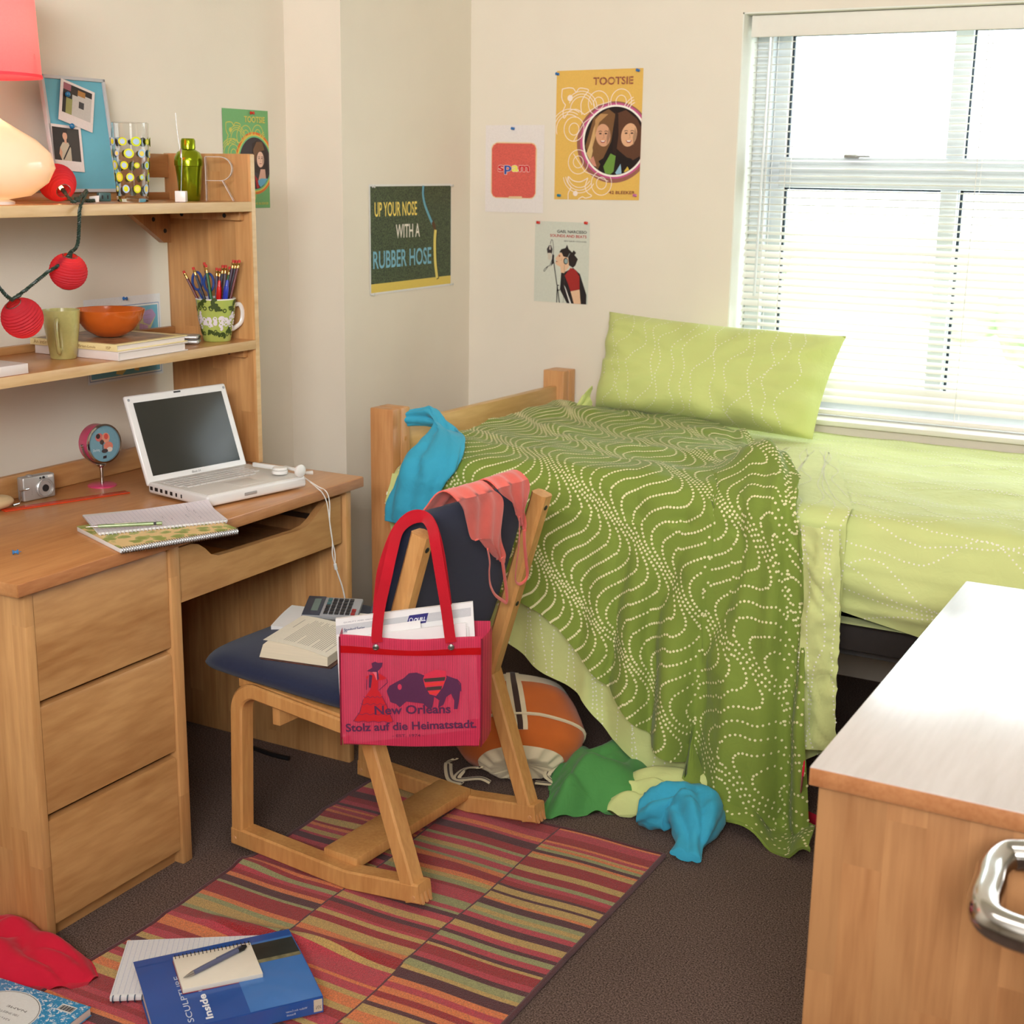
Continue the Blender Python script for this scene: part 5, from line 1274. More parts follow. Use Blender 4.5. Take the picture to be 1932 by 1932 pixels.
MB().obox(lp(LW/2, .052, .0048+LH), (LU, LV, UP), (.036, .030, .0006), .0003).build('trackpad', M_pal, lap); MB().obox(lp(LW/2-.025, -.0005, .004+LH*.5), (LU, LV, UP), (.018, .002, .0035), .0015).build('latch_button', mat('grey_button', (150, 146, 142), rough=.4), lap)
for k, w_ in enumerate((.005, .006, .0045, .0045, .0045, .003, .0022)):
    MB().obox(lp(.0004, .205-.0185*k, .018-.001*k*.3), (LU, LV, UP), (.0012, w_, .0045), .001).build('port', M_black, lap)
LT = math.radians(21); SD = unit(LV*math.sin(LT)+UP*math.cos(LT)); SN = unit(np.cross(LU, SD)); SN = SN if np.dot(SN, LV) < 0 else -SN
SL0 = lp(0, LD-.004, .022)
def sp(a, h, n=0): return SL0+LU*a+SD*h+SN*n
MB().obox(sp(LW/2, .109, -.006), (LU, SD, SN), (LW/2, .109, .006), .0055, 0, 3).build('lid', M_ib, lap)
M_scr = mat('dark_lcd', (44, 44, 40), rough=.25, var=.01); MB().obox(sp(LW/2, .110, .0003), (LU, SD, SN), (.131, .0890, .0008), .0003).build('screen', M_scr, lap)
MB().obox(sp(LW/2, .212, .0003), (LU, SD, SN), (.010, .0018, .0007), .0003).build('lid_latch', M_black, lap)
A = Art(sp(0, 0, .0008), LU, SD, SN); A.text('iBook G4', LW/2-.02, .0115, .0055, (120, 116, 114), width=.026); A.build('lettering', lap)
for a in (.009, LW-.009): MB().lathe([(.0035, 0), (.003, .0008), (0, .0008)], sp(a, .207, .0002), (LU, SD, SN), 12).build('screw', M_grey, lap)
for k in range(5): MB().lathe([(.012 if k in (0, 4) else .012, 0), (.012, .05)], lp(.02+.0*k, LD-.004, .018), (LV, UP, LU), 12).build('hinge', M_ib, lap); break

# headphones with their lead
hph = thing('headphones', 'white folding headphones lying on the laptop corner, lead over the desk edge', 'headphones')
zc = DT+LH+.012
MB().lathe([(.0185, 0), (.0195, .004), (.0190, .008), (.014, .0085), (.0, .0085)], onz(528, 893, zc-.003), None, 26).lathe([(.0165, .0086), (.0185, .011), (.016, .015), (.0, .016)], onz(528, 893, zc-.003), None, 26).build('earcup', M_white, hph)
e2 = onz(570, 893, zc+.002); MB().lathe([(.0145, 0), (.0155, .002), (.0155, .006), (.011, .009), (0, .0095)], e2+np.array([-.006, -.004, .006]), (unit((.2, 1, .0)), UP, unit((.95, -.1, .05))), 24).build('earcup', M_white, hph)
q0, q1 = onz(478, 876, DT+LH+.016), onz(532, 884, DT+LH+.016); MB().obox((q0+q1)/2, (unit(q1-q0), unit(np.cross(UP, q1-q0)), UP), (np.linalg.norm(q1-q0)/2, .0045, .0055), .0025).build('band_arm', M_white, hph)
q0, q1 = onz(536, 881, DT+LH+.012), onz(567, 888, DT+LH+.012); MB().obox((q0+q1)/2, (unit(q1-q0), unit(np.cross(UP, q1-q0)), UP), (np.linalg.norm(q1-q0)/2, .006, .0035), .0025).build('band_arm', M_white, hph)
q0, q1 = onz(573, 893, DT+.022), onz(590, 892, DT+.022); MB().tube([q0, q1], [.004, .0055], 10).build('jack', M_white, hph)
xe = -1.962
for s_, nm in ((0, 0), (1, 1)):
    o_ = .0
    pts = [onz(573, 900, DT+LH+.006), onz(586, 910 if not s_ else 909, DT+.012), onz(600, 922 if not s_ else 918, DT+.004), onx(609+7*s_, 931-3*s_, xe), onx(617+5*s_, 950, xe+.004), onx(622, 985, xe+.006), onx(627, 1020, xe+.006), onx(627+5*s_, 1045, xe+.008), onx(632, 1066, xe+.008)]
    MB().tube(smooth_path(pts, 6), .0014, 6).build('lead', M_white, hph)
MB().tube(smooth_path([onx(632, 1064, xe+.008), onx(634, 1074, xe+.008)], 4), .004, 8).build('splitter', M_white, hph)
MB().tube(smooth_path([onx(633, 1070, xe+.008), onx(640, 1090, xe+.010), onx(647, 1112, xe+.012), onx(652, 1140, xe+.012), onx(654, 1180, xe+.012)], 6), .0018, 6).build('lead', M_white, hph)

# ---------------------------------------------------------------- notebooks, pencil, ruler, camera, clock, stone
def spiral(mb, p0, p1, n, r, up, nrm, w=.0011, mi=0):
    p0, p1 = V3(p0), V3(p1)
    for k in range(n):
        c = p0+(p1-p0)*(k+.5)/n; mb.tube([c+r*(math.cos(2*PI*j/10)*V3(up)+math.sin(2*PI*j/10)*V3(nrm)) for j in range(10)], w, 5, mi, closed=True)
def notebook(name, label, c0, c1, c3, z, th, cover, side, edge_ring=True, nr=48):
    """c0,c1 along the ring-bound edge, c3 the far corner"""
    c0, c1, c3 = V3(c0), V3(c1), V3(c3); U = unit((c1-c0)*[1, 1, 0]); Vv = np.array([-U[1], U[0], 0]); Vv = Vv if np.dot(Vv, c3-c0) > 0 else -Vv
    L = np.linalg.norm((c1-c0)[:2]); D = np.dot(c3-c0, Vv); o = thing(name, label, 'notebook'); O = np.array([c0[0], c0[1], z])
    MB().obox(O+U*L/2+Vv*D/2+UP*th/2, (U, Vv, UP), (L/2, D/2, th/2), .0015).build('pages', side, o)
    b = MB(); spiral(b, O-Vv*.0+UP*th/2, O+U*L-Vv*.0+UP*th/2, nr, th*.5+.0015, Vv, UP); b.build('ring_binding', M_steel if edge_ring is True else edge_ring, o, label='wire ring binding')
    return o, O, U, Vv, L, D
mfl, t, p, out = new_mat('floral_cover'); tc = nd(t, 'ShaderNodeTexCoord'); vo = nd(t, 'ShaderNodeTexVoronoi'); vo.inputs['Scale'].default_value = 34; n = nd(t, 'ShaderNodeTexNoise'); n.inputs['Scale'].default_value = 60; n.inputs['Detail'].default_value = 3
t.links.new(tc.outputs['Object'], n.inputs['Vector']); vm = nd(t, 'ShaderNodeVectorMath', operation='MULTIPLY_ADD'); vm.inputs[1].default_value = (.02, .02, .02); t.links.new(n.outputs['Color'], vm.inputs[0]); t.links.new(tc.outputs['Object'], vm.inputs[2]); t.links.new(vm.outputs[0], vo.inputs['Vector'])
r = nd(t, 'ShaderNodeValToRGB'); r.color_ramp.interpolation = 'CONSTANT'; r.color_ramp.elements[0].color = lin((150, 160, 80)); r.color_ramp.elements[1].position = .34; r.color_ramp.elements[1].color = lin((172, 176, 104)); e = r.color_ramp.elements.new(.48); e.color = lin((232, 200, 142)); t.links.new(vo.outputs['Distance'], r.inputs[0]); t.links.new(r.outputs[0], p.inputs['Base Color']); p.inputs['Roughness'].default_value = .5
o, O, U, Vv, L, D = notebook('notebook', 'floral covered spiral notebook jutting over the desk edge', (-1.963, 1.963, 0), (-1.866, 2.206, 0), (-2.165, 2.035, 0), DT+.0005, .010, mat('pale_board', (206, 208, 206), rough=.6), None)
MB().obox(O+U*L/2+Vv*D/2+UP*.0105, (U, Vv, UP), (L/2, D/2, .0006), 0).build('cover', mfl, o, label='tan cover with green flowers')
zn = DT+.0125; Wt = mat('white_wire', (206, 198, 200), rough=.4)
o, O, U, Vv, L, D = notebook('notebook', 'lined white notebook with handwriting, on the floral notebook', onz(186, 1010, zn), onz(430, 985, zn), onz(158, 975, zn), zn, .005, M_paper, None, Wt, 34)
D = .150
A = Art(O+UP*.0058, U, Vv, UP, warp=lambda a, b__, h: O+U*a+Vv*b__+UP*(.0058+h+.010*max(0, (b__-.09)/.06)**2*max(0, (a-.05)/.19)))
A.sheet(L, D, (224, 216, 222), 0, 14)
for k in range(30): A.line([(.004+k*(L-.008)/30, .004), (.004+k*(L-.008)/30, D-.003)], .0005, (180, 176, 196))
rnd = random.Random(11)
for (a, c, l_) in ((.20, .05, 9), (.215, .10, 11), (.222, .03, 7), (.13, .035, 8), (.15, .06, 8), (.03, .05, 6), (.06, .03, 6), (.08, .05, 5), (.225, .08, 9), (.165, .045, 5)):
    A.line([(a+.0016*rnd.uniform(-1, 1), c+.0035*k+.001*rnd.random()) for k in range(l_)], .0007, (110, 108, 120))
A.build('page', o)
# green mechanical pencil
p0, p1 = onz(166, 994, zn+.014), onz(306, 987, zn+.014); d = unit(p1-p0); u_ = unit(np.cross(d, UP)); ax = (u_, np.cross(d, u_)*-1, d); Lp = np.linalg.norm(p1-p0)
pe = thing('mechanical_pencil', 'pale green mechanical pencil lying on the lined notebook', 'pencil')
MB().lathe([(.0036, .02), (.0040, .03), (.0040, Lp*.88), (.0032, Lp*.885)], p0, ax, 14).build('barrel', mat('green_metal', (146, 164, 122), rough=.3, metal=.4), pe); MB().lathe([(.0005, -.004), (.0008, .0), (.0018, .010), (.0034, .0205)], p0, ax, 14).build('tip', M_chrome, pe)
MB().lathe([(.0032, Lp*.885), (.0032, Lp*.92)], p0, ax, 12).build('collar', M_black, pe); MB().lathe([(.0040, Lp*.92), (.0040, Lp*.995), (.003, Lp)], p0, ax, 12).build('cap', MATS['green_metal'], pe)
MB().obox(p0+d*Lp*.5+UP*.0046, (d, u_, UP), (.022, .001, .0006), 0).build('clip', M_chrome, pe)
# ruler
r0, r1 = np.array([-2.432, 2.085, DT]), np.array([-2.334, 2.369, DT]); d = unit(r1-r0); u_ = np.cross(UP, d); Lr = np.linalg.norm(r1-r0)
ru = thing('ruler', 'translucent orange ruler lying on the desk', 'ruler'); M_rul = mat('orange_acrylic', (206, 62, 24), rough=.25, var=.03)
MB().obox((r0+r1)/2+UP*.0016, (d, u_, UP), (Lr/2, .013, .0013), .0008).build('body', M_rul, ru); A = Art(r0+UP*.0031, d, u_, UP)
for k in range(56): A.line([(.008+k*.005, .0125), (.008+k*.005, .0125-(.006 if k % 5 == 0 else .0035))], .0005, (110, 30, 20))
A.build('scale_marks', ru)
# compact camera
cq0, cq1 = onz(58, 946, DT), onz(106, 936, DT); d = unit((cq1-cq0)*[1, 1, 0]); bk_ = np.array([-d[1], d[0], 0])
ck = thing('camera', 'silver compact camera standing by the upstand', 'camera'); M_sil = mat('silver_body', (186, 184, 182), rough=.35, metal=.6, var=.02)
cw, chh, cdp = .086, .056, .024; CO = cq1-d*cw*.5+bk_*cdp/2; CO[2] = DT+chh/2+.0005
def ck_(a, h, n=0): return CO+d*a+UP*h-bk_*(cdp/2+n)
MB().obox(CO, (d, bk_, UP), (cw/2, cdp/2, chh/2), .004, 0, 3).build('body', M_sil, ck)
axc = (d, UP, -bk_); MB().lathe([(.0225, 0), (.0225, .003), (.0205, .005), (.0195, .004), (.0190, .004), (.0180, .0065), (.0165, .0065), (.016, .004), (.0, .004)], ck_(.013, -.003), axc, 32).build('lens_ring', M_sil, ck); MB().lathe([(.0085, .0042), (.008, .0062), (0, .0062)], ck_(.013, -.003), axc, 20).build('lens', M_black, ck)
for a, r_ in ((.012, .0032), (.003, .0022)): MB().lathe([(r_, 0), (r_, .0012), (0, .0012)], ck_(a, .0215), axc, 14).build('viewfinder', M_black, ck)
MB().obox(ck_(.030, .022), (d, UP, bk_), (.007, .0025, .001), .0008).build('flash', M_white, ck); MB().lathe([(.007, 0), (.007, .002), (.005, .003), (0, .003)], CO+UP*chh/2-d*.018, None, 16).build('shutter_button', M_sil, ck)
MB().obox(ck_(-.042, .002, .002), (d, UP, bk_), (.013, .002, .002), .0018).build('strap_lug', M_chrome, ck); MB().tube(smooth_path([ck_(-.044, -.004, -.008), ck_(-.05, -.018, -.002), ck_(-.058, -.025, .004), ck_(-.066, -.0265, .006)], 5), .0012, 6).tube([ck_(-.064, -.0262, .006), ck_(-.080, -.0262, .010)], .0026, 8).build('wrist_strap', M_chrome, ck)
A = Art(ck_(0, 0, .0006), d, UP, -bk_); A.text('PowerShot', -.0205, -.014, .0026, (150, 146, 144), width=.018, rot=PI/2); A.text('Canon', .022, .0205, .003, (90, 90, 92), width=.012); A.build('lettering', ck)
# desk clock on a stem
cb = onz(193, 916, DT); clk = thing('alarm_clock', 'round pink alarm clock on a chrome stem and pink foot', 'clock'); M_pk = mat('pink_enamel', (206, 66, 112), rough=.3, var=.03, coat=.4)
MB().lathe([(.034, 0), (.034, .0025), (.030, .0045), (.008, .006), (.0, .006)], cb, None, 36).build('foot', M_pk, clk); MB().lathe([(.005, .004), (.0042, .03), (.0048, .045), (.012, .050), (.012, .053), (0, .053)], cb, None, 18).build('stem', M_chrome, clk)
fd = unit((.93, -.16, .05)); fu = unit(UP-fd*np.dot(UP, fd)); fr_ = np.cross(fu, fd); cc = cb+np.array([0, 0, .104]); R_ = .046
axk = (fr_, fu, fd); MB().lathe([(R_*.96, -.022), (R_, -.019), (R_, .014)], cc, axk, 40, capt=False).build('case', M_pk, clk); MB().lathe([(R_, .013), (R_*1.03, .015), (R_*1.03, .019), (R_*.94, .020), (R_*.92, .016)], cc, axk, 40, capb=False, capt=False).build('bezel', M_chrome, clk)
MB().tube([cc+R_*1.06*(math.cos(a)*fr_+math.sin(a)*fu) for a in np.linspace(PI*1.0, PI*2.0, 24)], .0022, 8, flat=1).build('bracket', M_steel, clk)
for sg in (-1, 1): MB().lathe([(.004, 0), (.004, .004), (.002, .006), (0, .006)], cc+fr_*sg*R_*1.02, (fu, fd, fr_*sg), 12).build('pivot_screw', M_chrome, clk)
MB().tube([cc-fd*.022+fu*.01, cc-fd*.034+fu*.01], .002, 8).build('winder', M_chrome, clk)
A = Art(cc+fd*.014, fr_, fu, fd); A.ell(0, 0, R_*.95, R_*.95, (118, 158, 172), 44)
for (a, c, ra, rb, cl_) in ((-.010, .016, .011, .010, (206, 112, 106)), (-.013, .019, .006, .006, (70, 52, 50)), (.008, .013, .011, .012, (214, 150, 124)), (.009, .016, .006, .007, (206, 84, 74)), (.013, -.008, .013, .011, (214, 128, 108)), (.016, -.016, .008, .006, (220, 208, 196)), (-.004, .004, .006, .006, (80, 66, 60)), (.002, -.018, .009, .005, (70, 60, 62))): A.ell(a, c, ra, rb, cl_, 18)
A.line([(-.002, .002), (-.003, -.014)], .0022, (60, 52, 50)); A.poly([(-.004, -.030), (.006, -.029), (.005, -.036), (-.005, -.036)], (50, 40, 44)); A.text('Darling', -.030, -.016, .006, (214, 222, 222), width=.018); A.build('dial', clk)
# smooth stone and a lost pin
MB_ = MB(); MB_.sphere(onz(-6, 962, DT)+np.array([0, 0, .0165]), .044, 24, 0, (.62, 1.0, .37)); tag(MB_.build('pebble', mat('beige_stone', (196, 168, 126), rough=.8, var=.10, vscale=25, stretch=(1, .2, 4))), 'smooth beige pebble on the desk over the ruler end', 'stone')
pin(onz(36, 1041, DT+.0055), (-.55, -.75, .0), (64, 128, 190), 'blue push pin lying loose on the desk top', s=1.05)

# ---------------------------------------------------------------- lower shelf
def shp(px, py, z=SHL): return onz(px, py, z)
mg = thing('mug', 'plain olive stoneware mug on the lower shelf', 'mug'); M_ol = mat('olive_glaze', (184, 176, 112), rough=.22, var=.05, vscale=120, coat=.5)
mc = np.array([-2.412, 2.271, SHL+.0005])
MB().lathe([(0, .001), (.0275, 0), (.0290, .002), (.0325, .03), (.0385, .07), (.0415, .105), (.0418, .1095), (.0402, .1095), (.0365, .07), (.031, .03), (.028, .006), (0, .006)], mc, None, 44, capb=False, capt=False).build('body', M_ol, mg)
hd = unit((.42, -.58, 0)); hs = np.cross(UP, hd)
MB().tube(smooth_path([mc+hd*.039+UP*.088, mc+hd*.058+UP*.090, mc+hd*.064+UP*.070, mc+hd*.060+UP*.040, mc+hd*.050+UP*.020, mc+hd*.032+UP*.022], 7), .0062, 10, flat=.7).build('handle', M_ol, mg)
b1 = [np.array([-2.278, 2.305, 0]), np.array([-2.532, 2.283, 0])]
def book(name, label, c0, U, Vv, w, l, z, th, cover, pages, spine_txt=None, cat='book', coverth=.0025):
    """lying hardback: spine runs along U from c0, pages open towards Vv"""
    o = thing(name, label, cat); O = np.array([c0[0], c0[1], z])
    MB().obox(O+U*l/2+Vv*(w/2-.003)+UP*th/2, (U, Vv, UP), (l/2-.004, w/2-.004, th/2-coverth), 0).build('page_block', pages, o)
    MB().obox(O+U*l/2+Vv*w/2+UP*(coverth/2), (U, Vv, UP), (l/2, w/2, coverth/2), .0008).build('cover', cover, o); MB().obox(O+U*l/2+Vv*w/2+UP*(th-coverth/2), (U, Vv, UP), (l/2, w/2, coverth/2), .0008).build('cover', cover, o)
    MB().obox(O+U*l/2+Vv*.002+UP*th/2, (U, Vv, UP), (l/2, .0022, th/2), .0015).build('spine', cover, o)
    if spine_txt:
        A = Art(O+Vv*(-.0004), U, UP, -Vv)
        for (s_, a, hgt, wd, rot) in spine_txt: A.text(s_, a, th*.28, hgt, (150, 110, 60), width=wd, rot=rot)
        A.build('lettering', o)
    return o
M_bkpage = mat('page_edges', (226, 214, 206), rough=.8, var=.04, stretch=(1, 1, 80)); M_crv = mat('cream_cover', (232, 214, 158), rough=.4, var=.03); M_bwh = mat('white_cover', (226, 214, 208), rough=.4, var=.02)
U = unit((1, .02, 0)); Vv = np.array([-U[1], U[0], 0])
o = book('book', 'thick white paperback at the bottom of the lower shelf pile', (-2.532, 2.298, 0), U, Vv, .236, .256, SHL+.0005, .020, M_bwh, M_bkpage)
U_ = unit((1, .035, 0)); V_ = np.array([-U_[1], U_[0], 0]); o = book('book', 'cream hardback lying on the white paperback, orange bowl on top', (-2.540, 2.292, 0), U_, V_, .244, .262, SHL+.0208, .0155, M_crv, M_bkpage, [('An intimate', .012, .009, .060, 0), ('Brian-Louis', .150, .006, .050, 0), ('ISP', .232, .007, .014, 0)])
A = Art(np.array([-2.540, 2.292, SHL+.0367])+U_*.01+V_*.01, U_, V_, UP); A.rect(.0, .0, .238, .208, mat('jacket_photo', (150, 116, 84), rough=.35, var=.6, vscale=30)); A.build('jacket_picture', o)
bw = thing('bowl', 'glossy orange bowl on the cream hardback', 'bowl'); bo_ = np.array([-2.405, 2.412, SHL+.0378])
MB().lathe([(.001, .001), (.026, 0), (.034, .002), (.056, .016), (.075, .040), (.0825, .0625), (.0820, .0635), (.0800, .0625), (.0715, .040), (.052, .018), (.02, .007), (.0, .006)], bo_, None, 48, capb=False, capt=False).build('body', mat('orange_glaze', (200, 94, 30), rough=.18, var=.03, coat=.6), bw)
o = book('book', 'white book at the front edge of the lower shelf', (-2.292, 1.86, 0), np.array([0, 1, 0.]), np.array([-1, 0, 0.]), .14, .199, SHL+.0005, .021, M_bwh, M_bkpage)
# silver phone
ph = thing('mobile_phone', 'small silver flip phone beside the patterned mug', 'phone'); po_ = np.array([-2.385, 2.632, SHL])
MB().obox(po_+UP*.006, (unit((.8, .5, 0)), unit((-.5, .8, 0)), UP), (.045, .022, .0055), .005, 0, 3).build('base', M_sil, ph); MB().obox(po_+UP*.0175, (unit((.8, .5, 0)), unit((-.5, .8, 0)), UP), (.044, .022, .0050), .0048, 0, 3).build('lid', M_sil, ph); MB().obox(po_+unit((.8, .5, 0))*.0445+UP*.0165, (unit((-.5, .8, 0)), UP, unit((.8, .5, 0))), (.012, .003, .001), .0005).build('hinge_slot', M_black, ph)
# patterned mug with pens
pm = thing('mug', 'green and white patterned mug full of pencils', 'mug'); pc_ = np.array([-2.355, 2.730, SHL+.0005]); M_pg = mat('lime_glaze', (172, 184, 92), rough=.2, var=.02, coat=.5); M_mw = mat('white_glaze', (232, 226, 222), rough=.2, var=.01, coat=.5)
MUGP = [(.0330, 0), (.0345, .002), (.0395, .03), (.0455, .065), (.0490, .095), (.0500, .1045)]
def mugr(z): return float(np.interp(z, [q[1] for q in MUGP], [q[0] for q in MUGP]))
MB().lathe([(0, .001)]+MUGP, pc_, None, 48, capb=False, capt=False).build('body', M_pg, pm)
MB().lathe([(.0500, .1045), (.0502, .1075), (.0482, .1075), (.047, .10), (.040, .05), (.031, .006), (0, .006)], pc_, None, 48, capb=False, capt=False).build('rim', M_mw, pm)
hd = unit((.45, .89, 0)); MB().tube(smooth_path([pc_+hd*.047+UP*.088, pc_+hd*.064+UP*.088, pc_+hd*.071+UP*.068, pc_+hd*.065+UP*.042, pc_+hd*.041+UP*.026], 7), .0055, 10, flat=.6).build('handle', M_mw, pm)
A = Art(pc_, (1, 0, 0), UP, (0, -1, 0), warp=lambda a, z, h: pc_+np.array([math.cos(-1.15+a/.047)*(mugr(z)+.0005+h), math.sin(-1.15+a/.047)*(mugr(z)+.0005+h), z]))
DG, WG = (62, 76, 30), (226, 216, 222)
def leaf(a, z, r_, rot, c, w=.0050):
    pts = [(0, 0), (.5, .38), (1.0, .30), (1.25, -.05), (1.05, -.25), (.95, .02), (.70, .12), (.35, -.02)]
    A.line(smooth2([(a+r_*(x*math.cos(rot)-y*math.sin(rot)), z+r_*(x*math.sin(rot)+y*math.cos(rot))) for x, y in pts], 1, 1), w*.8, c)
for zr, c, n_, s_ in ((.084, DG, 9, .015), (.020, DG, 8, .013), (.058, WG, 10, .010), (.043, WG, 10, .010)):
    rnd = random.Random(int(zr*1000))
    for k in range(n_):
        a = -.075+.150*k/n_+.004; leaf(a, zr+rnd.uniform(-.004, .004), s_*1.15, rnd.uniform(-1.2, 2.8), c, .0064 if c == DG else .0052); A.ring(a+.006, zr+rnd.uniform(-.006, .006), .0042, .0042, .0026, c, 12)
A.build('pattern', pm)
HF = np.array([-math.sin(YAW), math.cos(YAW), 0]); HR = np.array([math.cos(YAW), math.sin(YAW), 0])
def pencil(px, py, c, base, lab, L=None, cat='pencil'):
    """pencil standing in the mug, eraser end up at photo point (px,py)"""
    b0 = pc_+np.array([base[0], base[1], .012]); top = onpl(px, py, pc_+HF*base[2], HF); d = unit(top-b0); u_ = unit(np.cross(d, (1, .1, 0))); v_ = np.cross(d, u_); Lx = np.linalg.norm(top-b0)
    t_ = thing('pencil', lab, cat, 'pencils in the patterned mug'); ax = (u_, v_, d)
    MB().lathe([(.0036, 0), (.0036, Lx-.020)], b0, ax, 6).build('shaft', mat('lacquer_%d_%d_%d' % c, c, rough=.25, var=.02, coat=.4), t_, sharp=25); MB().lathe([(.0038, Lx-.021), (.0038, Lx-.016), (.0035, Lx-.015), (.0035, Lx-.012), (.0038, Lx-.011), (.0038, Lx-.007)], b0, ax, 12).build('ferrule', mat('brass_ferrule', (206, 170, 104), rough=.25, metal=1.0), t_); MB().lathe([(.0036, Lx-.007), (.0036, Lx-.001), (.003, Lx)], b0, ax, 12).build('eraser', mat('red_rubber', (196, 60, 50), rough=.8), t_)
MRN, NVY, GRN, PLM = (96, 22, 26), (30, 34, 56), (20, 96, 48), (62, 40, 62)
for px, py, c, base, lab in ((346, 511, MRN, (.006, -.01, -.008), 'maroon pencil leaning far left in the patterned mug'), (364, 504, NVY, (.004, 0, -.004), 'navy pencil leaning left, second from the left in the mug'),
        (385, 495, PLM, (-.004, .008, .010), 'plum pencil behind the green pencil at the left of the mug'), (388, 499, GRN, (.006, -.006, -.006), 'green pencil at the left of the patterned mug'), (409, 505, PLM, (-.006, .004, .012), 'shorter plum pencil at the middle of the mug'),
        (415, 506, MRN, (-.002, .006, .012), 'maroon pencil directly above the red pen'), (420.5, 500, NVY, (.000, .0, .004), 'navy pencil at the middle of the mug, between red and blue pens'), (426, 500, PLM, (.004, .010, .014), 'plum pencil behind the navy one in the mug middle'),
        (434, 503, GRN, (.004, .004, .006), 'green pencil behind the blue pen'), (441, 490.5, PLM, (.010, -.004, .0), 'tall plum pencil at the right of the mug'), (446, 491, NVY, (.006, .012, .014), 'tall navy pencil hidden at the right of the mug'), (452, 490.5, MRN, (.014, .0, .004), 'tall maroon pencil furthest to the handle side')):
    pencil(px, py, c, base, lab)
for px, py, c, nm in ((414, 529, (206, 24, 22), 'red'), (429, 528, (40, 60, 170), 'blue')):
    b0 = pc_+HR*(.004 if nm == 'red' else .012)-HF*.016+UP*.01; top = onpl(px, py, pc_-HF*.024, HF); d = unit(top-b0); u_ = unit(np.cross(d, (1, .1, 0))); Lx = np.linalg.norm(top-b0)
    t_ = thing('pen', '%s capped pen at the front of the patterned mug' % nm, 'pen', 'pens in the patterned mug'); mm = mat('pen_'+nm, c, rough=.25, var=.02)
    MB().lathe([(.0062, 0), (.0066, Lx-.034), (.0062, Lx-.020), (.0044, Lx-.015), (.0036, Lx-.002), (.0026, Lx)], b0, (u_, np.cross(d, u_), d), 14).build('barrel', mm, t_); MB().obox(b0+d*(Lx-.032)+np.array([.003, -.0072, 0]), (u_, np.cross(d, u_), d), (.0016, .0016, .018), .001).build('clip', mm, t_)
sc_ = thing('scissors', 'blue handled scissors standing behind the pencils', 'scissors')
for (px, py) in ((372, 530), (394, 533)):
    c = onpl(px, py, pc_+HF*.016, HF); MB().tube([c+HR*.012*math.cos(a)+UP*.022*math.sin(a) for a in np.linspace(0, 2*PI, 20, endpoint=False)], .0034, 8, closed=True).build('handle', mat('blue_handle', (46, 72, 140), rough=.35), sc_)
for (px, py, x) in ((374, 548, .003), (392, 548, -.003)): MB().tube([onpl(px, py, pc_+HF*.016, HF), pc_+HR*x+HF*.012+UP*.02], .003, 6, flat=.4).build('blade', MATS['blue_handle'], sc_)

# ---------------------------------------------------------------- upper shelf
def ush(px, x, z=SHU): # point on the shelf with given x under photo column px
    for y in np.linspace(1.7, 2.9, 600):
        q = np.array([x, y, z])-CAM; X = 966+F_PX*np.dot(RT, q)/np.dot(_fwd, q)
        if X >= px: return np.array([x, y, z])
    return np.array([x, 2.7, z])
lc = ush(-31, -2.405); lamp = thing('table_lamp', 'table lamp with white glass body and pink drum shade', 'lamp')
M_glassw, t, p, out = new_mat('opal_glass'); p.inputs['Base Color'].default_value = lin((240, 226, 210)); p.inputs['Roughness'].default_value = .12; p.inputs['Coat Weight'].default_value = .5; p.inputs['Subsurface Weight'].default_value = 0.0
trl = nd(t, 'ShaderNodeBsdfTranslucent'); trl.inputs[0].default_value = lin((255, 236, 206)); mx = nd(t, 'ShaderNodeMixShader'); mx.inputs[0].default_value = .35; t.links.new(p.outputs[0], mx.inputs[1]); t.links.new(trl.outputs[0], mx.inputs[2]); t.links.new(mx.outputs[0], out.inputs[0])
M_shade, t, p, out = new_mat('pink_shade_fabric'); tc = nd(t, 'ShaderNodeTexCoord'); n = nd(t, 'ShaderNodeTexNoise'); n.inputs['Scale'].default_value = 300; t.links.new(tc.outputs['Object'], n.inputs['Vector']); r = nd(t, 'ShaderNodeValToRGB'); r.color_ramp.elements[0].color = lin((214, 84, 104)); r.color_ramp.elements[1].color = lin((226, 104, 122)); t.links.new(n.outputs[0], r.inputs[0]); t.links.new(r.outputs[0], p.inputs['Base Color']); p.inputs['Roughness'].default_value = .9
trl = nd(t, 'ShaderNodeBsdfTranslucent'); trl.inputs[0].default_value = lin((255, 120, 130)); mx = nd(t, 'ShaderNodeMixShader'); mx.inputs[0].default_value = .55; t.links.new(p.outputs[0], mx.inputs[1]); t.links.new(trl.outputs[0], mx.inputs[2]); t.links.new(mx.outputs[0], out.inputs[0])
MB().lathe([(.062, 0), (.062, .006), (.050, .010), (.040, .012)], lc, None, 40).build('foot', M_white, lamp)
MB().lathe([(.050, .010), (.095, .018), (.132, .045), (.1475, .075), (.140, .105), (.112, .132), (.078, .152), (.046, .172), (.028, .196), (.022, .225), (.022, .235)], lc, None, 56, capb=False, capt=False).build('body', M_glassw, lamp, sharp=85, label='white opal glass body')
MB().lathe([(.0115, .23), (.0115, .275), (.016, .28), (.016, .30), (0, .30)], lc, None, 16).build('socket', M_chrome, lamp)
MB().lathe([(.1315, .255), (.124, .47)], lc, None, 56, capb=False, capt=False).lathe([(.1330, .255), (.1330, .258), (.1325, .261)], lc, None, 56, capb=False, capt=False).build('shade', M_shade, lamp, label='pink fabric drum shade')
b = MB(); 
for k in range(3): a = 2*PI*k/3+.4; b.tube([lc+UP*.285, lc+np.array([.130*math.cos(a), .130*math.sin(a), .30])], .0015, 6)
b.build('shade_ring', M_chrome, lamp)
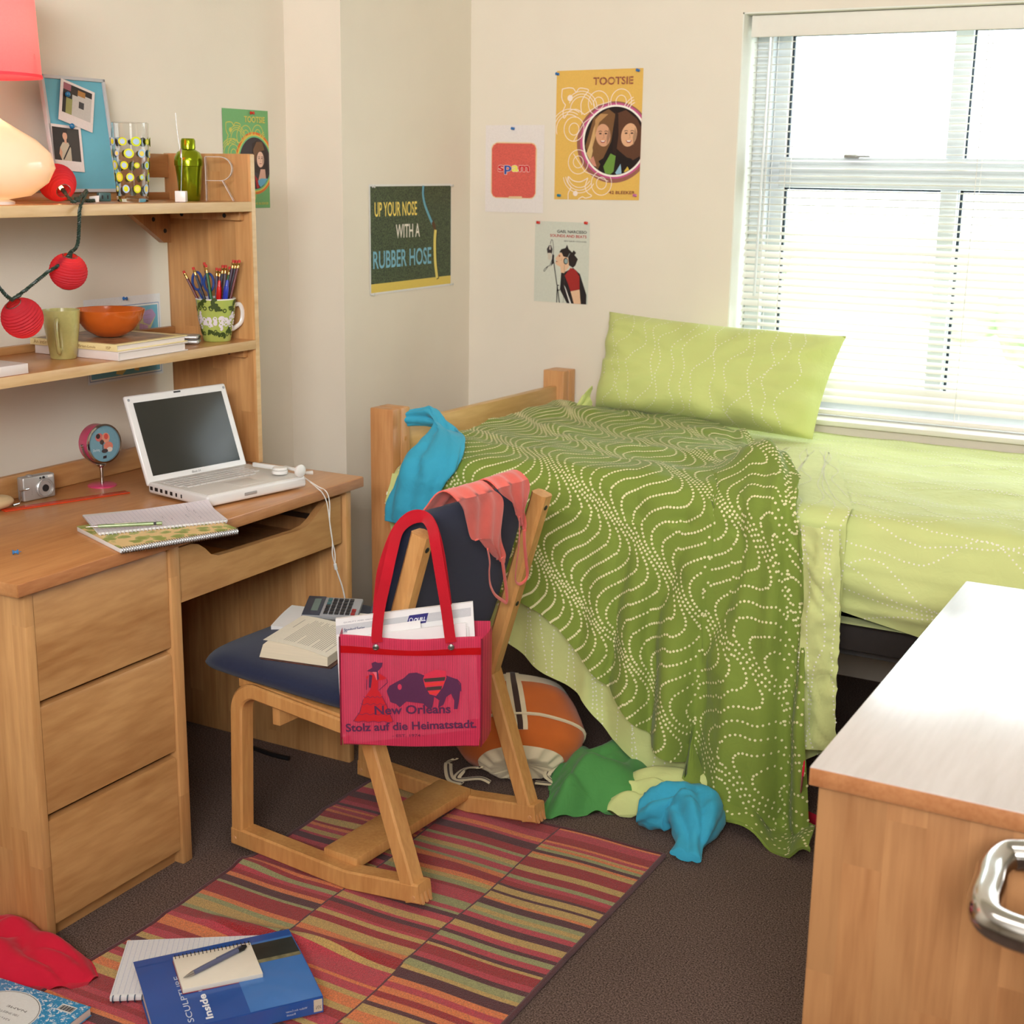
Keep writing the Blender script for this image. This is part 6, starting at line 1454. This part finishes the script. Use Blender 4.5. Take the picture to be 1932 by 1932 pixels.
def bulb(loc, power, c, r_, name, parent):
    l = bpy.data.lights.new(name, 'POINT'); l.energy = power; l.color = c; l.shadow_soft_size = r_
    o = bpy.data.objects.new(name, l); COL.objects.link(o); o.location = loc; o.parent = parent; return o
bulb(lc+UP*.36, 2.2, (1.0, .72, .45), .03, 'bulb', lamp); bulb(lc+UP*.16, .5, (1.0, .74, .46), .03, 'bulb', lamp)

# pinboard with two instant photos
pbx0, pbx1 = SX0+.036, SX0+.004
brd = thing('pinboard', 'aqua pinboard in a grey frame leaning behind the lamp', 'pinboard'); yR = 2.598; yL = 2.398; z0, z1 = SHU+.0195, 1.712
PU_ = np.array([0, 1, 0.]); PW_ = unit((pbx1-pbx0, 0, z1-z0)); PN_ = np.cross(PU_, PW_); bw_, bh_ = yR-yL, np.linalg.norm((pbx1-pbx0, z1-z0)); PO = np.array([pbx0, yL, z0])
def pq(a, c, n=0): return PO+PU_*a+PW_*c+PN_*n
MB().obox(pq(bw_/2, bh_/2, -.006), (PU_, PW_, PN_), (bw_/2-.004, bh_/2-.004, .004)).build('panel', mat('aqua_board', (104, 174, 192), rough=.7, var=.06, vscale=8), brd)
M_fr = mat('grey_frame', (186, 186, 186), rough=.4, var=.02); b = MB()
for c_, h_ in (((bw_/2, .004), (bw_/2, .004)), ((bw_/2, bh_-.004), (bw_/2, .004)), ((.004, bh_/2), (.004, bh_/2)), ((bw_-.004, bh_/2), (.004, bh_/2))): b.obox(pq(c_[0], c_[1], -.003), (PU_, PW_, PN_), (h_[0], h_[1], .006), .001)
b.build('frame', M_fr, brd)
def brdpx(px, py, n=.002): return onpl(px, py, PO+PN_*n, PN_)
def instant(tl, tr, bl, label, draw, n):
    O, TR, BL = brdpx(*bl, n), brdpx(*tr, n), brdpx(*bl, n); TL = brdpx(*tl, n); U = unit(TR-TL); Wv = unit((TL-BL)-U*np.dot(TL-BL, U)); w = np.linalg.norm(TR-TL); h = np.dot(TL-BL, Wv)
    A = Art(TL-Wv*h, U, Wv, PN_); A.sheet(w, h, (226, 214, 208), .0008); A.rect(w*.08, h*.22, w*.92, h*.94, (46, 40, 36)); draw(A, w, h); o = A.build('instant_photo'); tag(o, label, 'photo', 'instant photos on the pinboard')
def d1(A, w, h):
    A.rect(w*.35, h*.22, w*.92, h*.80, (196, 190, 182)); A.rect(w*.18, h*.22, w*.36, h*.60, (150, 150, 90)); A.rect(w*.08, h*.78, w*.3, h*.94, (150, 90, 100)); A.rect(w*.30, h*.72, w*.50, h*.86, (60, 46, 38)); A.rect(w*.55, h*.46, w*.70, h*.62, (70, 66, 66)); A.rect(w*.5, h*.75, w*.72, h*.88, (170, 120, 60))
def d2(A, w, h):
    A.rect(w*.08, h*.22, w*.92, h*.94, (52, 46, 42)); A.rect(w*.55, h*.22, w*.92, h*.94, (66, 60, 54)); A.poly([(w*.30, h*.22), (w*.62, h*.22), (w*.62, h*.5), (w*.55, h*.62), (w*.38, h*.62), (w*.28, h*.5)], (186, 174, 150)); A.poly([(w*.28, h*.50), (w*.24, h*.36), (w*.30, h*.24), (w*.34, h*.4)], (200, 150, 120)); A.ell(w*.46, h*.76, w*.075, h*.095, (210, 160, 132), 18); A.poly([(w*.385, h*.78), (w*.40, h*.87), (w*.50, h*.88), (w*.54, h*.80), (w*.50, h*.83), (w*.42, h*.83)], (60, 42, 34)); A.line([(w*.36, h*.24), (w*.60, h*.56)], w*.035, (40, 34, 32)); A.rect(w*.43, h*.6, w*.5, h*.68, (206, 158, 130))
instant((92, 232), (152, 240), (108, 320), 'instant photo of a person with a shoulder strap, lower on the pinboard', d2, .003)
instant((115, 147), (179, 175), (109, 224), 'tilted instant photo of a room, upper on the pinboard', d1, .0045)
for px, py, lb in ((128, 178, 'blue ball magnet on the upper instant photo'), (136, 238, 'blue ball magnet between the two instant photos')):
    tag(MB().sphere(brdpx(px, py, .011), .0066, 16).build('ball_magnet', mat('blue_pearl', (20, 110, 160), rough=.15, var=.02, coat=.6)), lb, 'magnet')

# tumbler
M_gl, t, p, out = new_mat('clear_glass'); p.inputs['Transmission Weight'].default_value = 1.0; p.inputs['Roughness'].default_value = .0; p.inputs['IOR'].default_value = 1.45; p.inputs['Base Color'].default_value = (.97, .98, .97, 1)
gc = ush(251, -2.385); gc[2] = SHU+.0005; gl = thing('tumbler', 'tall clear tumbler with lime and blue dots', 'glass')
MB().lathe([(0, 0), (.034, 0), (.0355, .002), (.0405, .10), (.0428, .178), (.0420, .1785), (.0413, .178), (.0390, .10), (.0338, .014), (0, .013)], gc, None, 56, capb=False, capt=False).build('body', M_gl, gl)
gr = lambda z: float(np.interp(z, [0, .002, .10, .178], [.034, .0355, .0405, .0428]))
A = Art(gc, (1, 0, 0), UP, (0, -1, 0), warp=lambda a, z, h: gc+np.array([math.cos(a)*(gr(z)+.0003+h*.7), math.sin(a)*(gr(z)+.0003+h*.7), z]))
rnd = random.Random(21); LM, BLb, YL = (206, 216, 30), (170, 200, 226), (236, 216, 110)
for r_ in range(5):
    for k in range(9):
        a = -2.6+k*.70+.3*(r_ % 2); z = .030+.0265*r_; c1_, c2_ = rnd.choice(((LM, BLb), (LM, YL), (BLb, LM), (LM, BLb), (BLb, YL))); q = rnd.choice((1, .85, .6))
        A.ell(a, z, .27*q, .0108*q, c1_, 22); A.ell(a, z, .17*q, .0070*q, c2_, 18)
A.build('dots', gl)
# cocktail shaker
kc = ush(358, -2.415); kc[2] = SHU+.0005; sk = thing('cocktail_shaker', 'metallic lime cocktail shaker beside the letter R', 'shaker'); M_lm = mat('lime_metal', (150, 168, 30), rough=.18, metal=.85, var=.03)
MB().lathe([(0, 0), (.024, 0), (.026, .003), (.0305, .06), (.0335, .083), (.0350, .084), (.0350, .088)], kc, None, 44, capb=False).build('cup', M_lm, sk); MB().lathe([(.0355, .0865), (.0355, .095), (.0340, .104), (.028, .116), (.019, .122), (.0165, .124), (.0165, .128)], kc, None, 44, capb=False).build('strainer', M_lm, sk); MB().lathe([(.0178, .1255), (.0178, .144), (.0150, .1495), (.0, .150)], kc, None, 36, capb=False).build('cap', M_lm, sk)
# wire letter R, a flat strip bent to shape
rl = ush(385, -2.425); xr = -2.425; lr = thing('letter', 'grey metal outline letter R against the bookshelf end', 'letter')
ry = 2.738; r0_ = ony(393, 380, ry); r0_[2] = SHU; RX = unit((.90, .44, 0)); k = .107; M_let = mat('pale_metal', (206, 202, 200), rough=.3, metal=.5)
def rp(a, c): return r0_+RX*a+UP*(c+.001)
st_ = unit((.44, -.90, 0))*.016
def strip(pts, nm): MB().grid([[q, q+st_] for q in pts], thick=.0012).build(nm, M_let, lr)
strip([rp(0, 0), rp(0, .1055)], 'stem'); strip([rp(0, .1055), rp(.035, .1055)]+[rp(.035+.0295*math.sin(a), .0775+.028*math.cos(a)) for a in np.linspace(0, PI, 16)]+[rp(.0, .0495)], 'loop'); strip([rp(.040, .0490), rp(.066, 0)], 'leg')
# white cube memo clip
qc = ush(342, -2.325); qc[2] = SHU; mc_ = thing('memo_clip', 'white cube memo clip with a thin tall wire', 'memo clip')
MB().obox(qc+UP*.0135, (unit((.86, .5, 0)), unit((-.5, .86, 0)), UP), (.0125, .0125, .0128), .0012).build('cube', M_white, mc_); w0 = qc+UP*.026
tp1, tp2, tp3 = ony(343, 300, qc[1]), ony(340, 285, qc[1]), ony(331, 213, qc[1]); MB().tube(smooth_path([w0, w0*.5+tp1*.5, tp1, tp2, ony(334, 245, qc[1]), tp3], 6), [.0009]*31, 6).build('wire', M_steel, mc_); MB().obox((tp1+ony(340, 278, qc[1]))/2, (RT, -DN, _fwd), (.0022, .011, .0012), .0008).build('clip', M_steel, mc_)

# string of paper lanterns
sl = thing('string_lights', 'string of three red paper lanterns trailing over the shelves', 'string lights')
def paper(name, c):
    m, t, p, out = new_mat(name); tc = nd(t, 'ShaderNodeTexCoord'); n = nd(t, 'ShaderNodeTexNoise'); n.inputs['Scale'].default_value = 60; t.links.new(tc.outputs['Object'], n.inputs['Vector']); r = nd(t, 'ShaderNodeValToRGB'); r.color_ramp.elements[0].color = tuple(v*.85 for v in lin(c)[:3])+(1,); r.color_ramp.elements[1].color = lin(c); t.links.new(n.outputs[0], r.inputs[0]); t.links.new(r.outputs[0], p.inputs['Base Color']); p.inputs['Roughness'].default_value = .7
    tl_ = nd(t, 'ShaderNodeBsdfTranslucent'); tl_.inputs[0].default_value = lin((230, 60, 60)); mx = nd(t, 'ShaderNodeMixShader'); mx.inputs[0].default_value = .38; t.links.new(p.outputs[0], mx.inputs[1]); t.links.new(tl_.outputs[0], mx.inputs[2]); t.links.new(mx.outputs[0], out.inputs[0]); return m
M_lan = paper('red_lantern_paper', (186, 42, 60)); M_glow = mat('lit_bulb', (255, 196, 110), emit=14, var=0); M_cord = mat('dark_green_cord', (38, 58, 48), rough=.45, var=.06)
def lantern(c, r_, axis):
    c = V3(c); ax = unit(axis); u = unit(np.cross(ax, (.3, .5, .1))); v = np.cross(ax, u); prof = []; n_ = 30
    for k in range(n_+1):
        th = math.radians(22)+math.radians(136)*k/n_; prof.append((r_*math.sin(th)*(1+(.03 if k % 2 else -.022)), -r_*math.cos(th)))
    o = MB().lathe(prof, c, (u, v, ax), 40, capb=False, capt=False).build('lantern', M_lan, sl, sharp=25)
    b = MB()
    for sg in (-1, 1): b.tube([c+ax*sg*r_*.93+r_*.39*(math.cos(a)*u+math.sin(a)*v) for a in np.linspace(0, 2*PI, 22, endpoint=False)], .0009, 6, closed=True)
    b.build('rim_wire', M_steel, o); q = c+ax*r_*.80
    MB().tube([c+ax*r_*.30, c+ax*r_*.55, q], [.0015, .0048, .0042], 10).build('bulb', M_glow, o); MB().tube([q, c+ax*r_*1.12], [.005, .0045], 10).build('bulb_holder', M_cord, o)
    bulb(c+ax*r_*.35, .022, (1, .5, .25), .012, 'glow', o); return c+ax*r_*1.12
L1 = ush(110, -2.405); L1[2] = SHU+.044; L2 = onx(129, 512, -2.262); L3 = onx(42, 600, -2.245)
e1 = lantern(L1, .0400, unit((.50, -.20, -.28))); e2 = lantern(L2, .0385, unit((.30, -.10, .82))); e3 = lantern(L3, .0410, unit((-.05, .55, -.75)))
def braid(pts, r_=.0030):
    P_ = smooth_path(pts, 14); b = MB()
    for ph_ in (0, 2.09, 4.19):
        Q_ = []; s_ = 0
        for i, q in enumerate(P_):
            d = unit(P_[min(i+1, len(P_)-1)]-P_[max(i-1, 0)]); u = unit(np.cross(d, (.2, .3, .9))); v = np.cross(d, u); s_ += np.linalg.norm(q-P_[i-1]) if i else 0; Q_.append(q+r_*.9*(math.cos(s_*420+ph_)*u+math.sin(s_*420+ph_)*v))
        b.tube(Q_, r_*.62, 5)
    return b
XE = -2.274
braid([e1, onz(140, 381, SHU+.006), onz(152, 381, SHU+.006) if False else e1+np.array([.03, .035, .004]), onx(151, 392, XE), onx(149, 430, XE), onx(146, 462, XE), e2]).build('cord', M_cord, sl)
braid([e2, onx(118, 496, XE+.02), onx(88, 515, XE+.02), onx(50, 546, XE+.02), onx(22, 566, XE+.02)]).build('cord', M_cord, sl); braid([onx(22, 566, XE+.02), onx(10, 556, XE+.02), onx(-14, 528, XE+.015)]).build('cord', M_cord, sl)
MB().tube(smooth_path([onx(22, 566, XE+.02), L3+np.array([0, 0, .046])], 4), .003, 8).build('hanger', M_cord, sl)
kz = SHU+.006; k0 = ush(150, -2.33); k1 = ush(178, -2.345); k2 = ush(196, -2.365)
braid([e1+np.array([.03, .035, .004]), k0+UP*.010, k0*.5+k1*.5+UP*.006, k1+UP*.006]).build('cord', M_cord, sl)
b = MB(); rnd = random.Random(2)
for k in range(5): b.tube([k0+np.array([.010*math.cos(a+k), .010*math.sin(a+k), .009+.004*math.sin(a*2+k)]) for a in np.linspace(0, 2*PI, 16, endpoint=False)], .0022, 6, closed=True)
b.build('knot', M_cord, sl)
MB().obox(k2+UP*.013, (unit((.5, .86, 0)), unit((-.86, .5, .0)), UP), (.014, .010, .010), .003).build('plug', mat('green_plug', (52, 84, 84), rough=.4), sl); b = MB()
for q in (-.006, .006): b.obox(k2+UP*.013+np.array([.0087, -.005, 0])+unit((.5, .86, 0))*q, (unit((.5, .86, 0)), unit((-.86, .5, 0)), UP), (.0018, .0006, .004))
b.build('socket_slot', M_black, sl); MB().obox(k1+UP*.009, (unit((.5, .86, .1)), unit((.3, -.2, .9)), unit((.8, -.4, -.3))), (.011, .0075, .0005)).build('tag', M_paper, sl, label='white paper tag')

# black cord on the carpet under the desk
o = MB().tube(smooth_path([onz(440, 1404, .012), onz(480, 1412, .012), onz(515, 1424, .013), onz(545, 1431, .013)], 6), .0065, 8).build('power_cord', M_black); tag(o, 'black power cord on the carpet under the desk', 'cord')
# ---------------------------------------------------------------- rug
RX0, RX1, RY0, RY1 = -1.866, -1.072, 1.28, 2.700
rug = thing('rug', 'striped red and tan rug under the chair', 'rug')
RC = [(158, 22, 28), (190, 54, 68), (196, 160, 90), (222, 124, 66), (156, 154, 100), (84, 22, 30), (158, 22, 28), (190, 54, 68)]
RM = [fabric('rug_%d' % i, c, var=.30, vscale=330, bump=1.0, bscale=420) for i, c in enumerate(RC)]; RM.append(fabric('rug_border', (84, 36, 42), var=.1, bump=.6, bscale=700))
def rz(x, y):
    z = .0085+.016*math.exp(-((y-(1.985+.18*(x+1.6)))/.020)**2)*np.clip((-1.28-x)/.2, 0, 1)*np.clip((x+1.80)/.05, .25, 1)
    z += .010*math.exp(-((y-(2.19+.1*(x+1.8)))/.022)**2)*np.clip((-1.72-x)/.1, 0, 1)
    z += .005*math.exp(-((y-(2.42-.2*(x+1.5)))/.025)**2)*np.clip((-1.3-x)/.15, 0, 1)
    return z+.0015*math.sin(x*23+y*9)
seams = [RX0, -1.602, -1.336, RX1]; b = MB(); rnd = random.Random(5)
for s_ in range(3):
    y = RY1; k = 0
    last = -1
    while y > RY0:
        h = rnd.choice((.009, .012, .015, .018, .023, .030)); c = rnd.choice([i for i in range(8) if i != last]); last = c
        x0, x1 = seams[s_]+.002, seams[s_+1]-.002; nx = 12; ny = max(1, int(h/.008)); y1 = max(RY0, y-h)
        b.grid([[(x0+(x1-x0)*i/nx+.004*(math.sin(y*14)*(1 if x0+(x1-x0)*i/nx < -1.1 else 0)), yy, rz(x0+(x1-x0)*i/nx, yy)) for yy in np.linspace(y, y1, ny+1)] for i in range(nx+1)], c); y = y1
b.build('pile', RM, rug, sharp=80, label='tufted stripes of red, rose, tan, orange and sage')
for x in seams[1:3]:
    MB().grid([[(x+q+.004*math.sin(y*14), y, rz(x, y)-.0006) for q in (-.004, .004)] for y in np.linspace(RY0, RY1, 170)]).build('seam', RM[8], rug, sharp=80)
for pts in ([(x, RY1) for x in np.linspace(RX0, RX1, 60)], [(RX1, y) for y in np.linspace(RY1, RY0, 120)], [(RX0, y) for y in np.linspace(RY0, RY1, 120)]):
    MB().tube([(x+(.004*math.sin(y*14) if x < -1.1 else 0), y, rz(x, y)-.003) for x, y in pts], .006, 8).build('binding', RM[8], rug)

# ---------------------------------------------------------------- things on the rug
def flat_frame(tl, tr, bl, z):
    TL, TR, BL = onz(*tl, z), onz(*tr, z), onz(*bl, z); U = unit(TR-TL); Vv = np.cross(UP, U); D = np.dot(BL-TL, Vv)
    if D < 0: Vv = -Vv
    return TL, U, Vv, np.linalg.norm(TR-TL), abs(np.dot(BL-TL, Vv))
ZR = .0115
# large ruled notebook, rings at the near edge
o, O, U, Vv, L, D = notebook('notebook', 'ruled spiral notebook on the rug under the blue book', onz(207, 1893, ZR), onz(207, 1893, ZR)+np.array([.217, .150, 0]), onz(250, 1785, ZR), ZR+.003, .010, M_paper, None, mat('blue_wire', (60, 90, 120), rough=.3, metal=.6), 20)
O_ = onz(207, 1893, ZR); TL_ = onz(250, 1785, ZR); TR_ = onz(505, 1775, ZR)
A = Art(O+UP*.0105, U, Vv, UP); A.layer = 1; D2 = D
A.rect(.001, .006, L-.001, D-.001, (224, 224, 228))
for k in range(26): A.line([(.004+k*(L-.008)/26, .008), (.004+k*(L-.008)/26, D-.002)], .0006, (170, 178, 206))
A.build('page', o)
# blue catalogue with black photo band
TL, TR = onz(252, 1830, .026), onz(545, 1767, .030); BR = onz(625, 1888, .020); U = unit((TR-TL)*[1, 1, 0]); Vv = np.array([U[1], -U[0], 0]); wL = np.linalg.norm(TR-TL); dD = abs(np.dot(BR-TR, Vv))+.020
bb = thing('book', 'thick blue paperback lying open-bent on the rug', 'book'); TH_ = .026; O = np.array([TL[0], TL[1], ZR])
def bz(a, v): return .030+.004*math.sin(PI*min(1, v/dD))-.016*max(0, (.05-v)/.05)*0 + .004*a/wL
def bb_(a, v, z): return O+U*a+Vv*v+UP*z
Bl1 = mat('blue_cover', (38, 84, 160), rough=.28, var=.10, vscale=6, coat=.3); Bl2 = mat('light_blue_cover', (66, 120, 190), rough=.28, var=.12, vscale=5, coat=.3)
na, nv = 18, 10; Tt = [[bb_(a+ .0*v, v, bz(a, v)) for v in np.linspace(0, dD, nv)] for a in np.linspace(0, wL, na)]; Bt = [[bb_(a, v, .004) for v in np.linspace(0, dD, nv)] for a in np.linspace(0, wL, na)]
b = MB(); b.grid(np.array([[bb_(a, v, bz(a, v)-.0015) for v in np.linspace(.004, dD-.003, nv)] for a in np.linspace(.003, wL-.003, na)])); 
Tp = np.array([[bb_(a, v, bz(a, v)-.0015) for v in (.004, dD-.003)] for a in np.linspace(.003, wL-.003, na)]); Bp = np.array([[bb_(a, v, .005) for v in (.004, dD-.003)] for a in np.linspace(.003, wL-.003, na)])
for e in (0, 1): b.grid(np.stack([Tp[:, e], Bp[:, e]], 0))
for e in (0, -1): b.grid(np.stack([Tp[e], Bp[e]], 0))
b.build('page_block', M_bkpage, bb)
MB().grid(Tt, thick=.0012).build('cover', Bl1, bb, label='glossy blue front cover'); MB().grid(Bt, thick=.0012).build('cover', Bl1, bb, label='blue back cover')
MB().grid([[bb_(a, dD+.001, z) for z in (.003, bz(a, dD))] for a in np.linspace(0, wL, na)], thick=.001).build('spine', Bl1, bb)
A = Art(O, U, -Vv, UP, warp=lambda a, c, h: bb_(a, dD-c, bz(a, dD-c)+.0016+h))
def patch(a0, a1, c0, c1, m, sk=0.0):
    A.mb.grid([[A.P(a0+(a1-a0)*i/8+sk*(c-c0), c) for c in np.linspace(c0, c1, 6)] for i in range(9)], A.mi(m)); A.layer += 1
patch(wL*.56, wL-.001, .001, dD-.001, Bl2); patch(wL*.50, wL-.002, dD*.60, dD*.87, mat('dark_photo', (44, 50, 48), rough=.3, var=.3, vscale=30)); patch(wL*.50, wL-.002, dD*.58, dD*.63, mat('sand_photo', (120, 116, 88), rough=.4, var=.4, vscale=60))
patch(.001, wL-.001, dD*.90, dD-.001, Bl1)
A.text('SCULPTURE', wL*.235, .012, .011, (206, 216, 230), width=dD*.60, rot=PI/2); A.text('Inside Out', wL*.345, .010, .013, (236, 238, 242), width=dD*.56, bold=.03, rot=PI/2)
A.build('cover_print', bb)
A = Art(bb_(wL, dD+.0018, .006), -U, UP, Vv); A.rect(.002, .001, .018, .026, (206, 196, 176)); A.text('XN', .004, .006, .008, (80, 76, 70), width=.010); A.text('Walker Art Center', .030, .012, .0042, (214, 222, 236), width=.040); A.text('Rizzoli', .052, .005, .0042, (214, 222, 236), width=.016); 
A.build('spine_print', bb)
# small notepad with wire top and pen
zt = .0575; TLp, Up, Vp, Lp_, Dp_ = flat_frame((326, 1806), (472, 1778), (340, 1868), zt); np_ = thing('notepad', 'small cream wire topped notepad on the blue paperback', 'notepad')
MB().obox(TLp+Up*Lp_/2+Vp*Dp_/2-UP*.004, (Up, Vp, UP), (Lp_/2, Dp_/2, .0045), .0008).build('pages', mat('cream_pad', (232, 224, 208), rough=.7, var=.02), np_); MB().obox(TLp+Up*Lp_/2+Vp*Dp_/2-UP*.0090, (Up, Vp, UP), (Lp_/2+.0008, Dp_/2+.0008, .0006), 0).build('cover', mat('red_back_cover', (150, 50, 60), rough=.5), np_)
b = MB(); spiral(b, TLp+Vp*.004, TLp+Vp*.004+Up*Lp_, 20, .0050, Vp, UP, .0007); b.build('ring_binding', M_black, np_)
p0, p1 = onz(346, 1845, zt+.006), onz(464, 1785, zt+.006); d = unit(p1-p0); u_ = unit(np.cross(d, UP)); ax = (u_, np.cross(d, u_)*-1, d); Lx = np.linalg.norm(p1-p0); pn_ = thing('ballpoint_pen', 'slate blue ballpoint pen lying on the small notepad', 'pen')
MB().lathe([(.0045, Lx*.15), (.0052, Lx*.4), (.0050, Lx*.86)], p0, ax, 14).build('barrel', mat('slate_plastic', (92, 96, 124), rough=.35), pn_); MB().lathe([(.0006, 0), (.0014, .003), (.0046, Lx*.15)], p0, ax, 14).build('tip', M_steel, pn_); MB().lathe([(.0054, Lx*.86), (.0058, Lx*.95), (.003, Lx)], p0, ax, 14).build('cap', M_black, pn_); MB().obox(p0+d*Lx*.72+UP*.0058, (d, u_, UP), (Lx*.2, .0016, .0008), .0006).build('clip', MATS['slate_plastic'], pn_)
# cyan marbled composition book, bottom left corner
mcy, t, p, out = new_mat('marbled_cyan'); tc = nd(t, 'ShaderNodeTexCoord'); n = nd(t, 'ShaderNodeTexNoise'); n.inputs['Scale'].default_value = 150; n.inputs['Detail'].default_value = 6; n.inputs['Distortion'].default_value = 1.2; t.links.new(tc.outputs['Object'], n.inputs['Vector']); r = nd(t, 'ShaderNodeValToRGB'); r.color_ramp.elements[0].position = .555; r.color_ramp.elements[0].color = lin((24, 140, 196)); r.color_ramp.elements[1].position = .60; r.color_ramp.elements[1].color = lin((226, 232, 236)); t.links.new(n.outputs[0], r.inputs[0]); t.links.new(r.outputs[0], p.inputs['Base Color']); p.inputs['Roughness'].default_value = .35
zc_ = .030; TRc, TLc = onz(172, 1900, zc_), onz(0, 1845, zc_); U = unit((TRc-TLc)*[1, 1, 0]); Vv = np.array([U[1], -U[0], 0]); O = TRc.copy(); O[2] = .0; cn = thing('composition_book', 'cyan marbled composition book at the bottom left on the rug', 'notebook')
LL, DD = .246, .19
MB().obox(O-U*LL/2+Vv*DD/2+UP*.021, (U, Vv, UP), (LL/2-.001, DD/2-.001, .0075), .001).build('pages', M_bkpage, cn)
for z_ in (.013, .0295): MB().obox(O-U*LL/2+Vv*DD/2+UP*z_, (U, Vv, UP), (LL/2, DD/2, .001), .0008).build('cover', mcy, cn, label='cyan and white marbled cover')
A = Art(O+UP*.0306, -U, -Vv, UP); A.U, A.W = -U, -Vv
A = Art(O-U*LL+Vv*DD+UP*.0307, U, -Vv, UP); Wp = (222, 224, 224)
A.ell(LL*.45, DD-.085, .075, .068, Wp, 40); A.ring(LL*.45, DD-.085, .072, .065, .0012, (60, 60, 64), 40)
for k, s_ in enumerate(('NAME', '100 SHEETS', '9-3/4 x 7-1/2 IN')): A.text(s_, LL*.62-.004*k, DD-.060-.016*k, .0055, (60, 60, 66), width=.045, rot=PI)
A.rect(LL-.052, DD-.034, LL-.018, DD-.014, Wp)
for k in range(14): A.rect(LL-.050+.0022*k, DD-.031, LL-.0492+.0022*k+.0006*(k % 3), DD-.017, (40, 40, 44))
A.build('label_print', cn)

# ---------------------------------------------------------------- dresser in the right foreground
DXL, DYF, DYB, DXR = -.465, 1.668, 2.665, .14
dr = thing('dresser', 'low wooden dresser with a glossy top paled for window sheen, near the camera', 'dresser')
M_top = wood('sheen_paled_laminate', (214, 206, 202), (200, 191, 186), axis=1, scale=9, stretch=9, rough=.30, coat=1.0, crough=.22)  # window sheen is put into the base colour; the laminate is light wood
for n_ in M_top.node_tree.nodes:
    if n_.type == 'BSDF_PRINCIPLED': n_.inputs['Coat IOR'].default_value = 1.9; n_.inputs['Specular IOR Level'].default_value = .8
MB().box(DXL, DXR, DYF, DYB, .733, .760, .0025).build('top', M_top, dr, label='glossy laminate top, window sheen put into its colour')
MB().box(DXL+.001, DXR, DYF-.0015, DYF+.001, .7345, .7585, .0008).build('edge_band', M_oakedge, dr)
MB().box(DXL+.010, DXR-.004, DYF+.014, DYF+.036, 0, .733, .002).build('end_panel', M_dresx, dr)
MB().box(DXL+.010, DXR-.004, DYB-.036, DYB-.014, 0, .733, .002).build('end_panel', M_dresx, dr)
MB().box(DXL+.010, DXL+.03, DYF+.036, DYB-.036, .0, .733, .001).build('back_panel', M_birchv, dr)
for z0, z1 in ((.04, .26), (.275, .49), (.505, .725)):
    f = MB().box(DXR-.024, DXR-.004, DYF+.04, DYB-.04, z0, z1, .003).build('drawer', M_birch, dr)
# the door leaf standing open beyond the frame edge, and its chunky pull reaching into view
dl = MB().box(-.120, -.100, DYF-.24, DYF+.012, .06, .756, .003).build('door', M_dresx, dr)
hx = -.120
def hpx(px, py, z): return onz(px, py, z)
h1 = hpx(1882, 1612, .725); h2 = hpx(1850, 1730, .725)
r_ = .028
pts = [np.array([hx, h1[1]+.004, h1[2]+.010]), np.array([h1[0]+.06, h1[1]+.004, h1[2]+.008]), h1+np.array([r_, .003, .004]), h1+np.array([r_*.35, -.004, .001]), h1+(h2-h1)*.25, h1+(h2-h1)*.5, h1+(h2-h1)*.78, h2+np.array([r_*.30, .002, 0]), h2+np.array([r_, -.010, -.001]), np.array([h2[0]+.06, h2[1]-.014, h2[2]-.002]), np.array([hx, h2[1]-.016, h2[2]-.002])]
MB().tube(smooth_path(pts, 9), .0195, 24).build('handle', M_chrome, dl, label='chunky chrome pull handle')
